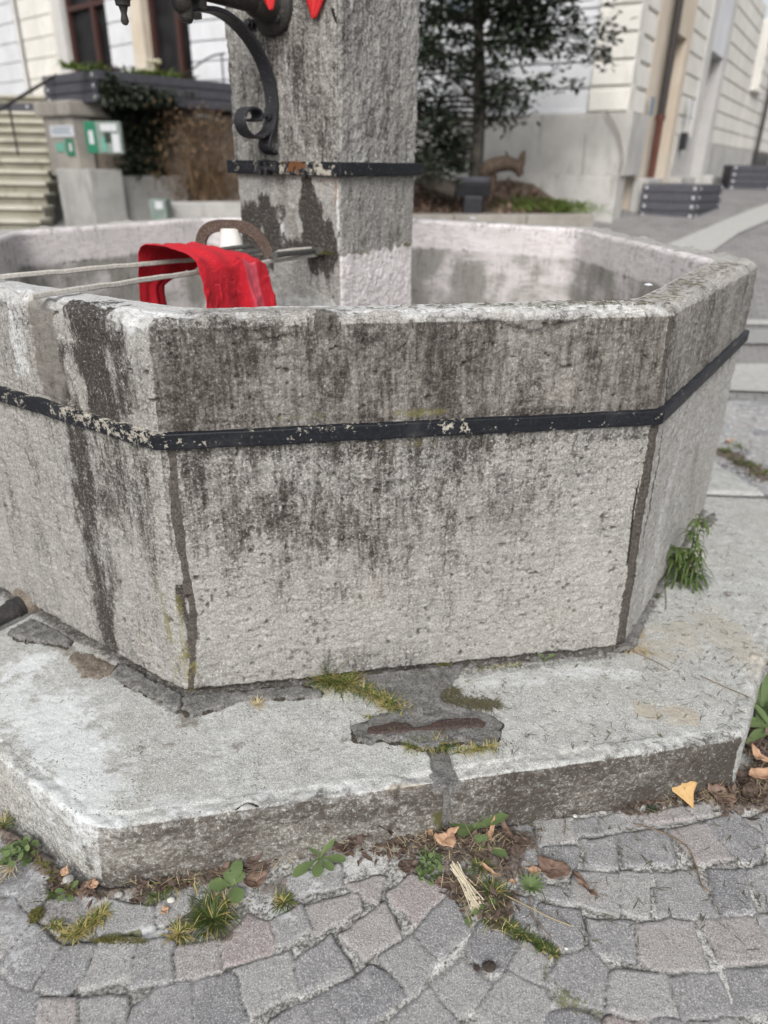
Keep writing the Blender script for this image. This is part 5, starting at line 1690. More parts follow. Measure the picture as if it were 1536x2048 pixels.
# handrail
hr = tag(empty("stair_handrail", (-5.4, 10.9, .8)), "sloping grey metal handrail along the stone stairs", "handrail")
a_, b_ = aty(-40, 243, 10.6), aty(113, 150, 11.6)
mb = MB(); mb.tube([a_, a_ * .5 + b_ * .5, b_], .022, 10); mb.build("rail", M['downpipe'], hr, smooth=True)
for t_ in (.36, .98):
    q = a_ * (1 - t_) + b_ * t_
    mb = MB(); mb.tube([q, q - UP * .62], .015, 8); mb.build("baluster", M['downpipe'], hr, smooth=True)
h2 = tag(empty("upper_handrail", (-3.4, 13, 2)), "thin curved handrail in front of the white pilaster", "handrail")
mb = MB(); mb.tube(catmull([aty(355, 160, 13.6), aty(385, 138, 13.5), aty(420, 114, 13.4), aty(450, 107, 13.3)]), .014, 8); mb.build("rail", M['downpipe'], h2, smooth=True)
mb = MB(); q = aty(443, 108, 13.32); mb.tube([q, q - UP * .8], .014, 8); mb.build("baluster", M['downpipe'], h2)

# notices on the post and the green display case
def flatbox(name, mat, P, d, w, z0, z1, th, nrm, parent=None):
    m = MB(); abox(m, np.array(P[:2]) - nrm * -.0, d, w, nrm, th, z0, z1, .002); return m.build(name, mat, parent)
nA = -BD            # outward normal of A faces
def onA(px, py): return onside(px, py, PC[:2], PC[:2] + AD)
def notice(px0, py0, px1, py1, mat, label, name="notice"):
    a = onA(px1, (py0 + py1) / 2); b = onA(px0, (py0 + py1) / 2)
    z1_ = onA((px0 + px1) / 2, py0)[2]; z0n = onA((px0 + px1) / 2, py1)[2]
    m = MB(); abox(m, a[:2] + nA * .003, AD, np.linalg.norm((b - a)[:2]), nA, .010, z0n, z1_, .001)
    return tag(m.build(name, mat), label, name.replace('_', ' '))
notice(102, 251, 149, 274, M['paper'], "white paper notice on the gate post, highest of three", "notice")
notice(114, 285, 130, 303, M['teal'], "small square teal sticker on the gate post", "sticker")
notice(134, 278, 149, 312, M['greensign'], "upright green and white sticker on the gate post", "sticker")
mb = MB()
a = onA(146, 295); abox(mb, a[:2] + nA * .016, AD, .07, nA, .003, onA(141, 303)[2], onA(141, 286)[2]); 
for (nm, y0_, y1_, x0_, x1_) in (("notice", 255, 257, 106, 145), ("notice", 260, 262, 106, 140), ("notice", 265, 267, 106, 143)):
    m2 = MB(); a2 = onA(x1_, 262); b2 = onA(x0_, 262); abox(m2, a2[:2] + nA * .014, AD, np.linalg.norm((b2 - a2)[:2]), nA, .002, onA(125, y1_)[2], onA(125, y0_)[2]); m2.build("print_line", M['signblue'], bpy.data.objects["notice"])
st_ = mb.build("white_print", M['paper'], bpy.data.objects["sticker.001"])
dc_p = aty(243, 275, 10.75)
case = tag(empty("display_case", (dc_p[0], dc_p[1], 1.5)), "green framed display case with papers hanging beside the ivy", "display case")
zc0, zc1 = zat(243, 308, dc_p), zat(243, 243, dc_p)
cd = vd(-1, .05); cn = vd(.05, 1)
lw = lenalong(dc_p, cd, 177)
mb = MB(); abox(mb, dc_p, cd, lw, cn, .08, zc0, zc1, .012); mb.build("frame", M['palegreen'], case)
mb = MB(); abox(mb, dc_p[:2] + cd * (lw - .15) - cn * .01, cd, .15, cn, .012, zc0 + .005, zc1 - .005, .003); sb_ = mb.build("green_panel", M['greensign'], case)
mb = MB(); q = dc_p[:2] + cd * (lw - .11) - cn * .013; mb.box((q[0] + cd[0] * .03, q[1], (zc0 + zc1) / 2), (.06, .004, .16), bev=.0015); mb.build("emblem", M['paper'], sb_)
for (u0, w, a0, a1, mt) in ((.03, .10, .05, .62, 'paper'), (.14, .09, .35, .66, 'holly'), (.05, .22, .70, .92, 'paper'), (.22, .06, .08, .5, 'teal')):
    mb = MB(); abox(mb, dc_p[:2] + cd * u0 - cn * .011, cd, w, cn, .005, zc0 + (zc1 - zc0) * a0, zc0 + (zc1 - zc0) * a1); mb.build("poster", M[mt], case)

# ------------------------------------------------------------------ cream building on the left
LQ = aty(300, 100, 16.5)[:2]
LD = vd(.74, -.67)                 # to the right and nearer
LN = vd(-.67, -.74)                # outwards
def onL(px, py): return onside(px, py, LQ, LQ + LD)
def uL(px, py=110): return (onL(px, py)[:2] - LQ) @ LD
bl = tag(empty("rusticated_building", (LQ[0], LQ[1], 0)), "cream rusticated building with two tall brown framed windows behind the stairs", "building")
ZT = onL(300, -160)[2]
zc = onL(300, 30)[2]; ch_ = .40
def pier(px0, px1, mat, name="pier", proud=0.0, courses=True, py=110, z0=0.4):
    u0, u1 = uL(px0, py), uL(px1, py)
    m = MB()
    abox(m, LQ + LD * u0 + LN * (proud - .30), LD, u1 - u0, LN, .27, z0, ZT)
    if courses:
        z = zc - 12 * ch_
        while z < ZT:
            if z > z0: abox(m, LQ + LD * u0 + LN * (proud - .031), LD, u1 - u0 - .002, LN, .031, z + .014, z + ch_ - .014, .006)
            z += ch_
    return m.build(name, mat, bl)
pier(-220, 45, M['cool'], proud=.0)
pier(51, 112, M['cream'])
pier(112, 131, M['greyst'], "window_surround", -.02, False)
pier(222, 268, M['cool'])
pier(268, 291, M['beige'], "window_surround", .03, False)
pier(385, 428, M['cool'])
pier(428, 450, M['beige'], "pilaster", .06, False)
pier(450, 620, M['cream'])
for (a, b, mx) in ((131, 222, 181), (291, 385, 345)):
    u0, u1, um = uL(a), uL(b), uL(mx)
    m = MB()
    for (q, w) in ((u0, .10), (u1 - .10, .10), (um - .06, .12)):
        abox(m, LQ + LD * q - LN * .26, LD, w, LN, .10, .5, ZT, .01)
    abox(m, LQ + LD * (u0 + .1) - LN * .255, LD, u1 - u0 - .2, LN, .09, onL(180, 8)[2], onL(180, -4)[2], .01)
    w_ = m.build("window", M['winframe'], bl)
    m = MB(); abox(m, LQ + LD * u0 - LN * .30, LD, u1 - u0, LN, .03, .5, ZT); m.build("pane", M['dkglass'], w_)
m = MB(); abox(m, LQ + LD * uL(-300) - LN * .75, LD, 14, LN, .4, 0, ZT); m.build("inner_wall", M['door'], bl)
pl = tag(empty("wall_plaque", (*onL(405, 75)[:2], 2)), "small white information plate with blue print on the white pier", "plaque")
u0, u1 = uL(391, 75), uL(417, 75)
m = MB(); abox(m, LQ + LD * u0 + LN * .002, LD, u1 - u0, LN, .03, onL(404, 92)[2], onL(404, 58)[2], .004); m.build("plate", M['paper'], pl)
m = MB(); abox(m, LQ + LD * (u0 + .06) + LN * .033, LD, u1 - u0 - .12, LN, .004, onL(404, 81)[2], onL(404, 68)[2]); m.build("print", M['signblue'], pl)
dp = tag(empty("rain_pipe", (*onL(48, 110)[:2], 1)), "thin grey rain pipe down the cream building on the left", "rain pipe")
q = LQ + LD * uL(48) + LN * .05
m = MB(); m.tube([(q[0], q[1], .6), (q[0], q[1], ZT)], .045, 10); m.build("pipe", M['greyst'], dp, smooth=True)

# ------------------------------------------------------------------ cream building on the right
RC = aty(1272, 120, 10.4)[:2]
TL = rad(31)
RL = np.array([-math.cos(TL), math.sin(TL)]); RR = np.array([math.sin(TL), math.cos(TL)])
NL, NR = -RR, -RL                      # outward normals of the left and right facades
def onFL(px, py): return onside(px, py, RC, RC + RL)
def onFR(px, py): return onside(px, py, RC, RC + RR)
def uFR(px, py=200): return (onFR(px, py)[:2] - RC) @ RR
def uFL(px, py=200): return (onFL(px, py)[:2] - RC) @ RL
br = tag(empty("corner_building", (RC[0], RC[1], .6)), "pale corner building with banded courses, grey plinth and recessed doorways on the right", "building")
zp_ = zat(1264, 226, RC); zledge = zat(1238, 352, RC); HT = 4.6
chr_ = (zat(1282, 9, RC) - zat(1262, 226, RC)) / 4.0
cT = zp_
def facade(P, d, n, u0, u1, mat, proud, h, name, z0, z1, gap=.016, thick=.25, cbev=.012):
    m = MB()
    abox(m, P + d * u0 + n * (proud - thick - .03), d, u1 - u0, n, thick, z0, z1)
    z = z0
    while z < z1 - .02:
        abox(m, P + d * u0 + n * (proud - .031), d, u1 - u0, n, .031, z + gap, min(z + h - gap, z1), cbev)
        z += h
    return m.build(name, mat, br)
qw = uFL(1186, 150); qr = uFR(1305, 120)
facade(RC + RL * .0, RL, NL, qw + .01, 7.5, M['cool'], .0, chr_, "wall", zp_, HT)
facade(RC, RL, NL, .0, qw, M['cream'], .06, chr_, "quoin", zp_, HT, .022, cbev=.02)
facade(RC + RL * .06, RR, NR, .0, qr, M['cream'], .06, chr_, "quoin", zp_, HT, .022, thick=.2, cbev=.02)
m = MB(); abox(m, RC + NL * -.30, RL, 7.5, NL, .335, zledge, zp_, .01); m.build("plinth", M['plinth'], br)
m = MB(); abox(m, RC + NL * -.30 - RL * .02, RL, 7.5, NL, .42, .2, zledge, .02); m.build("ledge", M['plinth'], br)
m = MB(); abox(m, RC + RL * .02 - RR * .02, RR, qr + .04, NR, .09, zledge, zp_, .01); m.build("plinth", M['plinth'], br)
m = MB(); abox(m, RC + NL * -.1 + RL * qw * 1.0, RL, 6.5, NL, .115, zp_ - .002, zp_ + .05, .01); m.build("string_course", M['cool'], br)
D0, D1 = uFR(1322), uFR(1353)
E0, E1_ = uFR(1405), uFR(1430)
def fr(u0, u1, mat, proud, name, z0, z1, thick=.6, h=None, gap=.016):
    if h: return facade(RC, RR, NR, u0, u1, mat, proud, h, name, z0, z1, gap, thick - .03)
    m = MB(); abox(m, RC + RR * u0 + NR * (proud - thick), RR, u1 - u0, NR, thick, z0, z1, .004); return m.build(name, mat, br)
zd1 = onFR(1345, 58)[2]; zd2 = onFR(1425, 102)[2]
zg = .95
fr(qr, D0, M['beige'], .0, "door_surround", zg - .4, HT)
fr(D1, uFR(1363), M['beige'], .0, "door_surround", zg - .4, HT)
fr(D0, D1, M['beige'], .0, "lintel", zd1, HT)
fr(uFR(1363), uFR(1394), M['cream'], -.01, "pier", zp_ - .15, HT, .6, chr_)
fr(uFR(1363), uFR(1394), M['plinth'], .03, "plinth", zg - .4, zp_ - .15)
fr(uFR(1394), E0, M['greyst'], .01, "door_surround", zg - .4, HT)
fr(E1_, uFR(1438), M['greyst'], .01, "door_surround", zg - .4, HT)
fr(E0, E1_, M['cool'], .01, "lintel", zd2, HT)
fr(uFR(1438), uFR(1496), M['cream'], -.01, "pier", zp_ - .2, HT, .6, chr_)
fr(uFR(1438), uFR(1530), M['plinth'], .02, "plinth", zg - .4, zp_ - .2)
zwn = onFR(1500, 172)[2]
fr(uFR(1497), uFR(1514), M['cream'], -.01, "pier", zp_ - .2, zwn, .6, chr_)
fr(uFR(1514), uFR(1600), M['cream'], -.01, "pier", zp_ - .2, HT, .6, chr_)
fr(uFR(1600), uFR(1760), M['plinth'], -.01, "pier", zg - .4, HT, .6)
m = MB(); abox(m, RC + RR * uFR(1497) - NR * .35, RR, uFR(1514) - uFR(1497), NR, .05, zwn, HT); w_ = m.build("window", M['dkglass'], br)
m = MB(); abox(m, RC + RR * (uFR(1497) - .02) - NR * .05, RR, uFR(1514) - uFR(1497) + .04, NR, .14, zwn - .07, zwn, .01); m.build("sill", M['cream'], w_)
for (a, b, zt_, low) in ((D0, D1, zd1, True), (E0, E1_, zd2, False)):
    m = MB(); abox(m, RC + RR * a - NR * .50, RR, b - a, NR, .08, zg - .4, zt_ + .02); d_ = m.build("door", M['door'], br)
    if low:
        m = MB(); abox(m, RC + RR * (a + .02) - NR * .41, RR, b - a - .04, NR, .02, zg - .4, onFR(1335, 250)[2], .005); m.build("lower_panel", M['doorlow'], d_)
    else:
        m = MB(); q = RC + RR * (a + .12) - NR * .40; m.box((q[0], q[1], onFR(1406, 222)[2]), (.05, .05, .14), bev=.01); m.build("handle", M['blackm'], d_)
for (a, b) in ((qr - .05, D0), (uFR(1363) - .02, uFR(1394)), (E1_ + .03, uFR(1450))):
    m = MB(); abox(m, RC + RR * a + NR * .0, RR, b - a, NR, .22, zg - .6, onFR(1375, 352)[2], .02); m.build("threshold", M['plinth'], br)
def rpipe(px, py, mat, label, z0, z1, low=None, r=.055, name="downpipe"):
    u = uFR(px, py); q = RC + RR * u + NR * .10
    ro = tag(empty(name, (q[0], q[1], z0)), label, "downpipe")
    zl = low if low else z0
    m = MB(); m.tube([(q[0], q[1], zl), (q[0], q[1], z1)], r, 14); m.build("pipe", M['downpipe'], ro, smooth=True)
    if low:
        m = MB(); m.tube([(q[0], q[1], z0), (q[0], q[1], zl - .03)], r * .92, 14); m.build("lower_pipe", M['rustpipe'], ro, smooth=True)
        m = MB(); m.tube([(q[0], q[1], zl - .05), (q[0], q[1], zl + .02)], r * 1.25, 14); m.build("collar", M['rustpipe'], ro, smooth=True)
    return ro
rpipe(1312, 200, M['downpipe'], "black downpipe with red brown lower end at the building corner", zg - .5, HT, onFR(1301, 232)[2])
rpipe(1527, 200, M['downpipe'], "black downpipe farther along the right facade above the second planter", zg - .3, HT, r=.05)
def wallsign(px, py, w, h, mat, label):
    u = uFR(px, py); z = onFR(px, py)[2]
    m = MB(); abox(m, RC + RR * u + NR * .075, RR, w, NR, .015, z - h / 2, z + h / 2, .002)
    return tag(m.build("number_plate", mat), label, "number plate", "small plates on the right facade")
wallsign(1289, 212, .13, .22, M['signblue'], "small bluish plate on the quoin beside the black downpipe")
wallsign(1367, 222, .20, .34, M['paper'], "white plate on the pier between the two doorways")
m = MB(); u = uFR(1355, 280); abox(m, RC + RR * u + NR * .03, RR, .16, NR, .10, onFR(1355, 300)[2], onFR(1355, 264)[2], .02)
tag(m.build("mailbox", M['blackm']), "narrow black box on the plinth between the doorways", "mailbox")
# a bluish window high on the left facade behind the tree
m = MB(); u = uFL(945, 20); abox(m, RC + RL * (u - .05) + NL * .02, RL, .42, NL, .05, onFL(945, 32)[2], HT, .005)
w_ = m.build("window", M['greyst'], br)
m = MB(); abox(m, RC + RL * (u) + NL * .065, RL, .32, NL, .01, onFL(945, 28)[2], HT - .05); m.build("pane", M['blueglass'], w_)

# planters standing on the slope
def on_slope_planter(pxc, pyb, pyt, a, pxl, b, lb, n, label):
    g = ongz(pxc, pyb); z1 = zat(pxc, pyt, g)
    return planter(label, g, a, lenalong(g, a, pxl, g[2] + .3), b, lb, g[2] - .05, z1, n)
on_slope_planter(1388, 434, 368, vd(-.97, .25), 1283, vd(.66, .75), .95, 4, "slate grey slatted planter box standing alone on the slope by the doorway")
on_slope_planter(1545, 378, 330, vd(-1, .1), 1463, vd(.2, 1), .8, 4, "farther slatted planter box at the right edge under the facade")

# ------------------------------------------------------------------ planting bed
K0, K1 = aty(760, 432, 8.3), aty(1192, 428, 8.9)
kd = (K1 - K0)[:2]; kl = np.linalg.norm(kd); kd /= kl; kn = np.array([-kd[1], kd[0]])
zk = aty(1000, 430, 8.55)[2]
kb = tag(empty("bed_kerb", (K0[0], K0[1], .3)), "low grey stone kerb along the front of the planting bed", "kerb")
for i in range(3):
    m = MB(); abox(m, K0[:2] + kd * (i * kl / 3 + .004), kd, kl / 3 - .008, kn, .22, -.1, zk, .02); m.build("kerb_stone", M['poststone'], kb)
nx, ny = 70, 40
U = np.linspace(-.2, kl - .1, nx); W = np.linspace(.2, 2.6, ny)
UU, WW = np.meshgrid(U, W, indexing='ij')
Pp = K0[:2] + UU[..., None] * kd + WW[..., None] * kn
zz = zk - .05 + .32 * sstep(0, 2.0, WW) + .10 * (fbm(np.stack([UU.ravel(), WW.ravel(), 0 * UU.ravel()], 1), 2.2, 4, seed=501).reshape(UU.shape) - .4)
me = quads_mesh("bed_soil", np.concatenate([Pp, zz[..., None]], -1).reshape(-1, 3), grid_faces(nx, ny))
tag(link("bed_soil", me, M['soil'], smooth=True), "bare brown soil of the planting bed", kind='structure')
def bedz(p):
    w = (np.array(p[:2]) - K0[:2]) @ kn
    return float(zk - .05 + .32 * sstep(0, 2.0, w) + .02)
k2 = tag(empty("bed_kerb", (*aty(400, 420, 9.6)[:2], .3)), "short stone kerb below the dry bush on the left", "kerb")
q0, q1 = aty(338, 405, 10.2), aty(480, 402, 10.6)
m = MB(); d_ = vd(*(q1 - q0)[:2]); abox(m, q0, d_, 2.4, np.array([-d_[1], d_[0]]), .25, 0, q0[2], .02); m.build("kerb_stone", M['plinth'], k2)
mb_ = tag(empty("meter_box", (*aty(300, 430, 9.9)[:2], .3)), "small pale box with a white sticker at the foot of the ivy", "box")
q = aty(332, 415, 9.9); m = MB(); abox(m, q, vd(-1, .1), lenalong(q, vd(-1, .1), 286), vd(.1, 1), .2, .2, zat(320, 399, q), .01); m.build("body", M['palegreen'], mb_)
m = MB(); abox(m, q[:2] + vd(-1, .1) * .04 - vd(.1, 1) * .006, vd(-1, .1), .10, vd(.1, 1), .006, zat(320, 418, q), zat(320, 403, q)); m.build("sticker", M['paper'], mb_)

# floodlight
fp = aty(945, 420, 8.75)
fl_ = tag(empty("floodlight", (fp[0], fp[1], fp[2])), "black square floodlight standing at the edge of the planting bed", "floodlight")
m = MB(); zt_ = zat(945, 392, fp); m.box((fp[0], fp[1], (fp[2] + zt_) / 2 - .03), (.21, .12, zt_ - fp[2] + .06), bev=.015); m.build("stand", M['blackm'], fl_)
zh = zat(942, 360, fp); m = MB(); m.box((fp[0] - .01, fp[1] + .02, (zt_ + zh) / 2), (.37, .14, zh - zt_), bev=.02, ax=((1, 0, 0), (0, .94, .34), (0, -.34, .94))); hd_ = m.build("housing", M['blackm'], fl_)
m = MB(); m.box((fp[0] - .01, fp[1] + .06, zh + .005), (.33, .16, .012), bev=.004, ax=((1, 0, 0), (0, .97, .22), (0, -.22, .97))); m.build("glass", M['lens'], hd_)
# log and wooden animal
m = MB(); m.tube([aty(838, 352, 9.2), aty(870, 366, 9.1), aty(912, 384, 9.0)], [.085, .095, .075], 12); tag(m.build("fallen_log", M['log'], smooth=True), "pale grey log lying on the bed behind the floodlight", "log")
def animal():
    Yd = 9.0
    def p(x, y): return aty(x, y, Yd)
    m = MB()
    m.tube(catmull([p(966, 352), p(975, 338), p(1000, 328), p(1022, 328), p(1036, 338), p(1042, 352)]), list(np.interp(np.linspace(0, 1, 31), [0, .2, .5, .75, 1], [.05, .085, .08, .06, .035])), 12)
    o1 = m.build("wooden_animal", M['driftwood'], smooth=True)
    tag(o1, "brown driftwood animal figure with lowered head on the planting bed", "wooden figure")
    for a, b, r in (((970, 345), (966, 412), .035), ((985, 345), (978, 405), .035), ((968, 345), (952, 408), .03)):
        m = MB(); m.tube([p(*a), (p(*a) + p(*b)) / 2 + np.array([.02, 0, 0]), p(*b)], [r, r * .7, r * .6], 8); m.build("leg", M['driftwood'], o1, smooth=True)
    m = MB(); m.tube([p(1037, 338), p(1042, 324), p(1047, 306), p(1050, 300)], [.05, .05, .025, .004], 8); m.build("ear", M['driftwood'], o1, smooth=True)
    m = MB(); m.tube([p(1022, 328), p(1016, 314), p(1011, 302)], [.022, .016, .008], 7); m.build("antler", M['driftwood'], o1, smooth=True)
animal()
vine = tag(empty("dead_vine", (*onFL(1230, 330)[:2], .8)), "bare brown vine stems on the plinth at the building corner", "vine")
M['vine'] = plain("pale_vine", (.16, .135, .11), (.26, .23, .20), 40)
for pts, r in (([(1243, 345), (1249, 310), (1240, 265), (1222, 232), (1216, 222)], .010), ([(1165, 380), (1172, 330), (1176, 270)], .004)):
    m = MB(); m.tube(catmull([np.append(onFL(*q)[:2] + NL * .10, onFL(*q)[2]) for q in pts]), r, 7); m.build("stem", M['vine'], vine, smooth=True)
# ------------------------------------------------------------------ leaves and blades
class Rib:
    """ribbons (blades, leaves) gathered into one mesh"""
    def __init__(self): self.V, self.F, self.T, self.D, self.n = [], [], [], [], 0
    def blade(self, base, d, L, w, bend=0.5, tone=.5, dry=0.0, seg=5, wprof=None, cup=0.0, roll=None, drydir=0):
        base = np.asarray(base, float); d = np.asarray(d, float); d = d / np.linalg.norm(d)
        hz = np.array([d[0], d[1], 0.0]); 
        if np.linalg.norm(hz) < 1e-6: hz = np.array([1.0, 0, 0])
        hz /= np.linalg.norm(hz)
        el = math.asin(np.clip(d[2], -1, 1))
        p = base.copy(); pts = [p.copy()]; tans = []
        for k in range(seg):
            e = el - bend * (k + .5) / seg * 1.6
            t = hz * math.cos(e) + UP * math.sin(e)
            tans.append(t); p = p + t * (L / seg); pts.append(p.copy())
        tans.append(tans[-1])
        sd = np.cross(hz, UP)
        if roll: sd = sd * math.cos(roll) + np.cross(sd, d) * math.sin(roll)
        prof = wprof or (.7, 1, .9, .7, .4, .04)
        ss = np.linspace(0, 1, len(prof))
        for k, (q, t) in enumerate(zip(pts, tans)):
            ww = w * np.interp(k / seg, ss, prof) / 2
            nn = np.cross(sd, t)
            self.V += [q - sd * ww + nn * cup * ww, q, q + sd * ww + nn * cup * ww]
            self.T += [tone] * 3; self.D += [dry if not drydir else dry * k / seg] * 3
        b = self.n
        for k in range(seg):
            a = b + 3 * k
            self.F += [(a, a + 1, a + 4, a + 3), (a + 1, a + 2, a + 5, a + 4)]
        self.n += 3 * (seg + 1)
        return pts[-1]
    def round_leaf(self, c, nrm, r, tone=.5, stem=None):
        """small rounded leaf as a fan of quads"""
        nrm = np.asarray(nrm, float); nrm /= np.linalg.norm(nrm)
        a = np.cross(nrm, [0.3, .9, .1]); a /= np.linalg.norm(a); b_ = np.cross(nrm, a)
        base = self.n
        m = 8
        self.V.append(np.asarray(c, float) - nrm * r * .12); self.T.append(tone * .8); self.D.append(0)
        for k in range(m):
            an = 2 * math.pi * k / m
            self.V.append(c + (a * math.cos(an) + b_ * math.sin(an)) * r * (1 + .08 * math.sin(3 * an))); self.T.append(tone); self.D.append(0)
        for k in range(0, m, 2):
            self.F.append((base, base + 1 + k, base + 1 + (k + 1) % m, base + 1 + (k + 2) % m))
        self.n += m + 1
    def build(self, name, mat, parent=None):
        me = quads_mesh(name, np.array(self.V), np.array(self.F), {'tone': np.clip(np.array(self.T), 0, 1), 'dry': np.array(self.D)})
        return link(name, me, mat, parent, smooth=True)
RN = random.Random(77)
def tuft(c, n, h, spread, label, mat='grass', dry=.15, wid=.0022, tone=(.2, .9), lean=None, stretch=None, kind=None, up=.6, name="grass_tuft", cat="grass tuft", droop=(.3, 1.3)):
    r = Rib()
    c = np.asarray(c, float)
    for k in range(n):
        a = RN.uniform(0, 2 * math.pi); q = abs(RN.gauss(0, .5))
        off = np.array([math.cos(a), math.sin(a), 0]) * spread * min(q, 1.3)
        if stretch is not None: off = off * .5 + np.asarray(stretch) * RN.uniform(-1, 1)
        a2 = a + RN.gauss(0, .7)
        d = np.array([math.cos(a2), math.sin(a2), 0]) * RN.uniform(.25, 1.0) + UP * RN.uniform(up * .5, up * 2)
        if lean is not None: d = d + np.asarray(lean)
        dd = RN.random()
        r.blade(c + off, d, h * RN.uniform(.45, 1.1), wid * RN.uniform(.7, 1.3), RN.uniform(*droop), RN.uniform(*tone), 1.0 if dd < dry else 0.0, seg=4)
    return tag(r.build(name, M[mat]), label, cat, kind=kind)
LANCE = (.25, .55, .9, 1.0, .85, .5, .08)
SPOON = (.16, .22, .4, .75, 1.0, .95, .35)
TOOTH = (.2, .45, .4, .75, .6, 1.0, .78, .95, .5, .08)
def rosette(c, leaves, label, mat='weed', cat="weed", name="weed_rosette", prof=SPOON):
    """leaves: (azimuth deg, length, width, elevation, bend, tone[, profile])"""
    r = Rib(); c = np.asarray(c, float)
    for lf in leaves:
        az, L, w, el, bd, tn = lf[:6]
        el = max(el, .30)
        d = np.array([math.cos(rad(az)) * math.cos(el), math.sin(rad(az)) * math.cos(el), math.sin(el)])
        r.blade(c + UP * .007, d, L, w, bd * .55, tn, 0, seg=10, wprof=lf[6] if len(lf) > 6 else prof, cup=.25)
    return tag(r.build(name, M[mat]), label, cat)
def cress(c, n, sp, h, rl, label, name="cress_clump", cat="weed"):
    r = Rib(); c = np.asarray(c, float)
    for k in range(n):
        a = RN.uniform(0, 6.28); q = RN.random() ** .6 * sp
        p = c + np.array([math.cos(a) * q, math.sin(a) * q, h * RN.uniform(.3, 1.0) * (1 - .5 * q / sp)])
        nrm = np.array([RN.gauss(0, .5), RN.gauss(0, .5) - .25, 1.0])
        r.round_leaf(p, nrm, rl * RN.uniform(.6, 1.2), RN.uniform(.1, .9))
        r.blade(c + (p - c) * [.3, .3, 0], p - c - (p - c) * [.3, .3, 0] + UP * .004, np.linalg.norm(p - c) * .9, .0012, .1, .4, 0, seg=3)
    return tag(r.build(name, M['weed']), label, cat)
def g0(x, y, z=.002):
    p = on(x, y, .008); p = on(x, y, HM_PAVE(p[0], p[1], 0.0)); p[2] += z * .6
    return p
def gs_(x, y, z=0.0):
    p = on(x, y, ZP); p = on(x, y, HM_STEP(p[0], p[1], ZP)); p[2] += z
    return p

# --- on the step
tuft(gs_(674, 1368), 420, .062, .055, "thick green grass tuft at the foot of the basin where the cement patch starts", stretch=(.045, -.008, 0), dry=.28)
tuft(gs_(660, 1358), 40, .13, .03, "few tall thin grass blades leaning on the basin's front face", dry=.1, up=1.6, droop=(.1, .6))
tuft(gs_(755, 1396), 320, .042, .026, "grass strip running down the left edge of the cement patch", stretch=(.055, -.030, 0), dry=.35)
tuft(gs_(790, 1418), 120, .034, .015, "small grass fringe beside the left tip of the iron cramp", stretch=(.04, -.006, 0), dry=.45)
tuft(gs_(750, 1440), 60, .020, .010, "short moss-like grass at the patch's far left end", stretch=(.025, -.012, 0), dry=.4)
tuft(gs_(858, 1494, .003), 220, .038, .018, "grass fringe under the front edge of the cement patch", stretch=(.05, .004, 0), dry=.4)
tuft(gs_(872, 1516, .003), 130, .042, .014, "little grass tuft at the top of the joint between the two slabs", dry=.35, stretch=(.005, -.022, 0))
tuft(gs_(955, 1502, .003), 140, .030, .012, "dry grass under the right tip of the cement patch", stretch=(.05, .010, 0), dry=.6)
tuft(gs_(945, 1408, .004), 420, .036, .026, "flattened dull needles and grass heaped right of the cement patch", stretch=(.06, -.006, 0), dry=.3, up=.15, mat='needle', name="needle_heap", cat="needle heap")
tuft(gs_(902, 1388, .004), 160, .034, .018, "needles caught in the hollow of the cement patch's right edge", stretch=(.012, .018, 0), up=.2, mat='needle', name="needle_heap", cat="needle heap")
tuft(gs_(516, 1408), 70, .030, .010, "small pale straw tuft in the mortar crack left of the grass", mat='straw', dry=0, up=.4, name="straw_tuft", cat="straw tuft")
tuft(gs_(1306, 1195), 34, .042, .008, "small grass sprout in the crack below the long-leaved plant", dry=.1, up=1.1)
tuft(gs_(1275, 1262), 90, .040, .02, "withered brown roots and dirt at the basin's right corner", mat='straw', stretch=(.012, .022, 0), up=.2, name="withered_grass", cat="dry grass")
tuft(gs_(1262, 1298), 90, .050, .012, "straw-coloured withered grass at the basin's front right corner", mat='straw', stretch=(.05, -.01, 0), up=.2, name="withered_grass", cat="dry grass")
tuft(gs_(1000, 1335), 60, .016, .006, "low green sprigs in the gap below the basin's front", stretch=(.06, .012, 0), dry=.3)
rosette(gs_(1090, 1322), [(20, .03, .012, .4, .3, .8), (150, .025, .010, .5, .3, .9), (250, .02, .009, .4, .3, .6)], "tiny bright seedling in the gap under the basin's front", prof=SPOON)

def narrow_plant():
    root = tag(empty("narrow_leaved_plant", tuple(gs_(1368, 1168))), "bushy long-leaved plant growing from the crack at the basin's right foot", "plant")
    base = gs_(1366, 1168)
    r = Rib()
    stems = [((1366, 1168), (1398, 1040), 95), ((1358, 1166), (1345, 1100), 60), ((1380, 1166), (1392, 1105), 50)]
    sm = MB()
    for (b, t, n) in stems:
        B = gs_(*b); d_ = np.linalg.norm(B - CO)
        Tp = ray(*t); Tp = CO + Tp * ((B - CO)[1] / Tp[1]) + np.array([.01, .02, 0])
        P = [B * (1 - s) + Tp * s + np.array([.012 * math.sin(s * 2), 0, .0]) for s in np.linspace(0, 1, 8)]
        sm.tube(P, list(np.linspace(.0026, .0012, 8)), 6)
        for k in range(n):
            s = RN.uniform(.03, 1.0)
            p = B * (1 - s) + Tp * s
            a = RN.uniform(0, 6.28)
            d = np.array([math.cos(a), math.sin(a), RN.uniform(.3, 1.1)])
            L = .115 * (1 - .5 * s) * RN.uniform(.6, 1.2)
            r.blade(p, d, L, .0068 * RN.uniform(.7, 1.25), RN.uniform(.9, 2.1), np.clip(.25 + .6 * s + RN.gauss(0, .15), 0, 1), 0, seg=7, wprof=(.3, .75, 1, 1, .8, .5, .08), cup=.3)
    sm.build("stem", M['twig'], root, smooth=True)
    r.build("leaves", M['narrow'], root)
narrow_plant()
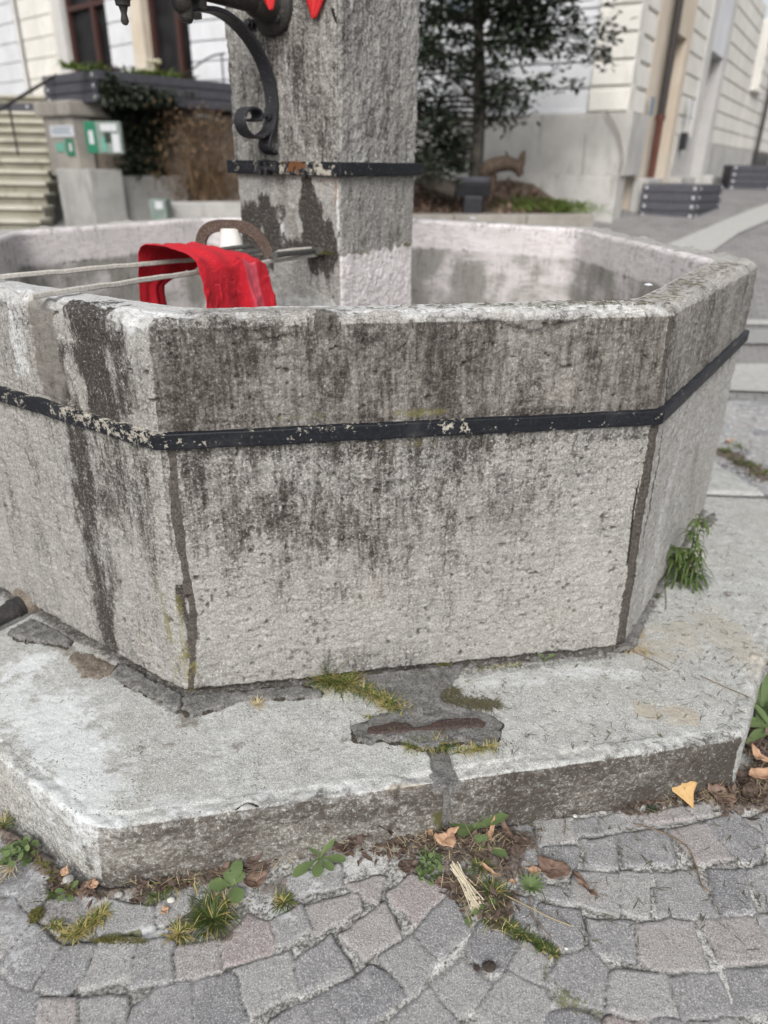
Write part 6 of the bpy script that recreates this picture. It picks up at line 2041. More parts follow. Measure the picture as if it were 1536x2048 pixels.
# --- plants at the right edge
rosette(g0(1522, 1418), [(150, .12, .030, .7, .9, .35), (95, .13, .030, .9, .7, .3), (200, .10, .028, .5, .8, .55), (240, .12, .030, .35, .5, .6), (280, .10, .026, .4, .7, .45), (20, .12, .03, .6, .8, .4), (60, .12, .028, 1.0, .7, .3), (320, .10, .028, .4, .6, .5)],
        "dark green broad-leaved weed against the step's right corner, upper one", prof=LANCE)
rosette(g0(1540, 1462), [(160, .11, .026, .4, .6, .85), (215, .13, .030, .2, .4, .8), (185, .10, .022, .5, .9, .75), (120, .09, .022, .8, .7, .6), (250, .10, .024, .2, .5, .8), (60, .1, .025, .7, .6, .5)],
        "paler broad-leaved weed at the step's right corner, lower one", prof=LANCE)
# --- foreground weeds, left to right
cress(g0(40, 1712), 60, .036, .034, .0072, "round-leaved green clump on the far left cobbles below the step")
tuft(g0(22, 1735), 24, .05, .02, "trailing pale stems below the round-leaved clump at the far left", mat='straw', dry=0, up=.15, lean=(-.3, -.5, 0), name="straw_tuft", cat="straw tuft")
tuft(g0(8, 1650), 50, .035, .02, "grass sprouting at the left picture edge under the step", dry=.3)
tuft(g0(100, 1745), 110, .020, .016, "mossy tan growth in the joint along the step's left side", stretch=(.075, -.055, 0), dry=.5, mat='moss')
tuft(g0(108, 1788), 46, .030, .018, "leafy green weed tuft just left of the step's front corner", dry=.1, stretch=(.012, .02, 0))
rosette(g0(140, 1790), [(300, .028, .014, .3, .3, .8), (60, .026, .012, .5, .3, .5), (180, .03, .013, .3, .4, .6), (240, .028, .013, .2, .3, .7)], "small oval-leaved seedling left of the step's front corner")
def moss_pad(c, rx, ry, h, label, n=500):
    r = Rib(); c = np.asarray(c, float)
    for k in range(n):
        a = RN.uniform(0, 6.28); q = math.sqrt(RN.random())
        p = c + np.array([math.cos(a) * q * rx, math.sin(a) * q * ry, h * (1 - q * q) - .003])
        d = np.array([RN.gauss(0, .6), RN.gauss(0, .6), 1.0])
        r.blade(p, d, .0065 * RN.uniform(.6, 1.3), .0013, .4, RN.random(), 0, seg=2)
    return tag(r.build("moss_pad", M['moss']), label, "moss")
moss_pad(g0(72, 1831), .014, .018, .006, "round bright moss pad between two cobbles at the lower left")
moss_pad(gs_(886, 1334, .01), .020, .007, .004, "tiny green moss pad at the basin's foot above the cement patch", 200)
moss_pad(g0(238, 1882), .060, .006, .003, "long thin moss line in the joint right of the yellowish grass", 420)
q = onleft(660, 508) + n3 * .012
moss_pad(q, .035, .025, .012, "dark moss cushion where the bars meet the pillar", 420)
q = onright(808, 491) + np.array([E2[0], E2[1], 0]) * -.012
moss_pad(q, .014, .014, .012, "small bright moss cushion at the pillar's right edge", 160)
tuft(g0(182, 1848), 240, .032, .022, "yellowish grass tuft on the lower left cobbles", dry=.55, stretch=(.022, .024, 0), tone=(.5, 1))
tuft(g0(110, 1852), 60, .022, .012, "small yellowed grass tuft left of the larger yellowish one", dry=.6, stretch=(.014, -.004, 0))
tuft(g0(135, 1872), 80, .020, .012, "dry brownish grass between the two yellowish tufts", dry=.75, stretch=(.02, -.006, 0))
tuft(g0(425, 1838), 330, .048, .036, "large dark green grass tuft on the cobbles below the step", dry=.12, tone=(0, .6))
tuft(g0(360, 1868), 80, .038, .018, "straw-yellow grass tuft left of the large dark green one", dry=.7, tone=(.5, 1))
tuft(g0(455, 1806), 60, .045, .018, "bleached dry straw behind the large dark green tuft", mat='straw', dry=0, up=.3, name="straw_tuft", cat="straw tuft")
tuft(g0(568, 1806), 90, .030, .018, "small grey-green grass tuft between the two oval-leaved weeds", dry=.35)
tuft(g0(318, 1790), 70, .034, .018, "mixed grass sprig beside the white pebble", dry=.2, stretch=(.014, .02, 0))
tuft(g0(350, 1768), 40, .05, .015, "thin grass runners at the foot of the step near the white pebble", dry=.3, up=.2, stretch=(.05, .01, 0))
rosette(g0(466, 1778, .006), [(190, .050, .034, .3, .3, .85), (295, .050, .036, .3, .3, .85), (80, .050, .030, .75, .5, .3), (40, .034, .022, .6, .3, .7), (125, .036, .024, .7, .3, .6)], "plantain-like weed with broad oval leaves above the large grass tuft", prof=(.12, .2, .6, .95, 1.0, .85, .4))
rosette(g0(640, 1722, .006), [(35, .058, .026, .95, .3, .85), (150, .042, .022, .9, .3, .5), (268, .056, .026, .3, .3, .8), (228, .078, .026, .3, .3, .9), (345, .062, .022, .35, .3, .7), (310, .05, .02, .3, .3, .75)], "pale green rosette with five spoon leaves at the foot of the step")
rosette(g0(948, 1664, .008), [(178, .065, .034, .5, .5, .55), (8, .085, .036, .55, .4, .6, TOOTH), (60, .06, .03, .95, .4, .35), (130, .045, .026, .9, .4, .4), (215, .05, .026, .35, .3, .5)], "dandelion with toothed dark leaves under the slab joint", prof=SPOON)
rosette(g0(965, 1700), [(330, .060, .026, .15, .3, .5, TOOTH), (120, .03, .02, .5, .3, .6), (80, .028, .02, .5, .3, .5)], "short dandelion sprout beside the dried pod", prof=SPOON)
cress(g0(855, 1726), 46, .034, .028, .0062, "bright cress clump left of the straw bundle, upper one")
cress(g0(858, 1752), 26, .022, .020, .0064, "small bright cress clump touching the straw bundle's tip")
tuft(g0(960, 1735), 60, .036, .026, "grass sprigs in the dirt right of the orange leaf", dry=.2)
tuft(g0(985, 1788), 120, .046, .028, "green grass tuft right of the straw bundle", dry=.15, tone=(.0, .7))
rosette(g0(1060, 1780), [(a, .034 * RN.uniform(.8, 1.1), .008, .7, .6, RN.uniform(.4, .9)) for a in range(0, 360, 28)], "small bright narrow-leaved rosette left of the brown leaf", prof=LANCE)
rosette(g0(972, 1818), [(30, .022, .016, .4, .3, .7), (200, .018, .012, .4, .3, .6)], "single round seedling at the lower end of the straw bundle")
rosette(g0(940, 1835), [(250, .026, .018, .3, .3, .6), (20, .02, .014, .4, .3, .6)], "low seedling below the straw bundle")
tuft(g0(1045, 1872), 240, .022, .020, "mossy grass filling the joint below the narrow-leaved rosette", dry=.2, stretch=(.062, -.042, 0), tone=(0, .6))
tuft(g0(1000, 1850), 90, .024, .018, "thin moss grass under the straw bundle's right side", dry=.2, stretch=(.03, -.01, 0))
tuft(g0(1306, 1620), 60, .020, .006, "dark green conifer sprig lying on a cobble near the yellow leaf", mat='holly', dry=0, up=.5, name="conifer_sprig", cat="sprig")
tuft(g0(890, 1652), 60, .03, .012, "dark moss and grass in the slab joint at ground level", mat='moss', dry=0, up=.9)
for (x, y, n) in ((1455, 905, 70), (1478, 895, 50), (1478, 925, 50), (1500, 935, 70), (1520, 950, 60)):
    tuft(ongz(x, y), n, .055, .05, {1455: "grass at the basin's right foot beyond the step, nearest the stone", 1478: "blurred grass tuft among the far cobbles, " + ("upper" if y < 910 else "middle"), 1500: "blurred grass tuft by the leaf litter beyond the step", 1520: "lowest blurred grass tuft along the step's far edge"}[x], dry=.1, wid=.005)

# ------------------------------------------------------------------ fallen leaves
def leaf(c, outline, scale, az, mat, label, curl=.3, tilt=(0, 0), stem=0.0, lift=.004, name="fallen_leaf", cat="leaf", seed=1, fold=.25, rough=.3):
    """outline: list of (x, y) round the blade; becomes a curled, veined sheet"""
    ol = np.array(outline, float)
    if mat != 'yellow_leaf': scale *= .80; rough *= 1.5; curl += .12
    n = 34
    t = np.linspace(0, len(ol), n, endpoint=False)
    P = np.array([ol[int(a) % len(ol)] * (1 - a % 1) + ol[(int(a) + 1) % len(ol)] * (a % 1) for a in t])
    ctr = P.mean(0)
    rings = [1.0, .8, .55, .3, .02]
    V, F = [], []
    for s in rings:
        for p in P: V.append(ctr + (p - ctr) * s)
    V = np.array(V)
    z = np.abs(V[:, 1] - ctr[1]) * fold + curl * (V[:, 0] - ctr[0]) ** 2 + (fbm(np.c_[V * 2.2, np.full(len(V), seed * 3.1)], 1.6, 3, seed=seed) - .45) * rough
    V3 = np.c_[V, z] * scale
    ca, sa = math.cos(rad(az)), math.sin(rad(az))
    tx, ty = tilt
    V3[:, 2] += V3[:, 0] * tx + V3[:, 1] * ty
    W = np.c_[V3[:, 0] * ca - V3[:, 1] * sa, V3[:, 0] * sa + V3[:, 1] * ca, V3[:, 2]]
    W[:, 2] -= W[:, 2].min()
    W = W + np.asarray(c) + UP * lift
    for r_ in range(len(rings) - 1):
        for k in range(n):
            a, b = r_ * n + k, r_ * n + (k + 1) % n
            F.append((a, b, b + n, a + n))
    tone = np.clip(.5 + 1.6 * (fbm(np.c_[V * 3, np.full(len(V), seed)], 2.0, 3, seed=seed + 5) - .5), 0, 1)
    me = quads_mesh(name, W, np.array(F), {'tone': tone, 'dry': np.zeros(len(W))})
    o = link(name, me, M[mat], smooth=True)
    md = o.modifiers.new("t", 'SOLIDIFY'); md.thickness = .0006
    tag(o, label, cat)
    if stem:
        i0 = int(np.argmax(V[:n, 0])); b = W[i0]
        m = MB(); dv = np.array([ca, sa, 0])
        m.tube([b - dv * .004, b + dv * stem * .5 + UP * .006, b + dv * stem + UP * .003], [.0011, .0009, .0008], 6)
        m.build("stalk", M[mat], o, smooth=True)
    return o
OVAL = [(math.cos(a) * 1.0, math.sin(a) * .42 * (1 - .25 * math.cos(a))) for a in np.linspace(0, 2 * math.pi, 20, endpoint=False)]
STAR = [(1.0, .05), (.45, .22), (.30, .75), (.05, .35), (-.55, .75), (-.40, .15), (-1.0, 0.0), (-.4, -.25), (-.45, -.8), (.05, -.38), (.35, -.7), (.45, -.2)]
KITE = [(.95, .0), (.45, .12), (.05, .62), (-.30, .55), (-.75, .18), (-.80, -.1), (-.45, -.42), (-.02, -.66), (.42, -.15)]
BROAD = [(1.0, 0), (.75, .35), (.35, .62), (-.2, .72), (-.7, .45), (-.95, .0), (-.7, -.42), (-.2, -.66), (.3, -.58), (.7, -.3)]
leaf(g0(1361, 1598), [(-.05, 1.0), (.16, .38), (.95, .18), (.58, -.25), (.36, -1.0), (-.15, -.52), (-.85, -.10), (-.42, .48)], .038, 4, 'yellow_leaf', "yellow pointed leaf standing out on the cobbles right of the step's front", curl=.12, tilt=(.05, .85), lift=.006, seed=3, fold=.1, rough=.15)
leaf(g0(893, 1690), [(1.0, .5), (.55, .25), (.6, -.35), (.25, -.75), (-.2, -.5), (-.75, -.2), (-.9, .35), (-.55, .55), (-.3, .35), (.1, .55), (.5, .7)], .040, 8, 'tan_leaf', "pale orange torn leaf with a long stalk below the slab joint", curl=.2, tilt=(.1, .2), lift=.012, seed=8, rough=.5)
m = MB(); m.tube(catmull([g0(912, 1672, .02), g0(925, 1655, .03), g0(945, 1636, .035), g0(960, 1627, .03)]), .0015, 6)
tag(m.build("leaf_stalk", M['tan_leaf'], smooth=True), "long thin tan stalk rising from the orange leaf towards the dandelion", "stalk")
leaf(g0(1105, 1748), [(1.0, .1), (.7, .45), (.2, .55), (-.35, .75), (-.95, .65), (-.75, .2), (-.95, -.2), (-.5, -.35), (-.2, -.8), (.3, -.55), (.8, -.35)], .048, -8, 'brown_leaf', "large flat brown leaf on the cobbles right of the straw bundle", curl=.05, lift=.008, seed=12, rough=.35)
leaf(g0(1166, 1782), [(1.0, .05), (.75, .22), (.3, .18), (-.2, .25), (-.8, .30), (-1.0, .1), (-.8, -.18), (-.2, -.22), (.2, -.12), (.7, -.2)], .046, -58, 'brown_leaf', "long curled brown leaf piece beside the large flat one", curl=.1, lift=.010, seed=14, fold=.8, rough=.6)
leaf(g0(718, 1680), STAR, .045, 40, 'dark_leaf', "dark crumpled leaf against the step front, right of the spoon-leaved rosette", lift=.012, seed=21, rough=.6, tilt=(.1, .35))
leaf(g0(775, 1668), STAR, .050, 100, 'dark_leaf', "dark curled leaf leaning on the step near the slab joint", lift=.015, seed=22, rough=.7, tilt=(.2, .4))
leaf(g0(690, 1700), BROAD, .040, 10, 'dark_leaf', "decayed brown leaf with veins lying below the step's front", lift=.005, seed=23, rough=.4)
leaf(g0(512, 1768), BROAD, .036, 30, 'brown_leaf', "veined decaying leaf right of the oval-leaved weed", lift=.004, seed=24, rough=.3)
leaf(g0(320, 1752), STAR, .028, 95, 'brown_leaf', "reddish brown curled leaf against the step below its left corner", lift=.014, seed=25, rough=.7, tilt=(.3, .4))
leaf(g0(285, 1778), KITE, .026, 200, 'dark_leaf', "grey-violet leaf near the white pebble", lift=.008, seed=26, rough=.5)
leaf(g0(278, 1806), OVAL, .022, 20, 'dark_leaf', "small purplish leaf left of the grass sprig by the pebble", lift=.006, seed=27, rough=.5)
leaf(g0(330, 1824), KITE, .018, 130, 'tan_leaf', "small orange leaf scrap below the white pebble", lift=.004, seed=28)
leaf(g0(133, 1752), KITE, .018, 80, 'tan_leaf', "pinkish leaf scrap beside the grey stone at the step's corner", lift=.012, seed=29, tilt=(.3, .3))
leaf(g0(172, 1786), OVAL, .022, 60, 'brown_leaf', "small tan leaf left of the step's front corner", lift=.010, seed=30, tilt=(.2, .2))
leaf(g0(188, 1780), KITE, .022, 170, 'tan_leaf', "curled orange-brown leaf touching the step's front corner", lift=.014, seed=31, rough=.7)
leaf(g0(452, 1757), OVAL, .020, 60, 'brown_leaf', "small round brown leaf on the oval-leaved weed", lift=.03, seed=32)
leaf(g0(510, 1735), OVAL, .026, 35, 'dark_leaf', "dark rolled leaf against the step above the oval-leaved weed", lift=.02, seed=33, tilt=(.2, .3))
leaf(g0(982, 1672), [(1, 0), (.5, .16), (-.2, .22), (-.8, .14), (-1.0, 0), (-.8, -.14), (-.2, -.2), (.5, -.15)], .034, 70, 'tan_leaf', "narrow curled tan leaf right of the dandelion", lift=.012, seed=34, fold=.9, tilt=(.3, 0))
leaf(g0(1010, 1668), [(1, 0), (.5, .2), (-.2, .3), (-.8, .2), (-1.0, 0), (-.8, -.2), (-.2, -.25), (.5, -.2)], .036, 110, 'brown_leaf', "second narrow brown leaf beside the curled tan one", lift=.012, seed=35, fold=.7)
leaf(g0(1040, 1690), BROAD, .034, 0, 'dark_leaf', "decayed brown leaf at the edge of the cobbles right of the dandelion", lift=.004, seed=36)
leaf(g0(1065, 1748), KITE, .026, 170, 'tan_leaf', "orange leaf scrap at the stalk of the large brown leaf", lift=.006, seed=37)
leaf(g0(980, 1752), [(1, 0), (.6, .10), (-.2, .16), (-.8, .12), (-1.0, 0), (-.8, -.12), (-.2, -.15), (.6, -.08)], .034, -42, 'tan_leaf', "long dried pod among the grass right of the straw bundle", lift=.012, seed=38, fold=.9, cat="pod", name="dried_pod")
leaf(g0(1025, 1768), KITE, .014, 10, 'tan_leaf', "tiny orange leaf scrap near the narrow-leaved rosette", lift=.006, seed=39)
leaf(g0(860, 1672), OVAL, .018, 95, 'tan_leaf', "small rounded orange leaf left of the torn orange leaf", lift=.012, seed=40)
leaf(g0(815, 1742), BROAD, .032, 20, 'dark_leaf', "dark curled leaf left of the cress clumps", lift=.006, seed=41, rough=.6)
leaf(g0(880, 1770), KITE, .026, 200, 'brown_leaf', "brown leaf under the lower cress clump", lift=.004, seed=42)
leaf(g0(1525, 1545), [(1, .2), (.4, .35), (-.4, .5), (-1, .6), (-.8, .1), (-.5, -.3), (.1, -.35), (.7, -.2)], .05, -25, 'tan_leaf', "large pale orange leaf at the right edge beside the step", lift=.03, seed=43, rough=.5)
leaf(g0(1520, 1565), OVAL, .05, 15, 'tan_leaf', "folded pale orange leaf just under the large one at the right edge", lift=.015, seed=44, fold=.9)
leaf(g0(1505, 1600), BROAD, .05, 60, 'dark_leaf', "brown leaf in the litter at the right edge", lift=.008, seed=45, rough=.6)
leaf(g0(1440, 1600), BROAD, .045, 140, 'brown_leaf', "brown leaf right of the yellow leaf", lift=.006, seed=46, rough=.6)
leaf(g0(1500, 1498), STAR, .045, 10, 'dark_leaf', "dark leaf under the pale weed at the step's right corner", lift=.012, seed=47, rough=.7)
leaf(g0(1480, 1562), OVAL, .04, 170, 'dark_leaf', "dark rolled leaf at the foot of the step's right corner", lift=.010, seed=48, fold=.8)
leaf(ongz(1457, 888), OVAL, .045, 40, 'tan_leaf', "rust coloured leaf beyond the step at the basin's right foot", lift=.01, seed=49)
leaf(gs_(1455, 1193), [(1, 0), (.4, .22), (-.4, .25), (-1, .05), (-.5, -.2), (.4, -.18)], .014, -25, 'brown_leaf', "red-brown bark flake on the right slab", lift=.004, seed=50, cat="bark flake", name="bark_flake")
# brown crumbs and flakes of the litter
def litter():
    r = Rib()
    zones = [((690, 1690), (880, 1680), 42), ((880, 1690), (1040, 1700), 52), ((900, 1770), (1000, 1830), 34), ((1250, 1615), (1480, 1580), 26), ((1440, 1610), (1545, 1560), 44), ((1490, 1460), (1545, 1540), 40),
             ((280, 1785), (560, 1725), 16), ((100, 1770), (200, 1800), 14), ((1450, 915), (1530, 960), 40)]
    for a, b, w in zones:
        n = 70 if b[0] < 600 else 170
        for k in range(n):
            s = RN.random()
            x = a[0] + (b[0] - a[0]) * s + RN.gauss(0, w * .5); y = a[1] + (b[1] - a[1]) * s + RN.gauss(0, w * .35)
            p = g0(x, y, .008)
            if in_step(p[:2], -.002): continue
            an = RN.uniform(0, 6.28)
            r.blade(p + UP * RN.uniform(0, .008), (math.cos(an), math.sin(an), RN.uniform(-.1, .6)), RN.uniform(.006, .026), RN.uniform(.004, .013), RN.uniform(-.6, 1.2), RN.random(), 0, seg=3, wprof=(.4, 1, .8, .2), cup=RN.uniform(-.4, .6))
    return tag(r.build("leaf_litter", M['dark_leaf']), "crumbled brown leaf litter along the foot of the step", kind='stuff')
litter()
def litter2():
    r = Rib()
    for a, b, w, n in (((690, 1690), (1040, 1690), 40, 160), ((1300, 1605), (1540, 1580), 30, 130), ((1480, 1480), (1545, 1600), 30, 90), ((280, 1780), (600, 1730), 18, 60), ((900, 1770), (1000, 1850), 30, 60)):
        for k in range(n):
            s = RN.random()
            p = g0(a[0] + (b[0] - a[0]) * s + RN.gauss(0, w * .5), a[1] + (b[1] - a[1]) * s + RN.gauss(0, w * .4), .010)
            if in_step(p[:2], -.002): continue
            an = RN.uniform(0, 6.28)
            r.blade(p + UP * RN.uniform(0, .01), (math.cos(an), math.sin(an), RN.uniform(-.1, .4)), RN.uniform(.015, .05), .0013, RN.uniform(-.6, .8), RN.random(), 0, seg=4)
    return tag(r.build("straw_litter", M['straw']), "thin dry grass bits strewn in the leaf litter", kind='stuff')
litter2()
# pine needles strewn on step, rim and cobbles
def needles():
    r = Rib()
    def add(p, L, w=.0017):
        L *= 1.2
        an = RN.uniform(0, 6.28)
        for j in range(RN.choice((1, 1, 1, 2))):
            a2 = an + j * RN.uniform(.2, .5)
            r.blade(p, (math.cos(a2), math.sin(a2), .06), L, w, RN.uniform(-.1, .15), RN.random(), 0, seg=3, wprof=(.9, 1, .9, .4), cup=-.8)
    for k in range(620):
        x = RN.uniform(920, 1540); y = RN.uniform(1000, 1500)
        p = gs_(x, y, .0015)
        if not in_step(p[:2], -.02): continue
        if inpoly_sd(np.array([p[0]]), np.array([p[1]]), np.array(OB))[0] > -.006: continue
        if RN.random() > (.35 + .65 * (x > 1150)): continue
        add(p, RN.uniform(.010, .022))
    for k in range(90):
        x = RN.uniform(700, 1010); y = RN.uniform(1350, 1500); add(gs_(x, y, .015), RN.uniform(.010, .02))
    for k in range(560):                                  # rim: right half of the front and the right side
        if RN.random() < .5: s = .30 + .70 * RN.random() ** .6; k_ = 0
        else: s = RN.random() * .9; k_ = 1
        a = np.array(OT[k_]) * (1 - s) + np.array(OT[k_ + 1]) * s; b = np.array(IN[k_]) * (1 - s) + np.array(IN[k_ + 1]) * s
        f = RN.uniform(.15, .85); q = a * (1 - f) + b * f
        add(np.array([q[0], q[1], HM_RIM(q[0], q[1], ZR) + .0015]), RN.uniform(.009, .02))
    for k in range(230):
        x = RN.uniform(1020, 1540); y = RN.uniform(1580, 1900)
        if RN.random() < (y - 1580) / 420: continue
        p = g0(x, y, .003)
        if in_step(p[:2], .0): continue
        add(p, RN.uniform(.012, .026))
    return tag(r.build("pine_needles", M['needle']), "fallen needles strewn over the step, rim and cobbles", kind='stuff')
needles()
# straw bundle
def bundle():
    A, B = g0(905, 1738, .016), g0(960, 1822, .014)
    root = tag(empty("straw_bundle", tuple(A)), "bundle of short pale straws lying on the dirt below the step", "straw bundle")
    dv = (B - A); L = np.linalg.norm(dv); dv /= L; sd = np.cross(dv, UP)
    for k in range(44):
        m = MB()
        o1 = sd * RN.gauss(0, .006) + UP * abs(RN.gauss(0, .005)); o2 = sd * RN.gauss(0, .011) + UP * abs(RN.gauss(0, .004))
        a = A + dv * RN.uniform(-.006, .014) + o1; b = B + dv * RN.uniform(-.014, .006) + o2
        m.tube([a, (a + b) / 2 + UP * .002, b], RN.uniform(.0008, .0014), 5)
        m.build("straw", M['straw_pale'], root)
bundle()
for pts, r_, lab, mt in (([(1265, 1651), (1320, 1668), (1370, 1695), (1388, 1730), (1402, 1775), (1420, 1790)], .0016, "thin brown twig lying across the cobbles below the yellow leaf", 'twig'),
                         ([(1000, 1790), (1060, 1820), (1100, 1840), (1142, 1857)], .0013, "pale bent stalk pointing right across a cobble", 'straw'),
                         ([(1058, 1795), (1062, 1830), (1085, 1862), (1102, 1880)], .0011, "brown thin stalk hanging down from the narrow-leaved rosette", 'twig'),
                         ([(1127, 1625), (1130, 1650), (1128, 1674)], .0013, "short upright twig on the cobble left of the conifer sprig", 'twig'),
                         ([(912, 1765), (925, 1800), (935, 1835), (942, 1858)], .0017, "reddish straw sticking out below the straw bundle", 'straw'),
                         ([(1050, 1726), (1090, 1750), (1110, 1762)], .0012, "reddish stalk of the large flat brown leaf", 'twig')):
    m = MB(); m.tube(catmull([g0(x, y, .013) for x, y in pts]), r_, 6); tag(m.build("twig", M[mt], smooth=True), lab, "twig")
for pts, r_, lab in (([(1400, 1354), (1440, 1372), (1500, 1398)], .0012, "long thin dry twig on the right slab near its corner"), ([(1258, 1302), (1300, 1320), (1340, 1342)], .0011, "pale grass stalk on the right slab below the basin corner"), ([(1330, 1178), (1332, 1205), (1331, 1220)], .0013, "dark stalk trailing from the long-leaved plant")):
    m = MB(); m.tube(catmull([gs_(x, y, .004) for x, y in pts]), r_, 6); tag(m.build("twig", M['twig'], smooth=True), lab, "twig")
def pebble(c, s, mat, label, sq=(1, .8, .55), seed=1, name="pebble"):
    bm = bmesh.new(); bmesh.ops.create_icosphere(bm, subdivisions=3, radius=1)
    V = np.array([v.co[:] for v in bm.verts])
    nn = 1 + .35 * (fbm(V + seed * 7, 1.3, 3, seed=seed) - .5)
    for v, k in zip(bm.verts, nn): v.co = Vector((v.co.x * sq[0] * k * s, v.co.y * sq[1] * k * s, v.co.z * sq[2] * k * s)) + Vector(c)
    me = bpy.data.meshes.new(name); bm.to_mesh(me); bm.free()
    return tag(link(name, me, M[mat], smooth=True), label, "pebble")
pebble(g0(343, 1803, .008), .0085, 'pebble', "smooth white pebble among the weeds below the step's left front", seed=2)
pebble(g0(137, 1766, .012), .013, 'grey_pebble', "rough grey stone at the step's left corner", (1, 1, .8), seed=3)
pebble(g0(238, 1792, .008), .009, 'grey_pebble', "small speckled stone below the step's front corner", seed=4)
pebble(g0(1150, 1634, .006), .006, 'pebble', "small white chip on the cobbles left of the conifer sprig", seed=5)
pebble(gs_(470, 1503, .004), .008, 'grey_pebble', "brown-grey pebble on the left slab", seed=6)
pebble(gs_(1467, 1221, .003), .005, 'grey_pebble', "tiny dark pebble on the right slab near the bark flake", seed=7)
pebble(g0(978, 1936, .008), .014, 'dark_clump', "dark crumbly clump of dirt on a foreground cobble", (1, .8, .35), seed=8, name="dirt_clump")
pebble(g0(953, 1940, .008), .006, 'dark_clump', "smaller dark dirt speck beside the crumbly clump", (1, 1, .35), seed=9, name="dirt_clump")
pebble(g0(1132, 1900, .008), .004, 'pebble', "tiny white chip in the mossy joint", seed=10)
def fluff(c, w, label, seed):
    bm = bmesh.new(); bmesh.ops.create_icosphere(bm, subdivisions=4, radius=1)
    V = np.array([v.co[:] for v in bm.verts]); k = .55 + .9 * fbm(V + seed, 1.9, 4, .6, seed=seed)
    for v, q in zip(bm.verts, k): v.co = Vector((v.co.x * q * w, v.co.y * q * w * .55, max(v.co.z, -.2) * q * w * .35)) + Vector(c)
    me = bpy.data.meshes.new("plastic_scrap"); bm.to_mesh(me); bm.free()
    return tag(link("plastic_scrap", me, M['fluff'], smooth=True), label, "plastic scrap")
fluff(on(1297, 570, ZR + .003), .011, "crumpled white plastic scrap on the rim's inner right corner", 1)
fluff(on(945, 437, ZR + .003), .020, "white plastic scrap on the far rim right of the pillar", 2)

# ------------------------------------------------------------------ tree, ivy, bush, flowers behind
def tree():
    base = aty(948, 376, 9.15)
    base[2] = bedz(base) - .05
    root = tag(empty("holly_tree", tuple(base)), "dark evergreen holly tree in the planting bed right of the pillar", "tree")
    rn = random.Random(9)
    m = MB()
    top = aty(962, -260, 9.3)
    tr = [base * (1 - s) + top * s + np.array([.05 * math.sin(s * 5), .04 * math.cos(s * 4), 0]) for s in np.linspace(0, 1, 14)]
    m.tube(tr, list(np.linspace(.085, .035, 14)), 12)
    m.build("trunk", M['bark'], root, smooth=True)
    tips = []
    H_ = np.linalg.norm(top - base)
    limbs = MB()
    for k in range(78):
        s = rn.uniform(.14, .98)
        p = base * (1 - s) + top * s
        a = rn.uniform(0, 6.28)
        L = rn.uniform(.5, 1.35) * (1.0 if s < .75 else .85)
        if s < .36: L *= .55 + s
        d = np.array([math.cos(a), math.sin(a) * .8, rn.uniform(.0, .45)])
        if k < 12: a = rn.uniform(-.35, .35); s = rn.uniform(.50, .72); p = base * (1 - s) + top * s; d = np.array([math.cos(a), math.sin(a), rn.uniform(.05, .30)]); L = rn.uniform(.8, 1.55)
        if 12 <= k < 32: a = math.pi + rn.uniform(-.8, .8); s = rn.uniform(.16, .95); p = base * (1 - s) + top * s; d = np.array([math.cos(a), math.sin(a), rn.uniform(.0, .3)]); L = rn.uniform(.6, 1.3)
        if k >= 64: a = math.pi + rn.uniform(-1.0, 1.0) if k < 74 else rn.uniform(-.6, .6); s = rn.uniform(.17, .36) if k < 74 else rn.uniform(.30, .40); p = base * (1 - s) + top * s; d = np.array([math.cos(a), math.sin(a), rn.uniform(-.2, .1) if k < 74 else .15]); L = rn.uniform(.6, 1.1) if k < 74 else rn.uniform(.4, .7)
        d = d / np.linalg.norm(d)
        q = [p + d * L * t + UP * (-.12 * t * t * L) for t in np.linspace(0, 1, 6)]
        limbs.tube(q, list(np.linspace(.018, .004, 6)), 5)
        for j in range(int(9 + L * 15)):
            t = rn.uniform(.25, 1.05)
            c = p + d * L * t + UP * (-.12 * t * t * L) + np.array([rn.gauss(0, .11), rn.gauss(0, .11), rn.gauss(0, .085)])
            tips.append(c)
    lo = limbs.build("limbs", M['bark'], root, smooth=True)
    r = Rib()
    for c in tips:
        for j in range(rn.randint(5, 9)):
            a = rn.uniform(0, 6.28)
            p = c + np.array([rn.gauss(0, .045), rn.gauss(0, .045), rn.gauss(0, .04)])
            r.blade(p, (math.cos(a), math.sin(a), rn.uniform(-.6, .7)), rn.uniform(.06, .11), rn.uniform(.035, .06), rn.uniform(-.2, .6), rn.random(), 0, seg=3, wprof=(.2, 1, .8, .05), cup=.3)
    cr = r.build("crown", M['holly'], root)
tree()
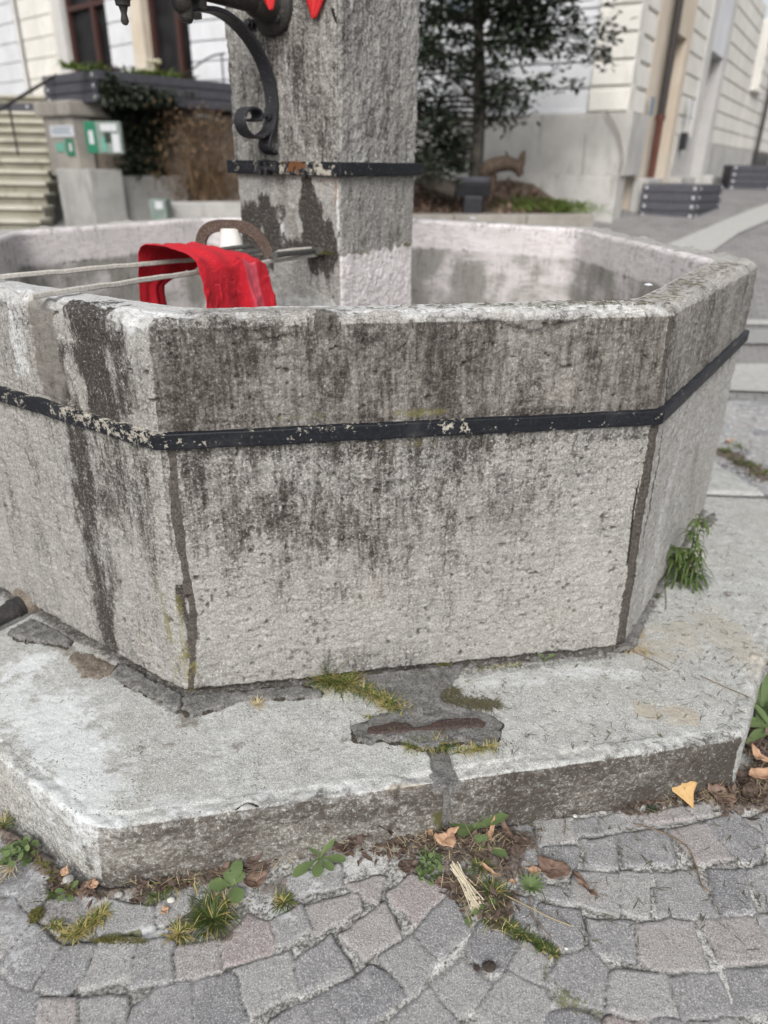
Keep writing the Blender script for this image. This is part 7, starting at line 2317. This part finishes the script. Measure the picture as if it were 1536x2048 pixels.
def ivy():
    q = aty(262, 300, 11.0)
    root = tag(empty("ivy", (q[0], q[1], .4)), "dark ivy spilling over the old wall and planter corner on the left", "ivy")
    rn = random.Random(10); r = Rib()
    n_ = -AD
    blobs = [(212, 172, 18, 20), (255, 192, 46, 20), (300, 205, 45, 24), (250, 240, 34, 34), (285, 270, 36, 45), (265, 320, 34, 34), (305, 345, 20, 28), (235, 215, 30, 22), (330, 235, 20, 20), (250, 355, 16, 14), (300, 300, 24, 40)]
    for bx, by, rx, ry in blobs:
        for k in range(int(rx * ry * .60)):
            x = bx + rn.gauss(0, rx * .5); y = by + rn.gauss(0, ry * .5)
            p = onside(x, y, WP, WP + BD) if y > 208 else onside(x, y, LP[:2], LP[:2] + BD)
            off = rn.uniform(.04, .26) if y > 208 else rn.uniform(.03, .14)
            p = p + np.array([n_[0], n_[1], 0]) * off
            a = rn.uniform(0, 6.28)
            r.blade(p, (n_[0] * .4 + math.cos(a) * .8, n_[1] * .4 + math.sin(a) * .8, rn.uniform(-1, .5)), rn.uniform(.05, .10), rn.uniform(.04, .08), rn.uniform(0, .8), rn.random(), 0, seg=3, wprof=(.4, 1, .8, .05), cup=.2)
    r.build("foliage", M['ivy'], root)
    for pts in (((300, 395), (290, 320), (270, 250), (250, 200)), ((330, 400), (310, 350), (280, 290), (262, 230)), ((262, 430), (272, 380), (262, 330), (245, 260))):
        m = MB(); m.tube(catmull([onside(x, y, WP, WP + BD) + np.array([n_[0], n_[1], 0]) * .10 for x, y in pts]), .018, 7); m.build("stem", M['bark'], root, smooth=True)
ivy()
def bush():
    c = aty(418, 392, 10.9)
    root = tag(empty("dry_bush", tuple(c)), "leafless tan bush against the old wall left of the pillar", "bush")
    rn = random.Random(12); r = Rib()
    for k in range(420):
        b = c + np.array([rn.gauss(0, .26), rn.gauss(0, .10), rn.uniform(-.1, .1)])
        d = np.array([rn.gauss(0, .38), rn.gauss(0, .25), rn.uniform(.7, 1.2)])
        L = rn.uniform(.35, 1.15) * (1.0 if rn.random() < .6 else .6)
        r.blade(b, d, L, rn.uniform(.006, .013), rn.uniform(-.4, 1.3), rn.random(), 0, seg=5, wprof=(1, .9, .8, .6, .5, .3))
    for k in range(2600):
        p = c + np.array([rn.gauss(0, .30), rn.gauss(0, .16), rn.uniform(-.05, 1.0) + rn.gauss(0, .12)])
        a = rn.uniform(0, 6.28)
        r.blade(p, (math.cos(a), math.sin(a), rn.uniform(-.5, .6)), rn.uniform(.03, .07), rn.uniform(.015, .035), .5, rn.random(), 0, seg=3, wprof=(.4, 1, .8, .1), cup=.4)
    r.build("stems", M['drybush'], root)
bush()
M['flower'] = plain("cream_petals", (.78, .76, .60), (.84, .82, .70), 80, .7, .2)
M['fresh'] = leafy("fresh_leaves", (.06, .10, .02), (.22, .30, .07))
def flowers():
    rn = random.Random(14)
    for i, (x, dy, kind) in enumerate(((158, 137, 'g'), (206, 138, 'g'), (283, 140, 'g'), (322, 128, 'f'), (313, 148, 'f'), (356, 150, 'g'), (378, 152, 'p'), (232, 142, 'p'))):
        base = onside(x, dy + 8, LP[:2], LP[:2] + BD) + np.array([AD[0], AD[1], 0]) * .18
        base[2] = pz1 - .02
        r = Rib()
        for k in range(70):
            a = rn.uniform(0, 6.28)
            r.blade(base + np.array([rn.gauss(0, .07), rn.gauss(0, .07), 0]), (math.cos(a) * .6, math.sin(a) * .6, 1), rn.uniform(.08, .20), .03, rn.uniform(.3, 1.2), rn.random(), 0, seg=4, wprof=LANCE, cup=.2)
        lab = {158: "yellow-green plant at the left end of the long planter", 206: "green plant in the long planter before the first window", 283: "bright green plant in the middle of the long planter", 322: "plant with a tall cream flower head in the long planter", 313: "plant with a low cream flower head in the long planter", 356: "green plant at the right part of the long planter", 378: "purplish plant near the right end of the long planter", 232: "low mauve plant between the windows in the long planter"}[x]
        root = tag(empty("potted_plant", tuple(base)), lab, "plant", "plants in the long planter")
        r.build("leaves", M['fresh'] if kind != 'p' else M['dark_leaf'], root)
        if kind == 'f':
            top = zat(x, dy - 8, base)
            for (dx, s) in ((-.05, .09), (.07, .10), (.02, .08)):
                c = np.array([base[0] + dx, base[1], max(top - s * .5, base[2] + .05)])
                f = Rib()
                for k in range(60):
                    v = np.array([rn.gauss(0, 1), rn.gauss(0, 1), abs(rn.gauss(0, 1))]); v /= np.linalg.norm(v)
                    f.blade(c + v * s * .3, v, s * .4, s * .25, .3, .5, 0, seg=3)
                f.build("flower", M['flower'], root)
                m = MB(); m.tube([base, c], .008, 6); m.build("stalk", M['fresh'], root)
flowers()
# grass on the bed, leaf mulch
r = Rib()
for k in range(1500):
    x = RN.gauss(1108, 45); y = RN.uniform(372, 402)
    p = aty(x, y, 9.1 + (402 - y) * .02); p[2] = bedz(p)
    a = RN.uniform(0, 6.28)
    r.blade(p, (math.cos(a) * .5, math.sin(a) * .5, 1), RN.uniform(.05, .13), .012, .7, RN.uniform(.3, .9), 0, seg=3)
tag(r.build("bed_grass", M['fresh']), "green ground cover on the planting bed", kind='stuff')
r = Rib()
for k in range(1300):
    u = RN.uniform(.2, kl - .2); w = RN.uniform(.25, 1.9)
    q = K0[:2] + kd * u + kn * w
    p = np.array([q[0], q[1], bedz(q)])
    a = RN.uniform(0, 6.28)
    r.blade(p, (math.cos(a), math.sin(a), RN.uniform(0, 1)), RN.uniform(.05, .14), RN.uniform(.02, .05), RN.uniform(-.3, .9), RN.random(), 0, seg=3, wprof=(.4, 1, .8, .1), cup=.3)
tag(r.build("bed_mulch", M['brown_leaf']), "dead leaves covering the planting bed", kind='stuff')
